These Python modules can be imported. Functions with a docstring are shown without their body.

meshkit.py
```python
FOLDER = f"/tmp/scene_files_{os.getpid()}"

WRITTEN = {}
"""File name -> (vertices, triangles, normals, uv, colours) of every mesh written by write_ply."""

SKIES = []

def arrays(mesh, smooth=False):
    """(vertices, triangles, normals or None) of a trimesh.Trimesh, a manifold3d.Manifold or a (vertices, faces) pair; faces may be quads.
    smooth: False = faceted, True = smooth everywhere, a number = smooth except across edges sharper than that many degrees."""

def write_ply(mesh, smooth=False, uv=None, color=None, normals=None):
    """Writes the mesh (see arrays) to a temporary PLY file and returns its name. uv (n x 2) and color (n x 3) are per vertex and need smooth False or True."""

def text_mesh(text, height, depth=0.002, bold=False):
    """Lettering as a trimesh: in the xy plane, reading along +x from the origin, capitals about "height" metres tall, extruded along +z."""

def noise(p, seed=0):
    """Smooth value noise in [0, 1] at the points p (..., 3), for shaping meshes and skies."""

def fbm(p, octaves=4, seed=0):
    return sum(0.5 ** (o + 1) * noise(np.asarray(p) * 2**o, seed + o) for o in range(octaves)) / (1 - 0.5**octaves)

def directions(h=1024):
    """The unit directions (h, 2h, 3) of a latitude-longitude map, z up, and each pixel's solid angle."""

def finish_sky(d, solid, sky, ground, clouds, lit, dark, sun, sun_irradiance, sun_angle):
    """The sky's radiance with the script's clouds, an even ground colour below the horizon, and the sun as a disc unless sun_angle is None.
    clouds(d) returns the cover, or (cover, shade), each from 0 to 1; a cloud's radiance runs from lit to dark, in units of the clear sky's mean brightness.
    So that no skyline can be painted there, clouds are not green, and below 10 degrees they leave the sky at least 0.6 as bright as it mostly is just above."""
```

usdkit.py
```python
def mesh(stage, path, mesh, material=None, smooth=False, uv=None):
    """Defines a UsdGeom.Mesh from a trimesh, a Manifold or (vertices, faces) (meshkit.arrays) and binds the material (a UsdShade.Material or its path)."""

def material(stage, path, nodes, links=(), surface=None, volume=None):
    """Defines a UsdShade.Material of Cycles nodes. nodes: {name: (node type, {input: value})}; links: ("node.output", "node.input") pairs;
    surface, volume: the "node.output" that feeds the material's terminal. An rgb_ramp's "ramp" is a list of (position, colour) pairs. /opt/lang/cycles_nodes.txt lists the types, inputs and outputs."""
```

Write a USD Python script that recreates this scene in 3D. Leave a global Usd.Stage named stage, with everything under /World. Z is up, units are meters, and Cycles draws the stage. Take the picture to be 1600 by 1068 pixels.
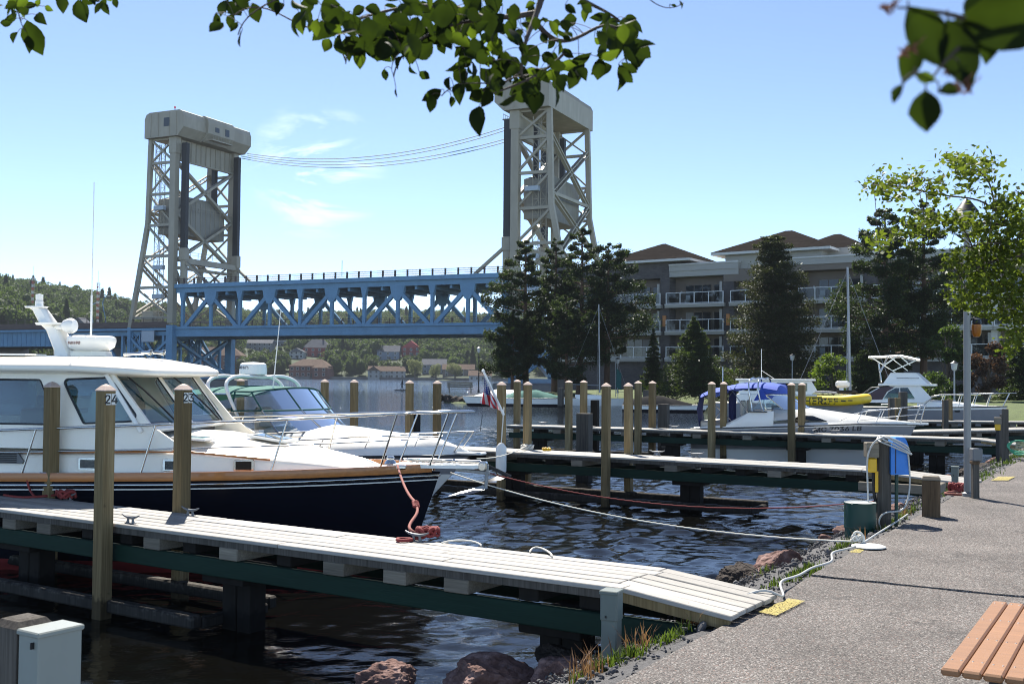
import math, random
import numpy as np, trimesh, usdkit, meshkit
from shapely.geometry import Polygon, LineString, Point
from pxr import Usd, UsdGeom, UsdLux, UsdShade, Sdf, Gf, Vt

stage = Usd.Stage.CreateInMemory()
UsdGeom.SetStageUpAxis(stage, 'Z')
UsdGeom.Xform.Define(stage, '/World')
UsdGeom.Scope.Define(stage, '/World/Looks')
PI = math.pi

# ------------------------------------------------------------------ camera, sky, sun, exposure
EYE = 2.73                       # metres above the water
FPX = 1700.0                     # focal length in units of a 1600 px wide picture
PITCH, ROLL = math.radians(1.786), math.radians(0.5)
FW = np.array([0, math.cos(PITCH), math.sin(PITCH)])
UP0 = np.array([0, -math.sin(PITCH), math.cos(PITCH)])
RT = np.array([1.0, 0, 0]) * math.cos(ROLL) + UP0 * math.sin(ROLL)
UPV = UP0 * math.cos(ROLL) - np.array([1.0, 0, 0]) * math.sin(ROLL)
CAM = np.array([0, 0, EYE])
cam = UsdGeom.Camera.Define(stage, '/World/camera')
cam.CreateFocalLengthAttr(24.0)
cam.CreateHorizontalApertureAttr(24.0 * 1600 / FPX)
cam.CreateVerticalApertureAttr(24.0 * 1068 / FPX)
cam.CreateFStopAttr(4.5)
cam.CreateFocusDistanceAttr(16.0)
cam.CreateClippingRangeAttr(Gf.Vec2f(0.05, 20000))
cam.CreateExposureAttr(1.35)
cam.AddTransformOp().Set(Gf.Matrix4d(*RT, 0, *UPV, 0, *(-FW), 0, *CAM, 1))

SUN_AZ, SUN_EL = math.radians(-13), math.radians(54)     # azimuth from +y towards +x
SUN = np.array([math.sin(SUN_AZ) * math.cos(SUN_EL), math.cos(SUN_AZ) * math.cos(SUN_EL), math.sin(SUN_EL)])
CLOUD_DIR = (-.176, .966, .180)                            # a wisp of cirrus stands there
CLOUD_ROT = math.radians(-28)
sky = UsdLux.DomeLight.Define(stage, '/World/sky')
sky.CreateIntensityAttr(1.0)
skym = usdkit.material(stage, '/World/Looks/sky_air', {
    'g': ('texture_coordinate', {}), 'm1': ('mapping', {'mapping_type': 'point', 'rotation': (0, CLOUD_ROT, 0), 'scale': (7, 5, 26)}), 'n1': ('noise_texture', {'scale': 1.0, 'detail': 7.0, 'roughness': .62, 'distortion': .6}),
    'd': ('vector_math', {'math_type': 'distance', 'vector2': CLOUD_DIR}), 'dr': ('map_range', {'from_min': .01, 'from_max': .065, 'to_min': .95, 'to_max': 0.0, 'clamp': True}), 'nr': ('map_range', {'from_min': .48, 'from_max': .68, 'to_max': .95, 'clamp': True}),
    'cm': ('math', {'math_type': 'multiply'}), 'mx': ('mix', {'color2': (9.0, 9.4, 9.9)}), 't': ('mix', {'mix_type': 'multiply', 'fac': 1.0, 'color2': (1.03, 1.02, .99)}),
    's': ('sky_texture', {'sky_type': 'single_scattering', 'sun_disc': False, 'sun_elevation': SUN_EL, 'sun_rotation': SUN_AZ,
                          'altitude': 200.0, 'air_density': .5, 'aerosol_density': .15, 'ozone_density': 1.5}),
    'b': ('background_shader', {'strength': 0.095})}, [('g.generated', 'm1.vector'), ('m1.vector', 'n1.vector'), ('g.generated', 'd.vector1'), ('d.value', 'dr.value'), ('n1.fac', 'nr.value'), ('dr.result', 'cm.value1'), ('nr.result', 'cm.value2'), ('cm.value', 'mx.fac'), ('s.color', 'mx.color1'), ('mx.color', 't.color1'), ('t.color', 'b.color')], surface='b.background')
UsdShade.MaterialBindingAPI.Apply(sky.GetPrim()).Bind(skym)
sky.GetPrim().SetCustomDataByKey('kind', 'structure')
sun = UsdLux.DistantLight.Define(stage, '/World/sun')
sun.CreateIntensityAttr(1.15)
sun.CreateAngleAttr(0.53)
sun.CreateNormalizeAttr(True)
sun.CreateColorAttr(Gf.Vec3f(1.0, 0.955, 0.88))
zx = SUN / np.linalg.norm(SUN)
xx = np.cross([0, 0, 1.0], zx); xx /= np.linalg.norm(xx)
yx = np.cross(zx, xx)
sun.AddTransformOp().Set(Gf.Matrix4d(*xx, 0, *yx, 0, *zx, 0, 0, 0, 0, 1))

# ------------------------------------------------------------------ helpers
def ray(px, py):
    d = FW * FPX + RT * (px - 800) - UPV * (py - 534)
    return d / d[1]
def at(px, py, Y):                       # the point at depth Y seen at a place of the photograph: used to survey the place
    return CAM + ray(px, py) * Y
def atz(px, py, z):
    d = ray(px, py)
    return CAM + d * ((z - EYE) / d[2])
def atplane(px, py, p0, n):
    d = ray(px, py); n = np.asarray(n, float)
    return CAM + d * (np.dot(np.asarray(p0) - CAM, n) / np.dot(d, n))
def topx(p):
    q = np.asarray(p, float) - CAM
    w = q @ FW
    return 800 + FPX * (q @ RT) / w, 534 - FPX * (q @ UPV) / w
_count = {}
def unique(parent, name):
    k = (parent, name)
    n = _count.get(k, 0)
    _count[k] = n + 1
    return f'{parent}/{name}' if n == 0 else f'{parent}/{name}_{n:03d}'

class T:                                  # a thing (top level Xform) or a part of one; M maps its local frame to the world
    def __init__(s, path, M): s.path, s.M = path, M
    def label(s, text): stage.GetPrimAtPath(s.path).SetCustomDataByKey('label', text); return s
    def local(s, p): return (np.linalg.inv(s.M) @ np.append(np.asarray(p, float), 1))[:3]

def tags(path, label=None, cat=None, group=None, kind=None):
    p = stage.GetPrimAtPath(path)
    for k, v in (('label', label), ('category', cat), ('group', group), ('kind', kind)):
        if v: p.SetCustomDataByKey(k, v)

def frame(o, ax=(1, 0, 0)):              # matrix of a frame at o whose x axis lies along ax (level)
    x = np.array([ax[0], ax[1], 0.0]); x /= np.linalg.norm(x)
    M = np.eye(4); M[:3, 0] = x; M[:3, 1] = [-x[1], x[0], 0]; M[:3, 3] = o
    return M

def thing(name, label, cat, loc=(0, 0, 0), ax=(1, 0, 0), group=None, kind=None, M=None):
    path = unique('/World', name)
    M = frame(loc, ax) if M is None else M
    x = UsdGeom.Xform.Define(stage, path)
    x.AddTransformOp().Set(Gf.Matrix4d(*M.T.ravel()))
    tags(path, label, cat, group, kind)
    return T(path, M)

def copy(src, M, label=None, cat=None, group=None, name=None):
    base = name or src.path.rsplit('/', 1)[1]
    path = unique('/World', base)
    x = UsdGeom.Xform.Define(stage, path)
    x.GetPrim().GetReferences().AddInternalReference(src.path)
    x.GetPrim().SetInstanceable(True)
    x.ClearXformOpOrder() if False else None
    op = [o for o in UsdGeom.Xformable(x).GetOrderedXformOps()]
    (op[0] if op else x.AddTransformOp()).Set(Gf.Matrix4d(*M.T.ravel()))
    tags(path, label, cat, group)
    return T(path, M)

_hull = None
def _bevel_faces():
    global _hull
    if _hull is None:
        v = _bevel_verts((1, 1, 1), 0.1)
        h = trimesh.convex.convex_hull(v)
        from scipy.spatial import cKDTree
        idx = cKDTree(v).query(h.vertices)[1]
        _hull = idx[h.faces]
    return _hull
def _bevel_verts(s, b):
    s = np.asarray(s, float) / 2
    out = []
    for sx in (-1, 1):
        for sy in (-1, 1):
            for sz in (-1, 1):
                c = np.array([sx, sy, sz])
                for k in range(3):
                    q = s - b; q = q.copy(); q[k] = s[k]
                    out.append(c * q)
    return np.array(out)
_BOXF = np.array([[0, 1, 3], [0, 3, 2], [4, 6, 7], [4, 7, 5], [0, 4, 5], [0, 5, 1], [2, 3, 7], [2, 7, 6], [0, 2, 6], [0, 6, 4], [1, 5, 7], [1, 7, 3]])
_BOXV = np.array([[x, y, z] for x in (-.5, .5) for y in (-.5, .5) for z in (-.5, .5)])

class G:                                  # collects geometry
    def __init__(s): s.v, s.f, s.n = [], [], 0
    def add(s, v, f):
        v = np.asarray(v, float).reshape(-1, 3); f = np.asarray(f, int)
        if f.shape[1] == 4: f = np.vstack([f[:, [0, 1, 2]], f[:, [0, 2, 3]]])
        s.v.append(v); s.f.append(f + s.n); s.n += len(v); return s
    def tm(s, m, M=None):
        v = np.asarray(m.vertices)
        if M is not None: v = v @ M[:3, :3].T + M[:3, 3]
        return s.add(v, m.faces)
    def box(s, c, d, bevel=0, R=None):
        v, f = (_bevel_verts(d, min(bevel, min(d) * .45)), _bevel_faces()) if bevel else (_BOXV * np.asarray(d, float), _BOXF)
        if R is not None: v = v @ np.asarray(R).T
        return s.add(v + np.asarray(c, float), f)
    def beam(s, p, q, w, h, up=(0, 0, 1), bevel=0, ext=0):
        p, q = np.asarray(p, float), np.asarray(q, float)
        L = np.linalg.norm(q - p); x = (q - p) / max(L, 1e-9)
        up = np.asarray(up, float)
        if abs(x @ up) > .999: up = np.array([0, 1.0, 0])
        y = np.cross(up, x); y /= np.linalg.norm(y); z = np.cross(x, y)
        return s.box((p + q) / 2, (L + 2 * ext, w, h), bevel, np.stack([x, y, z], 1))
    def tube(s, pts, r, n=8, closed=False):
        p = np.asarray(pts, float)
        keep = np.r_[True, np.linalg.norm(np.diff(p, axis=0), axis=1) > 1e-7]; p = p[keep]
        r = np.broadcast_to(np.asarray(r, float), (len(keep),))[keep]
        m = len(p)
        t = np.gradient(p, axis=0) if not closed else (np.roll(p, -1, 0) - np.roll(p, 1, 0))
        t /= np.linalg.norm(t, axis=1, keepdims=True) + 1e-12
        a = np.zeros_like(p); ref = np.array([0, 0, 1.0]) if abs(t[0][2]) < .9 else np.array([1.0, 0, 0])
        for i in range(m):
            k = ref - t[i] * (ref @ t[i]); k /= np.linalg.norm(k) + 1e-12; a[i] = k; ref = k
        b = np.cross(t, a); th = np.arange(n) * 2 * PI / n
        v = p[:, None] + r[:, None, None] * (np.cos(th)[None, :, None] * a[:, None] + np.sin(th)[None, :, None] * b[:, None])
        f = []
        for i in range(m if closed else m - 1):
            i2 = (i + 1) % m
            for j in range(n):
                j2 = (j + 1) % n
                f.append([i * n + j, i * n + j2, i2 * n + j2, i2 * n + j])
        s.add(v, f)
        if not closed:
            c = s.n - m * n
            s.v.append(np.array([p[0], p[-1]])); k0, k1 = s.n, s.n + 1; s.n += 2
            s.f.append(np.array([[k0, c + (j + 1) % n, c + j] for j in range(n)] + [[k1, c + (m - 1) * n + j, c + (m - 1) * n + (j + 1) % n] for j in range(n)]))
        return s
    def lathe(s, prof, n=24, M=None):
        prof = np.asarray(prof, float); th = np.arange(n) * 2 * PI / n; m = len(prof)
        v = np.stack([prof[:, None, 0] * np.cos(th), prof[:, None, 0] * np.sin(th), np.broadcast_to(prof[:, None, 1], (m, n))], -1).reshape(-1, 3)
        f = [[i * n + j, i * n + (j + 1) % n, (i + 1) * n + (j + 1) % n, (i + 1) * n + j] for i in range(m - 1) for j in range(n)]
        if M is not None: v = v @ M[:3, :3].T + M[:3, 3]
        return s.add(v, f)
    def loft(s, rings, closed=True, caps=True):
        R = np.asarray(rings, float); m, n = R.shape[:2]
        f = [[i * n + j, i * n + (j + 1) % n, (i + 1) * n + (j + 1) % n, (i + 1) * n + j] for i in range(m - 1) for j in range(n if closed else n - 1)]
        s.add(R.reshape(-1, 3), f)
        if caps and closed:
            for ring, flip in ((R[0], True), (R[-1], False)):
                c = ring.mean(0); fan = [[n, (j + 1) % n, j] if flip else [n, j, (j + 1) % n] for j in range(n)]
                s.add(np.vstack([ring, c]), fan)
        return s
    def prism(s, poly, z0, z1, M=None):
        if not isinstance(poly, Polygon): poly = Polygon(poly)
        m = trimesh.creation.extrude_polygon(poly, z1 - z0, engine='earcut'); m.apply_translation([0, 0, z0])
        return s.tm(m, M)
    def sheet(s, poly, z):
        v, f = trimesh.creation.triangulate_polygon(poly if isinstance(poly, Polygon) else Polygon(poly), engine='earcut')
        return s.add(np.column_stack([v, np.full(len(v), z)]), f)
    def arrays(s): return np.vstack(s.v), np.vstack(s.f)

def put(g, name, mat, parent=None, smooth=False, world=True, label=None, cat=None, group=None, kind=None):
    v, f = g.arrays() if isinstance(g, G) else meshkit.arrays(g)[:2]
    if parent is not None and world:
        v = (v - parent.M[:3, 3]) @ np.linalg.inv(parent.M[:3, :3]).T
    path = unique(parent.path if parent is not None else '/World', name)
    if isinstance(mat, str): mat = MT[mat]
    usdkit.mesh(stage, path, (v, f), mat, smooth=smooth)
    tags(path, label, cat, group, kind)
    return T(path, parent.M if parent is not None else np.eye(4))

def catenary(p, q, sag, n=24):
    t = np.linspace(0, 1, n)[:, None]
    c = np.asarray(p) * (1 - t) + np.asarray(q) * t
    c[:, 2] -= sag * 4 * (t * (1 - t))[:, 0]
    return c
def spline(pts, n=40):
    from scipy.interpolate import CubicSpline
    p = np.asarray(pts, float); d = np.r_[0, np.cumsum(np.linalg.norm(np.diff(p, axis=0), axis=1))]
    return CubicSpline(d, p)(np.linspace(0, d[-1], n))
def rotz(a): c, s_ = math.cos(a), math.sin(a); return np.array([[c, -s_, 0], [s_, c, 0], [0, 0, 1]])
def rot(axis, a): return trimesh.transformations.rotation_matrix(a, axis)[:3, :3]

# ------------------------------------------------------------------ materials
MT = {}
def mat(name, base, rough=.6, metal=0.0, var=.15, scale=(3, 3, 3), det=4.0, bump=0.0, bscale=None, rnd=0.0, spec=.5, tint=None, coat=0.0, world=False, wet=None, spots=None, bdist=.02, streak=None):
    base = np.asarray(base, float)
    tint = base if tint is None else np.asarray(tint, float)
    n = {'tc': ('texture_coordinate', {}), 'mp': ('mapping', {'mapping_type': 'point', 'scale': scale}),
         'ns': ('noise_texture', {'scale': 1.0, 'detail': det, 'roughness': .6}),
         'rp': ('rgb_ramp', {'ramp': [(.25, base * (1 - var)), (.5, base), (.75, np.clip(tint * (1 + var), 0, .95))]}),
         'p': ('principled_bsdf', {'roughness': rough, 'metallic': metal, 'specular_ior_level': spec, 'coat_weight': coat})}
    l = [('mp.vector', 'ns.vector'), ('ns.fac', 'rp.fac')]
    if world:
        n['geo'] = ('geometry', {}); src = 'geo.position'
    else:
        n['oi'] = ('object_info', {}); n['sh'] = ('vector_math', {'math_type': 'scale', 'vector1': (37.1, 51.7, 23.3)})
        n['ad'] = ('vector_math', {'math_type': 'add'})
        l += [('oi.random', 'sh.scale'), ('tc.object', 'ad.vector1'), ('sh.vector', 'ad.vector2')]; src = 'ad.vector'
    l.append((src, 'mp.vector'))
    col = 'rp.color'
    if spots:                                  # (scale, threshold, colour): blotches with their own outline
        n['sn'] = ('noise_texture', {'scale': spots[0], 'detail': 3.0, 'roughness': .65})
        n['sr'] = ('map_range', {'from_min': spots[1], 'from_max': spots[1] + .12, 'clamp': True})
        n['sm'] = ('mix', {'color2': spots[2]})
        l += [(src, 'sn.vector'), ('sn.fac', 'sr.value'), ('sr.result', 'sm.fac'), (col, 'sm.color1')]; col = 'sm.color'
    if streak:                                 # (mapping scale, amount): fine dark grain lines
        n['km'] = ('mapping', {'mapping_type': 'point', 'scale': streak[0]})
        n['kn'] = ('noise_texture', {'scale': 1.0, 'detail': 5.0, 'roughness': .7})
        n['kr'] = ('map_range', {'from_min': .35, 'from_max': .65, 'to_min': 1 - streak[1], 'to_max': 1 + streak[1] * .4, 'clamp': True})
        n['kx'] = ('mix', {'mix_type': 'multiply', 'fac': 1.0})
        l += [(src, 'km.vector'), ('km.vector', 'kn.vector'), ('kn.fac', 'kr.value'), ('kr.result', 'kx.color2'), (col, 'kx.color1')]; col = 'kx.color'
    if rnd and not world:
        n['rr'] = ('map_range', {'to_min': 1 - rnd, 'to_max': 1 + rnd}); n['hs'] = ('hsv', {})
        l += [('oi.random', 'rr.value'), ('rr.result', 'hs.value'), (col, 'hs.color')]; col = 'hs.color'
    if wet:                                    # waterline stain: dark below that height, with an uneven edge
        n['wg'] = ('geometry', {}); n['wz'] = ('separate_xyz', {}); n['wn'] = ('noise_texture', {'scale': 14.0, 'detail': 4.0}); n['wa'] = ('math', {'math_type': 'multiply_add', 'value2': .30})
        n['wr'] = ('map_range', {'from_min': wet + .12, 'from_max': wet + .20, 'to_min': .34, 'to_max': 1.0, 'clamp': True}); n['wx'] = ('mix', {'mix_type': 'multiply', 'fac': 1.0})
        l += [('wg.position', 'wz.vector'), ('wg.position', 'wn.vector'), ('wn.fac', 'wa.value1'), ('wz.z', 'wa.value3'), ('wa.value', 'wr.value'), ('wr.result', 'wx.color2'), (col, 'wx.color1')]; col = 'wx.color'
    l.append((col, 'p.base_color'))
    if bump:
        n['bm'] = ('mapping', {'mapping_type': 'point', 'scale': bscale or scale}); n['bn'] = ('noise_texture', {'scale': 1.0, 'detail': 5.0, 'roughness': .65})
        n['bp'] = ('bump', {'strength': bump, 'distance': bdist})
        l += [(src, 'bm.vector'), ('bm.vector', 'bn.vector'), ('bn.fac', 'bp.height'), ('bp.normal', 'p.normal')]
    MT[name] = usdkit.material(stage, '/World/Looks/' + name, n, l, surface='p.BSDF')
    return MT[name]

def glass(name, tint=(.75, .82, .82), ior=1.5, rough=.0, refl=1.0):
    MT[name] = usdkit.material(stage, '/World/Looks/' + name, {
        'fr': ('fresnel', {'IOR': ior}), 'tr': ('transparent_bsdf', {'color': tint}), 'gl': ('glossy_bsdf', {'color': (refl,) * 3, 'roughness': rough, 'distribution': 'ggx'}),
        'mx': ('mix_closure', {})}, [('fr.fac', 'mx.fac'), ('tr.BSDF', 'mx.closure1'), ('gl.BSDF', 'mx.closure2')], surface='mx.closure')

def leafmat(name, front, back, trans, mixw=.45, var=.25, scale=1.3, rough=.5, spec=.3, loc=True):
    f = np.asarray(front, float); t = np.asarray(trans, float)
    MT[name] = usdkit.material(stage, '/World/Looks/' + name, {
        'oi': ('object_info', {}), 'geo': ('geometry', {}), 'ns': ('noise_texture', {'scale': scale, 'detail': 3.0}),
        'wn': ('math', {'math_type': 'multiply_add', 'value2': .5, 'value3': 0.0}), 'ad': ('math', {'math_type': 'add'}),
        'rf': ('rgb_ramp', {'ramp': [(.3, f * (1 - var)), (.75, f), (1.0, f * (1 + var))]}),
        'rt': ('rgb_ramp', {'ramp': [(.3, t * (1 - var)), (.75, t), (1.0, t * (1 + var))]}),
        'p': ('principled_bsdf', {'roughness': rough, 'specular_ior_level': spec}), 'tl': ('translucent_bsdf', {}), 'mx': ('mix_closure', {'fac': mixw})},
        [('geo.position', 'ns.vector'), ('geo.random_per_island', 'wn.value1'), ('ns.fac', 'ad.value1'), ('wn.value', 'ad.value2'), ('ad.value', 'rf.fac'), ('ad.value', 'rt.fac'),
         ('rf.color', 'p.base_color'), ('rt.color', 'tl.color'), ('p.BSDF', 'mx.closure1'), ('tl.BSDF', 'mx.closure2')], surface='mx.closure')

# wood
mat('deck_wood', (0.3122, 0.2935, 0.2624), .75, var=.12, scale=(.8, 9, 9), tint=(0.3498, 0.3248, 0.281), bump=.35, bscale=(2, 60, 60), rnd=.2, streak=((1.5, 70, 70), .22), bdist=.004)
mat('post_wood', (0.1794, 0.1279, 0.06137), .8, var=.22, scale=(7, 7, .7), tint=(0.2139, 0.1638, 0.08649), bump=.5, bscale=(40, 40, 2), rnd=.24, streak=((55, 55, 1.2), .35), spots=(7.0, .70, (0.06901, 0.04589, 0.02233)), bdist=.004, wet=.20, spec=.15)
mat('sawn_end', (0.5952, 0.4512, 0.3648), .8, var=.12, scale=(8, 8, 8), bump=.2, rnd=.06)
mat('grey_wood', (0.08663, 0.07635, 0.06394), .85, var=.3, scale=(9, 9, .8), bump=.6, bscale=(45, 45, 2), rnd=.12, streak=((50, 50, 1.3), .4), bdist=.006, wet=.20, spec=.15)
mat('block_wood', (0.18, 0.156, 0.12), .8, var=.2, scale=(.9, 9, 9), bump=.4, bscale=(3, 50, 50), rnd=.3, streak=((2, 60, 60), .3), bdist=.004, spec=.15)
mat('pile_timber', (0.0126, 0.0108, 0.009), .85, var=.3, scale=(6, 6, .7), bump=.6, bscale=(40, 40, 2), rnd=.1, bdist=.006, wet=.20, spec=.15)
mat('green_paint', (.0058, .021, .0135), .6, var=.2, scale=(.8, 5, 5), bump=.25, bscale=(3, 20, 20), rnd=.08, spec=.15)
mat('brown_post', (0.11, 0.0715, 0.04125), .8, var=.25, scale=(8, 8, 1.2), bump=.6, bscale=(40, 40, 3), streak=((40, 40, 2), .35), bdist=.006, spec=.15)
mat('bench_slat', (0.2306, 0.1077, 0.04325), .55, var=.1, scale=(14, 2, 14), bump=.25, bscale=(60, 3, 60), rnd=.05, streak=((60, 1.5, 60), .13), bdist=.003)
# metals, plastic, rope
mat('steel', (.62, .62, .60), .16, 1.0, var=.05)
mat('galvanised', (.30, .30, .30), .45, .9, var=.25, scale=(30, 30, 30))
mat('pole_grey', (0.225, 0.2213, 0.21), .5, .1, var=.08, scale=(6, 6, 1), streak=((30, 30, .8), .12))
mat('black_metal', (.015, .015, .016), .45, .3, var=.2)
mat('lead_grey', (0.138, 0.141, 0.144), .5, .2, var=.1, scale=(4, 4, 1))
mat('conduit_grey', (0.102, 0.123, 0.108), .5, var=.08, scale=(5, 5, 2), spots=(9, .68, (0.072, 0.084, 0.072)))
mat('cabinet_grey', (0.2052, 0.2214, 0.1966), .4, var=.06, scale=(4, 4, 2), spots=(14, .72, (0.1596, 0.1674, 0.1462)))
mat('red_rope', (0.1875, 0.02063, 0.01688), .8, var=.25, scale=(60, 60, 60), bump=.8, bscale=(90, 90, 90), bdist=.006)
mat('pink_rope', (0.2068, 0.0572, 0.0396), .8, var=.25, scale=(60, 60, 60), bump=.8, bscale=(90, 90, 90), bdist=.006)
mat('white_rope', (.66, .62, .53), .8, var=.15, scale=(60, 60, 60), bump=.7, bscale=(90, 90, 90), bdist=.004)
mat('hose_white', (0.435, 0.4275, 0.3975), .45, var=.1, scale=(8, 8, 8))
mat('blue_plastic', (.02, .17, .55), .35, var=.08, scale=(6, 6, 3))
mat('yellow_plastic', (.62, .36, .01), .45, var=.15, scale=(9, 9, 9))
mat('amber_glass', (0.24, 0.0704, 0.0032), .2, var=.15, scale=(9, 9, 9))
mat('barrel_green', (0.0056, 0.0364, 0.0252), .35, var=.15, scale=(5, 5, 2))
mat('barrel_lid', (.34, .36, .34), .5, var=.2, scale=(8, 8, 8))
mat('green_hose', (.06, .30, .17), .4, var=.1)
mat('number_black', (.012, .012, .013), .5, var=.05)
mat('number_silver', (.62, .62, .60), .4, .4, var=.05)
# ground
MT['concrete'] = usdkit.material(stage, '/World/Looks/concrete', {
    'geo': ('geometry', {}), 'v': ('voronoi_texture', {'scale': 105.0, 'feature': 'f1', 'randomness': 1.0}), 'sep': ('separate_color', {}),
    'rp': ('rgb_ramp', {'interpolate': False, 'ramp': [(0, (.042, .038, .035)), (.16, (.084, .074, .067)), (.40, (.118, .104, .094)), (.66, (.160, .144, .131)), (.86, (.28, .26, .24)), (.95, (.17, .115, .095))]}),
    'ck': ('noise_texture', {'scale': .35, 'detail': 2.0}), 'ckn': ('noise_texture', {'scale': 2.5, 'detail': 3.0}), 'ckm': ('vector_math', {'math_type': 'add'}), 'cv': ('voronoi_texture', {'scale': .42, 'feature': 'distance_to_edge'}),
    'cr': ('map_range', {'from_min': 0.0, 'from_max': .006, 'to_min': 1.0, 'to_max': 0.0, 'clamp': True}), 'cks': ('map_range', {'from_min': .50, 'from_max': .54, 'to_max': .8, 'clamp': True}), 'cmul': ('math', {'math_type': 'multiply'}), 'cmx': ('mix', {'color2': (.03, .028, .026)}),
    'sn': ('noise_texture', {'scale': 2.3, 'detail': 4.0, 'roughness': .7}), 'sr': ('map_range', {'from_min': .62, 'from_max': .74, 'to_max': .5, 'clamp': True}), 'smx': ('mix', {'color2': (.06, .053, .047)}),
    'n2': ('noise_texture', {'scale': 1.1, 'detail': 5.0, 'roughness': .6}), 'mr': ('map_range', {'from_min': .3, 'from_max': .7, 'to_min': .70, 'to_max': 1.12, 'clamp': True}),
    'n3': ('noise_texture', {'scale': 160.0, 'detail': 2.0}), 'mr3': ('map_range', {'from_min': .3, 'from_max': .7, 'to_min': .7, 'to_max': 1.2, 'clamp': True}),
    'mx': ('mix', {'mix_type': 'multiply', 'fac': 1.0}), 'mx3': ('mix', {'mix_type': 'multiply', 'fac': 1.0}), 'bp': ('bump', {'strength': .6, 'distance': .006, 'invert': True}), 'p': ('principled_bsdf', {'roughness': .85, 'specular_ior_level': .25})},
    [('geo.position', 'v.vector'), ('geo.position', 'n2.vector'), ('geo.position', 'n3.vector'), ('v.color', 'sep.color'), ('sep.r', 'rp.fac'), ('n2.fac', 'mr.value'), ('rp.color', 'mx.color1'), ('mr.result', 'mx.color2'),
     ('n3.fac', 'mr3.value'), ('mx.color', 'mx3.color1'), ('mr3.result', 'mx3.color2'),
     ('geo.position', 'ck.vector'), ('ckn.color', 'ckm.vector2'), ('geo.position', 'ckn.vector'), ('geo.position', 'ckm.vector1'), ('ckm.vector', 'cv.vector'), ('cv.distance', 'cr.value'), ('ck.fac', 'cks.value'), ('cks.result', 'cmul.value1'), ('cr.result', 'cmul.value2'), ('cmul.value', 'cmx.fac'), ('mx3.color', 'cmx.color1'),
     ('geo.position', 'sn.vector'), ('sn.fac', 'sr.value'), ('sr.result', 'smx.fac'), ('cmx.color', 'smx.color1'), ('smx.color', 'p.base_color'), ('v.distance', 'bp.height'), ('bp.normal', 'p.normal')], surface='p.BSDF')
MT['yellow_paint'] = usdkit.material(stage, '/World/Looks/yellow_paint', {
    'geo': ('geometry', {}), 'v': ('noise_texture', {'scale': 70.0, 'detail': 4.0, 'roughness': .7}), 'mr': ('map_range', {'from_min': .42, 'from_max': .50, 'clamp': True}),
    'p': ('principled_bsdf', {'roughness': .9, 'specular_ior_level': .1, 'base_color': (.36, .30, .11)}), 'tr': ('transparent_bsdf', {}), 'mx': ('mix_closure', {})},
    [('geo.position', 'v.vector'), ('v.fac', 'mr.value'), ('mr.result', 'mx.fac'), ('tr.BSDF', 'mx.closure1'), ('p.BSDF', 'mx.closure2')], surface='mx.closure')
mat('gravel', (0.078, 0.075, 0.075), .9, var=.45, scale=(40, 40, 40), bump=1.0, bscale=(35, 35, 35), world=True, bdist=.03, spots=(1.6, .60, (0.048, 0.042, 0.027)))
mat('stone_bit', (0.088, 0.08525, 0.08525), .9, var=.3, scale=(6, 6, 6), rnd=.4)
mat('red_rock', (0.1551, 0.09056, 0.0756), .85, var=.6, scale=(7, 7, 7), tint=(0.198, 0.1339, 0.1176), bump=1.0, bscale=(14, 14, 14), bdist=.03, spots=(5, .62, (0.1122, 0.1103, 0.1008)), spec=.15)
mat('dark_rock', (0.045, 0.036, 0.03), .85, var=.4, scale=(6, 6, 6), bump=1.0, bscale=(14, 14, 14), bdist=.03, spec=.15)
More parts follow.
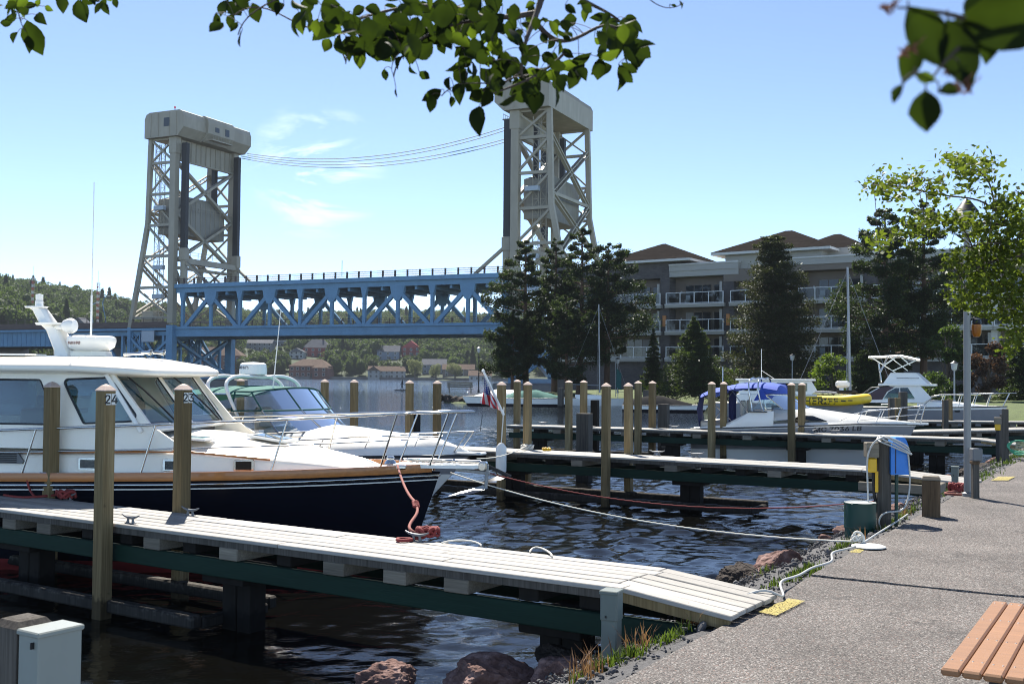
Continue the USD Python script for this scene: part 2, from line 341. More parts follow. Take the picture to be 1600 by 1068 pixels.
mat('lawn', (0.06, 0.084, 0.016), .9, var=.3, scale=(1.5, 1.5, 1.5), bump=.8, bscale=(30, 30, 30), world=True, bdist=.05)
leafmat('grass_blade', (.045, .075, .012), None, (.11, .17, .018), .4)
leafmat('dry_weed', (.25, .13, .06), None, (.35, .2, .08), .3)
# boats
mat('gelcoat', (0.8, 0.7782, 0.7144), .25, var=.03, scale=(1, 1, 1), coat=.3)
mat('cream_gelcoat', (.80, .75, .64), .25, var=.03, scale=(1, 1, 1), coat=.3)
mat('navy_hull', (0.0024, 0.003, 0.006), .2, var=.1, coat=.1)
mat('red_bottom', (.20, .015, .012), .7, var=.2)
mat('varnish', (.36, .125, .025), .3, var=.25, scale=(1.2, 22, 22), coat=.4)
mat('grey_hull', (.22, .215, .22), .3, var=.05, coat=.2)
mat('dark_trim', (.02, .021, .024), .4, var=.1)
mat('green_canvas', (0.0072, 0.102, 0.081), .85, var=.1, scale=(3, 3, 3), bump=.3, bscale=(8, 8, 8))
mat('dark_green_canvas', (.006, .060, .055), .85, var=.1, scale=(3, 3, 3), bump=.3, bscale=(8, 8, 8))
mat('blue_canvas', (0.021, 0.063, 0.35), .8, var=.1, scale=(3, 3, 3), bump=.3, bscale=(6, 6, 6))
mat('navy_canvas', (.008, .012, .07), .8, var=.1, scale=(3, 3, 3), bump=.3, bscale=(6, 6, 6))
mat('white_canvas', (.75, .75, .74), .8, var=.05, scale=(3, 3, 3))
mat('black_canvas', (0.036, 0.0348, 0.0336), .85, var=.15, scale=(3, 3, 3), bump=.4, bscale=(5, 5, 5), spec=.0)
mat('maroon_panel', (.05, .02, .025), .35, var=.1)
mat('yellow_collar', (.72, .47, .01), .5, var=.06)
mat('upholstery', (.42, .38, .31), .7, var=.1)
mat('cabin_dark', (.05, .045, .04), .6, var=.3, scale=(2, 2, 2))
mat('cushion_light', (.45, .42, .36), .7, var=.1)
glass('tinted_glass', (.82, .97, .98), 1.65)
glass('side_glass', (.50, .61, .63), 1.6)
glass('clear_vinyl', (.84, .87, .90), 1.36, .02)
glass('smoke_glass', (.05, .06, .07), 1.6)
mat('flag_red', (.48, .02, .03), .8, var=.05)
mat('flag_white', (0.54, 0.5325, 0.525), .8, var=.05)
mat('flag_blue', (.02, .03, .14), .8, var=.05)
mat('letter_brown', (.13, .03, .02), .5, var=.02)
mat('letter_navy', (.02, .025, .06), .5, var=.02)
# ------------------------------------------------------------------ water
MT['water'] = usdkit.material(stage, '/World/Looks/water', {
    'geo': ('geometry', {}), 'm1': ('mapping', {'mapping_type': 'point', 'scale': (4.5, 6.5, 1), 'rotation': (0, 0, .35)}), 'n1': ('noise_texture', {'scale': 1.0, 'detail': 4.0, 'roughness': .62, 'distortion': .4}),
    'm2': ('mapping', {'mapping_type': 'point', 'scale': (1.3, 2.1, 1), 'rotation': (0, 0, -.3)}), 'n2': ('noise_texture', {'scale': 1.0, 'detail': 3.0, 'roughness': .6}),
    'sp': ('separate_xyz', {}), 'mr': ('map_range', {'from_min': 26.0, 'from_max': 90.0, 'to_min': .12, 'to_max': 1.0, 'clamp': True}), 'b1': ('bump', {'strength': 1.0, 'distance': .050}), 'b2': ('bump', {'strength': 1.0, 'distance': .10}),
    'p': ('principled_bsdf', {'base_color': (.0022, .0021, .0016), 'roughness': .035, 'ior': 1.33, 'specular_ior_level': .5})},
    [('geo.position', 'm1.vector'), ('geo.position', 'm2.vector'), ('m1.vector', 'n1.vector'), ('m2.vector', 'n2.vector'), ('geo.position', 'sp.vector'), ('sp.y', 'mr.value'), ('mr.result', 'b1.strength'), ('mr.result', 'b2.strength'), ('n2.fac', 'b2.height'), ('b2.normal', 'b1.normal'), ('n1.fac', 'b1.height'), ('b1.normal', 'p.normal')],
    surface='p.BSDF')
def wave(x, y):
    rng = np.random.default_rng(5)
    h = np.zeros_like(x)
    wx = .35 * meshkit.fbm(np.stack([x * .5, y * .5, 0 * x], -1), 2, 31); wy = .35 * meshkit.fbm(np.stack([x * .5, y * .5, 0 * x + 7], -1), 2, 37)
    for k in range(44):
        lam = .30 * (1.7 / .30) ** (rng.random() ** 1.4)
        th = rng.normal(1.72, .62)
        sl = .043 * rng.uniform(.6, 1.2) * (1.0 if lam < .9 else .55)          # slope of this wave train
        k0 = 2 * PI / lam
        ph = k0 * ((x + wx) * math.cos(th) + (y + wy) * math.sin(th)) + rng.random() * 2 * PI
        h += sl / k0 * ((1.3 - 2.2 * np.abs(np.sin(ph / 2))) if k % 2 else np.sin(ph))
    gust = .30 + 1.2 * meshkit.fbm(np.stack([x * .26, y * .40, 0 * x], -1), 2, 3) ** 1.3
    calm = np.clip((y + .55 * x - 9.0) / 7.0, 0, 1) ** 1.2                  # the lee of the dock and the bank
    return h * gust * (.22 + .78 * calm)
ys = [2.0]
while ys[-1] < 60: ys.append(ys[-1] + max(.036, .0038 * ys[-1]))
ys = np.array(ys); NC = 620
XX = np.linspace(-1, 1, NC)[None, :] * (.6 * ys[:, None] + 3.5); YY = np.repeat(ys[:, None], NC, 1)
HH = wave(XX, YY) * np.clip((60 - YY) / 25, 0, 1)
edge = np.minimum(1, np.minimum(np.arange(NC), np.arange(NC)[::-1]) / 12)[None, :]
g = G()
i, j = np.meshgrid(np.arange(len(ys) - 1), np.arange(NC - 1), indexing='ij')
g.add(np.stack([XX, YY, HH * edge], -1), np.stack([i * NC + j, i * NC + j + 1, (i + 1) * NC + j + 1, (i + 1) * NC + j], -1).reshape(-1, 4))
y0, y1, x0, x1 = 2.0, ys[-1], .6 * 2 + 3.5, .6 * ys[-1] + 3.5
for a, b, c, d in (((-x1 - 400, -60), (x1 + 400, -60), (x0, y0), (-x0, y0)), ((-x1 - 400, -60), (-x0, y0), (-x1, y1), (-x1 - 400, y1)), ((x1 + 400, -60), (x1 + 400, y1), (x1, y1), (x0, y0)), ((-x1 - 400, y1), (x1 + 400, y1), (x1 + 400, 900), (-x1 - 400, 900))):
    g.add([(*a, 0), (*b, 0), (*c, 0), (*d, 0)], [[0, 1, 2, 3]])
put(g, 'water', 'water', smooth=True, kind='structure')

# ------------------------------------------------------------------ promenade and bank
ZP = .87
E0 = np.array([.83, 7.0, ZP]); ED = np.array([.513, .858, 0]); EN = np.array([.858, -.513, 0])
def prom(s, o, z=ZP): return np.array([*(E0 + ED * s + EN * o)[:2], z])
promenade = thing('promenade', None, None, E0 * [1, 1, 0], ED, kind='structure')
# local frame: x along the edge, y = -o (towards the water)
jl = E0 + 0
seams = [-14, -5.4, 3.95, 12.6, 21.5, 30.5, 40, 50, 60, 70]
for k in range(len(seams) - 1):
    a, b = seams[k], seams[k + 1]
    gap = .016 if k in (1, 2) else .006
    n = max(3, int((b - a) / .12)); rr = np.random.default_rng(k)
    xs = np.linspace(a + gap, b - gap, n)
    edge_ = [(x, -.0 + .012 * (meshkit.noise(np.array([x * 3, k, 0.])) - .5)) for x in xs]
    end0 = [(a + gap + .045 * (meshkit.noise(np.array([y * 9, k * 7, 1.])) - .5), -y) for y in np.linspace(5.4, .1, 40)]
    end1 = [(b - gap + .045 * (meshkit.noise(np.array([y * 9, k * 7 + 3, 1.])) - .5), -y) for y in np.linspace(.1, 5.4, 40)]
    gg = G().prism(Polygon(end0 + edge_ + end1).buffer(0), ZP - .16, ZP - .012 * (k % 2))
    put(gg, 'slab', 'concrete', promenade, world=False)
for pts in ([(1184, 955), (1213, 961), (1258, 938), (1232, 934)], [(1548, 750), (1575, 750), (1587, 744), (1560, 744)], [(1326, 862), (1344, 863), (1352, 857), (1336, 856)]):
    gg = G().sheet([atz(*p, ZP + .004)[:2] for p in pts], ZP + .005)
    put(gg, 'yellow_marking', 'yellow_paint', promenade)
# bank of gravel falling from the walk to the water
ss = np.arange(-14, 62, .16); oo = np.r_[np.arange(-4.2, -.0, .14), .06]
S, O = np.meshgrid(ss, oo, indexing='ij')
base = np.interp(O, [-4.2, -2.1, -1.5, -.7, -.15, .06], [-.9, -.10, .22, .62, .80, .80])
P3 = np.stack([S, O, np.zeros_like(S)], -1)
Zb = base + .20 * (meshkit.fbm(P3 * 1.1, 4, 2) - .5) * np.clip(-O * 1.5, 0, 1) + .05 * (meshkit.fbm(P3 * 6, 2, 7) - .5)
pts = E0[None, None, :] + S[..., None] * ED + O[..., None] * EN
V = np.dstack([pts[..., 0], pts[..., 1], Zb])
g = G(); ny = len(oo)
i, j = np.meshgrid(np.arange(len(ss) - 1), np.arange(ny - 1), indexing='ij')
g.add(V, np.stack([i * ny + j, i * ny + j + 1, (i + 1) * ny + j + 1, (i + 1) * ny + j], -1).reshape(-1, 4))
put(g, 'gravel_bank', 'gravel', smooth=True, kind='structure')
def bank_z(p):
    d = np.asarray(p)[:2] - E0[:2]; s, o = d @ ED[:2], d @ EN[:2]
    a, b = int(np.clip((s + 14) / .16, 0, len(ss) - 1)), int(np.clip(np.searchsorted(oo, o), 0, ny - 1))
    return float(Zb[a, b])
# lawn behind the walk and the hotel's land
lawn = G()
lawn.sheet([prom(-14, 5.35)[:2], prom(70, 5.35)[:2], prom(70, 90)[:2], prom(-14, 90)[:2]], ZP - .02)
put(lawn, 'lawn', 'lawn', kind='structure')

# ------------------------------------------------------------------ docks
ZD = 1.04
DW = 1.05                                # width of a dock
PW = .155                                # mooring post
class Dock: pass
def dock(label, O, a, L, ramp, ties=(), light=(), bents=(), rails=True, zd=ZD, rampdrop=.11, seed=0, cut=3.66):
    """O: near corner where the deck begins, a: outward along the dock; across is to the right hand of outward (away from the camera)."""
    d = Dock(); a = np.array([a[0], a[1], 0.]); a /= np.linalg.norm(a)
    b = np.array([a[1], -a[0], 0.])
    if b[1] < 0: b = -b
    d.O, d.a, d.b = np.array([O[0], O[1], 0.]), a, b
    d.t = t = thing('dock', label, 'dock', d.O, a, group='wooden docks of the marina')
    W = lambda u, v, z: d.O + a * u + b * v + np.array([0, 0, z])
    d.W = W
    d.u_at = lambda px, v, py=650: float((atplane(px, py, W(0, v, 0), b) - d.O) @ a)
    rng = np.random.default_rng(seed + 11)
    pw = DW / 6
    for r in range(6):
        v = pw * (r + .5)
        u = rng.uniform(-.02, .12) + (.12 if r in (1, 2, 3) else -.02)
        ends = [u] + list(np.arange(cut * (.55 if r % 2 else 1.0) + rng.uniform(-.2, .2), L - .3, cut)) + [L + rng.uniform(-.02, .02)]
        for k in range(len(ends) - 1):
            dz = rng.uniform(-.003, .003)
            put(G().beam(W(ends[k] + .003, v, zd - .02 + dz), W(ends[k + 1] - .003, v, zd - .02 + dz + rng.uniform(-.002, .002)), pw - .020, .04, bevel=.006), 'plank', 'deck_wood', t)
        if ramp:
            z1 = zd - rampdrop
            put(G().beam(W(u - .004, v, zd - .021), W(-ramp + rng.uniform(-.012, .012), v, z1 - .02), pw - .020, .04, bevel=.006), 'ramp_plank', 'deck_wood', t)
    # rims under the planks, joists between the ties, green beams
    for v in (.045, DW - .045):
        put(G().beam(W(.02, v, zd - .075), W(L - .03, v, zd - .075), .04, .068), 'rim_board', 'grey_wood', t)
        put(G().beam(W(-ramp * .8 if ramp else 0, v + (.03 if v < .5 else -.03), zd - .33), W(L - .1, v + (.03 if v < .5 else -.03), zd - .33), .075, .19, bevel=.01), 'green_beam', 'green_paint', t)
        if ramp:
            put(G().beam(W(-.0, v, zd - .075), W(-ramp + .03, v, zd - .075 - rampdrop * .95), .04, .09), 'ramp_rim', 'post_wood', t)
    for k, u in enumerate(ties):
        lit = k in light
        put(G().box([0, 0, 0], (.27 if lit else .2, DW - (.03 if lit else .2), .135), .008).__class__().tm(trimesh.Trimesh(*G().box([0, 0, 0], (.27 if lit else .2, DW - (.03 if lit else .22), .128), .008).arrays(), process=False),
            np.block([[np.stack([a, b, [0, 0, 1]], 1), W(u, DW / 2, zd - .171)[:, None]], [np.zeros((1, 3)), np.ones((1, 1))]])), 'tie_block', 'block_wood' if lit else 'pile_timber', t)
    R = np.stack([a, b, [0, 0, 1]], 1)
    for u, depth in bents:
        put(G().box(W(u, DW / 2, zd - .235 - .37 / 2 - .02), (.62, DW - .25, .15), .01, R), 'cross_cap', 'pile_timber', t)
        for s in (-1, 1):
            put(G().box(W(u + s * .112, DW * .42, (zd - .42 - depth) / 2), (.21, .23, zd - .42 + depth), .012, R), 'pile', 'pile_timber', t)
    if rails:
        ub = [x for x, _ in bents]
        u0, u1 = rails if isinstance(rails, tuple) else (min(ub), L)
        for v, z in ((-.02, .13), (DW + .02, .15)):
            put(G().beam(W(u0, v, z), W(u1, v, z), .13, .14, bevel=.02), 'lower_beam', 'grey_wood', t)
        put(G().beam(W(u0 + .05, .05, .10), W(u0 + .05, DW - .05, .10), .12, .12, bevel=.02), 'lower_cross_beam', 'grey_wood', t)
    return d
def cleat_geo(c, ax, s=1.0):
    ax = np.array([ax[0], ax[1], 0.]); ax /= np.linalg.norm(ax); c = np.asarray(c, float); up = np.array([0, 0, 1.0])
    g = G()
    g.tube([c + ax * x * s + up * z * s for x, z in ((-.15, .098), (-.10, .078), (-.04, .066), (.04, .066), (.10, .078), (.15, .098))], np.array([.007, .012, .016, .016, .012, .007]) * s, 8)
    for k in (-1, 1):
        g.tube([c + ax * .048 * k * s, c + ax * .040 * k * s + up * .04 * s, c + ax * .036 * k * s + up * .066 * s], np.array([.022, .013, .015]) * s, 8)
    g.beam(c - ax * .075 * s + up * .005 * s, c + ax * .075 * s + up * .005 * s, .05 * s, .01 * s, bevel=.003)
    return g
D1 = dock('front wooden dock with pale plank deck and green side beam, ramping down to the walk', (.894, 8.786), (-.838, .545), 12.6, .93,
          ties=[.35, .95, 1.65, 2.35, 3.1, 3.85, 4.55, 5.25, 5.75, 6.3, 7.0, 7.7, 8.4, 9.2, 10.0], light=(2, 3, 4, 6, 8, 11, 12), bents=[(.75, .5), (4.75, 1.2), (8.45, 1.2), (11.8, 1.2)], rails=(4.95, 12.4), seed=1)
D2 = dock('second dock from the front, running out behind the bow of the navy yacht', (6.6, 20.3), (-.858, .513), 14.6, 1.87,
          ties=list(np.arange(.3, 14, .72)), light=(2, 5, 8, 11, 14, 17), bents=[(3.6, 1.2), (7.85, 1.2), (12.2, 1.2)], rails=(2.2, 14.2), rampdrop=.15, seed=2)
D3 = dock('third dock from the front, in front of the blue-topped cruiser', (13.4, 31.1), (-.906, .423), 15.0, .9,
          ties=list(np.arange(.3, 14.6, .8)), light=(1, 3, 5, 8, 10, 13, 16), bents=[(1.2, 1.2), (5.2, 1.2), (9.2, 1.2), (13.9, 1.2)], rails=(10, 14.8), seed=3)
D4 = dock('narrow dock behind the bow of the blue-topped cruiser', (18.9, 38.4), (-.885, -.465), 7.0, 0,
          ties=list(np.arange(.3, 6.8, .8)), light=(1, 4, 6), bents=[(2, 1.2), (6, 1.2)], rails=False, seed=4)
D5 = dock('far dock in front of the grey hulled flybridge boat', (24, 44.6), (-1, -.02), 13.0, 0,
          ties=list(np.arange(.3, 12.8, .8)), light=(1, 3, 4, 7, 9, 12), bents=[(2, 1.2), (7, 1.2), (12, 1.2)], rails=False, seed=5)
for px, v, py in ((22, .10, 786), (238, .10, 813), (322, .95, 802), (664, .95, 843)):
    u = float((atz(px, py, ZD) - D1.O) @ D1.a)
    put(cleat_geo(D1.W(u, v, ZD + .001), D1.a), 'cleat', 'lead_grey', D1.t, smooth=35)
for d, lst in ((D2, ((-1, 4.6, .95), (0, 3.7, .93))), (D3, ((0, 9.3, .9), (0, 4.2, .9), (0, 4.9, .9), (0, 14, .9)))):
    for _, u, v in lst: put(cleat_geo(d.W(u, v, ZD + .001), d.a, 1.2), 'cleat', 'lead_grey', d.t, smooth=35)

# ------------------------------------------------------------------ mooring posts
def post(label, p, ax, top=2.60, w=PW, depth=.9, mat_='post_wood', name='mooring_post', cap=True, group=None, yaw=0.0):
    rng = np.random.default_rng(int(abs(p[0] * 1000)) % 100000)
    a = np.array([ax[0], ax[1], 0.]); a = np.append(rotz(yaw + rng.uniform(-.05, .05))[:2, :2] @ a[:2], 0)
    M = frame([p[0], p[1], 0], a)
    lean = rng.normal(0, .004, 2)
    M[:3, 2] = [lean[0], lean[1], 1]
    t = thing(name, label, 'post', group=group or {'mooring_post': 'square mooring posts along the docks', 'timber_pile': 'short timber piles and posts among the docks'}[name], M=M)
    h = w / 2
    put(G().box((0, 0, (top - .075 - depth) / 2), (w, w, top - .075 + depth), .008), 'shaft', mat_, t, world=False)
    if cap:
        ring = lambda k, z: [(-k, -k, z), (k, -k, z), (k, k, z), (-k, k, z)]
        put(G().loft([ring(h + .004, top - .077), ring(h + .005, top - .068), ring(h * .52, top - .02), ring(h * .08, top)], caps=True), 'cap', 'sawn_end', t, world=False)
    return t
def dpost(d, px, side, label, **k):
    v = -(PW / 2 + .012) if side == 'near' else DW + PW / 2 + .012
    u = d.u_at(px, v)
    return post(label, d.W(u, v, 0), d.a, **k), u, v
pA, _, _ = dpost(D1, 82, 'far', 'mooring post left of post 24, far side of the front dock beside the red rope')
p24, u24, v24 = dpost(D1, 165, 'near', 'big mooring post with number 24 plate on the near side of the front dock')
p23, u23, v23 = dpost(D1, 286, 'far', 'mooring post with number 23 plate on the far side of the front dock')
pOff, _, _ = dpost(D1, -205, 'near', 'mooring post on the near side of the front dock, beyond the left edge')
for t, txt, pxc in ((p24, '24', 173), (p23, '23', 293)):
    m = meshkit.text_mesh(txt, .095, .002, bold=True)
    b = m.bounds; cx = (b[0, 0] + b[1, 0]) / 2
    M = t.M
    k = -1 if M[:3, 0] @ -D1.a < 0 else 1                                  # local x side that faces the walk
    nrm = np.array([k, 0, 0.0]); ydir = np.array([0, 1.0, 0]) if M[:3, 1] @ D1.b > 0 else np.array([0, -1.0, 0])
    zc = 2.43; g = G(); c0 = nrm * (PW / 2) + [0, 0, zc]
    for sx in (-1, 1): g.box(c0 + ydir * (sx * .036 + .012) + nrm * .0015, (.003, .064, .125), .001)
    plate = put(g, 'number_plate', 'number_silver', t, world=False)
    R = np.stack([ydir, [0, 0, 1], nrm], 1)
    v = (m.vertices - [cx, .0475, 0]) * [1.1, 1, 1] @ R.T + c0 + ydir * .012 + nrm * .0035
    put((v, m.faces), 'number', 'number_black', T(plate.path, t.M), world=False)
lab2 = {508: 'mooring post at the open channel, first one right of the green canvas windscreen', 554: 'mooring post against open water, second one right of the green canvas windscreen',
        640: 'yellowish mooring post beside the short black pile behind the bow rail', 683: 'mooring post standing behind the bow rail, left of the flag',
        824: 'tall tan mooring post just right of the flag post, far side of second dock', 983: 'tan mooring post at the middle of the second dock, far side, touching a thinner one'}
for px, l in lab2.items(): dpost(D2, px, 'far', l)
pFlag, _, _ = dpost(D2, 784, 'near', 'mooring post beside the american flag with a white fender tied low on it')
dpost(D2, 947, 'near', 'tall mooring post, near side of the second dock, with two lines crossing its foot')
dpost(D2, 376, 'far', 'mooring post seen through the green canvas cockpit cover under the radar dome')
for px, side, l in ((889, 'near', 'thin mooring post right of the green covered boat, near side of third dock'), (912, 'far', 'thin mooring post between the green covered boat and the sailboat mast'),
                    (997, 'near', 'thin dark mooring post touching the thick tan post at the middle of the second dock'), (1019, 'far', 'thin mooring post in front of the spruce, far side of the third dock'),
                    (1112, 'near', 'thin grey mooring post in front of the blue canopy, near its left end'), (1131, 'far', 'thin tan mooring post in front of the blue canopy, second from its left end'),
                    (1237, 'near', 'dark mooring post in front of the cruiser windscreen, near side of third dock'), (1252, 'far', 'tan mooring post in front of the sheriff lettering'), (808, 'far', 'thin mooring post seen between the two thick posts right of the flag')):
    dpost(D3, px, side, l, w=.20)
def pile(label, px, base, top, w, mat_='grey_wood', Y=None, ax=(.85, -.52)):
    p = atz(px, base, 0) if Y is None else at(px, 600, Y)
    return post(label, p, ax, top=top, w=w, mat_=mat_, name='timber_pile', cap=False, yaw=.12)
pile('short thick dark timber pile between the second and third docks', 913, 751, 1.84, .34)
pile('short black timber pile beside a yellowish post, seen through the bow rail', 646, 738, 1.84, .30, 'pile_timber', Y=30)
pile('short grey timber pile right behind the thick dark one', 929, 712, 2.0, .24, 'pile_timber')
pile('thick dark timber pile left of the blue-topped cruiser', 1037, 707, 1.84, .34)
pile('thick dark timber pile in front of the cruiser cabin side', 1216, 720, 1.91, .36)
pile('pale grey timber pile in the water right of the small sailboat', 1010, 642, 1.75, .46)
pile('grey timber pile in front of the green covered boat', 876, 637, 1.8, .42)
for px, l, Y, tp, w in ((1393, 'small grey post on the dock behind the cruiser bow rail, left one', 41, 2.1, .2), (1402, 'small tan post on the dock behind the cruiser bow rail, right one', 41.5, 2.1, .2), (1411, 'short dark post under the flybridge boat cabin windows', 43.3, 2.3, .28),
                        (1477, 'grey post in front of the flybridge boat hull', 43.2, 2.0, .19), (1484, 'tan post in front of the flybridge boat hull', 45.4, 2.0, .18)):
    post(l, at(px, 640, Y), (1, 0), top=tp, w=w, cap=False, mat_='post_wood' if 'tan' in l else 'grey_wood')
# ------------------------------------------------------------------ boats: x to the bow (0 at the stem), y to the far side, z from the water
def bframe(bow, ang): return frame([bow[0], bow[1], 0], (math.cos(math.radians(ang)), -math.sin(math.radians(ang))))
class Hull:
    def __init__(s, L, hb, zs, rake=.6, zb=-.4, Lb=.55, p=2.8, flare=.82, bowfine=.12, n=34):
        s.L, s.hb, s.zs, s.rake, s.zb = L, hb, zs, rake, zb
        s.Lb, s.p, s.flare, s.bf = Lb * L, p, flare, bowfine
        s.st = -L * (1 - np.linspace(0, 1, n) ** .75) if False else -L * np.linspace(1, 0, n) ** 1.25
    def bs(s, x):
        x = np.asarray(x, float); t = np.clip((x + s.Lb) / s.Lb, 0, 1)
        return np.maximum(s.hb * (1 - t ** s.p) - s.hb * .1 * np.clip((-x - s.Lb) / (s.L - s.Lb), 0, 1) ** 2, .012)
    def pt(s, x, q, side):
        zs = s.zs(x); z = s.zb + (zs - s.zb) * q
        t = np.clip((x + s.L) / s.L, 0, 1)
        w = s.flare - (s.flare - s.bf) * t ** 2.2
        b = s.bs(x) * (w + (1 - w) * np.clip(q, 0, 1) ** .75)
        return np.array([x - s.rake * (1 - q) * t ** 4, side * b, z])
    def band(s, q0, q1, n=5, g=None):
        g = g or G()
        for side in (-1, 1):
            g.loft([[s.pt(x, q, side) for q in np.linspace(q0, q1, n)][::side] for x in s.st], closed=False)
        return g
    def q(s, x, z): return (z - s.zb) / (s.zs(x) - s.zb)
    def bandz(s, f0, f1, n=5):
        g = G()
        for side in (-1, 1):
            g.loft([[s.pt(x, s.q(x, z), side) for z in np.linspace(f0(x), f1(x), n)][::side] for x in s.st], closed=False)
        return g
    def line(s, f, out=0, side=-1, x0=None, x1=0, n=60):
        xs = np.linspace(-s.L if x0 is None else x0, x1, n)
        P = np.array([s.pt(x, s.q(x, f(x)), side) for x in xs]); P[:, 1] += side * out
        return P
    def deck(s, dz=0., x0=None, x1=-.02):
        g = G(); xs = s.st[(s.st >= (x0 if x0 is not None else -s.L)) & (s.st <= x1)]
        g.loft([[np.array([x, o * s.pt(x, 1, 1)[1] * .995, s.zs(x) + dz + .03 * (1 - o * o)]) for o in (-1, -.5, 0, .5, 1)] for x in xs], closed=False)
        return g
    def transom(s):
        g = G(); qs = np.linspace(0, 1, 6)
        ring = [s.pt(-s.L, q, -1) for q in qs] + [s.pt(-s.L, q, 1) for q in qs[::-1]]
        return g.loft([ring, ring], caps=True)
def ring_tube(poly, r, to3, n=6):          # a closed tube along a 2-D outline
    p = np.array(poly.exterior.coords)[:-1] if isinstance(poly, Polygon) else np.asarray(poly)
    return G().tube([to3(*q) for q in p], r, n, closed=True)
def rounded(pts, r): return Polygon(pts).buffer(-r).buffer(r, quad_segs=4)
def plate(poly, holes, th, to3):           # flat panel with openings, th thick along its normal; to3(u, v, w)
    P = Polygon(poly) if not isinstance(poly, Polygon) else poly
    for h in holes: P = P.difference(h)
    m = trimesh.creation.extrude_polygon(P, th, engine='earcut')
    return G().add(np.array([to3(*q) for q in m.vertices]), m.faces)
def P_(t, g, name, m, smooth=False, parent=None, label=None): return put(g, name, m, parent or t, smooth=smooth, world=False, label=label)
def rail_run(t, top, stan, r=.013, name='bow_rail', mid=None):
    P_(t, G().tube(top, r, 8), name, 'steel', True)
    if mid is not None: P_(t, G().tube(mid, r * .6, 6), 'lower_rail', 'steel', True)
    for a, b in stan: P_(t, G().tube([a, b], r * .85, 7), 'stanchion', 'steel', True)

# ---- 1: white and navy motor yacht beside the front dock
zs1 = lambda x: 1.40 + .022 * np.clip(x + 1, -8, 1) - .0
H1 = Hull(9.6, 1.62, zs1, rake=.62, Lb=.56, p=2.9)
B1 = thing('motor_yacht', 'navy hulled motor yacht with white pilothouse, radar mast and long steel bow rail', 'boat', M=bframe(at(690, 735, 15.5), 9))
P_(B1, H1.bandz(lambda x: .16, lambda x: zs1(x) - .06, 8), 'hull', 'navy_hull', 40)
P_(B1, H1.bandz(lambda x: -.4, lambda x: .16, 3), 'bottom', 'red_bottom', 40)
P_(B1, H1.transom(), 'transom', 'navy_hull')
P_(B1, H1.deck(-.015), 'deck', 'gelcoat', 40)
for sd in (-1, 1):
    P_(B1, G().tube(H1.line(lambda x: zs1(x) - .105, .012, sd), .022, 8), 'rub_rail', 'steel', True)
    P_(B1, G().tube(H1.line(lambda x: zs1(x) - .165, .006, sd), .010, 6), 'pinstripe', 'gelcoat', True)
    L_ = H1.line(lambda x: zs1(x), .0, sd, x1=-.12)
    g = G().loft([[p + [0, sd * a, b] for a, b in ((.008, -.055), (.016, .0), (.006, .06), (-.045, .06), (-.045, -.03))] for p in L_])
    P_(B1, g, 'toe_rail', 'varnish', 40)
# trunk cabin
def trunk_ring(x):
    zd = zs1(x) - .03
    w = min(1.42, float(H1.bs(x)) - .20); k = np.interp(x, [-3.3, -1.0], [1, 0]) ** .65
    zt = zd + .36 * k + .015; cr = .22 * np.interp(x, [-3.7, -1.0], [1, 0]) ** .8
    w = max(w, .15)
    pts = [(-w, zd), (-w + .02 * k, zd + (zt - zd) * .72), (-w + .06, zt - .03 * k), (-w + .17, zt + .02), (-w * .6, zt + cr * .62), (-w * .3, zt + cr * .9), (0, zt + cr)]
    full = pts + [(-a, b) for a, b in pts[-2::-1]]
    return [[x, a, b] for a, b in full]
P_(B1, G().loft([trunk_ring(x) for x in np.linspace(-9.3, -.95, 44)]), 'trunk_cabin', 'cream_gelcoat', 35)
def tw(x): return min(1.42, float(H1.bs(x)) - .20)
xs = np.linspace(-9.2, -2.15, 40)
for sd in (-1, 1):
    P_(B1, G().tube([[x, sd * (tw(x) - .012), zs1(x) + .37 * np.interp(x, [-3.3, -1.0], [1, 0]) ** .65 - .045] for x in xs], .016, 6), 'teak_strip', 'varnish', True)
# pilothouse sides
SIL, TOPZ = 2.02, 2.70
side_poly = [(-9.2, 1.68), (-3.40, 1.68), (-3.36, 1.80), (-3.72, 2.02), (-4.32, 2.72), (-9.2, 2.72)]
wins = [rounded([(-6.9, 2.01), (-5.19, 2.01), (-5.2, 2.24), (-5.40, 2.62), (-6.9, 2.62)], .05), rounded([(-4.94, 2.42), (-5.06, 2.63), (-4.36, 2.66), (-3.93, 2.14), (-4.0, 2.07), (-4.70, 2.03)], .05),
        rounded([(-8.9, 2.01), (-7.1, 2.01), (-7.1, 2.62), (-8.9, 2.62)], .05)]
for sd in (-1, 1):
    yo = lambda z, sd=sd: sd * (1.40 - .10 * (z - 1.68))
    t3 = lambda u, v, w=0, sd=sd: np.array([u, yo(v) - sd * w, v])
    P_(B1, plate(side_poly, wins, .045, t3), 'cabin_side', 'cream_gelcoat')
    for w_ in wins:
        P_(B1, plate(w_, [], .006, lambda u, v, w, t3=t3: t3(u, v, w + .012)), 'side_window', 'side_glass' if w_.centroid.x < -5.1 else 'tinted_glass')
        P_(B1, ring_tube(w_, .014, lambda u, v, t3=t3: t3(u, v, 0)), 'window_seal', 'dark_trim', True)
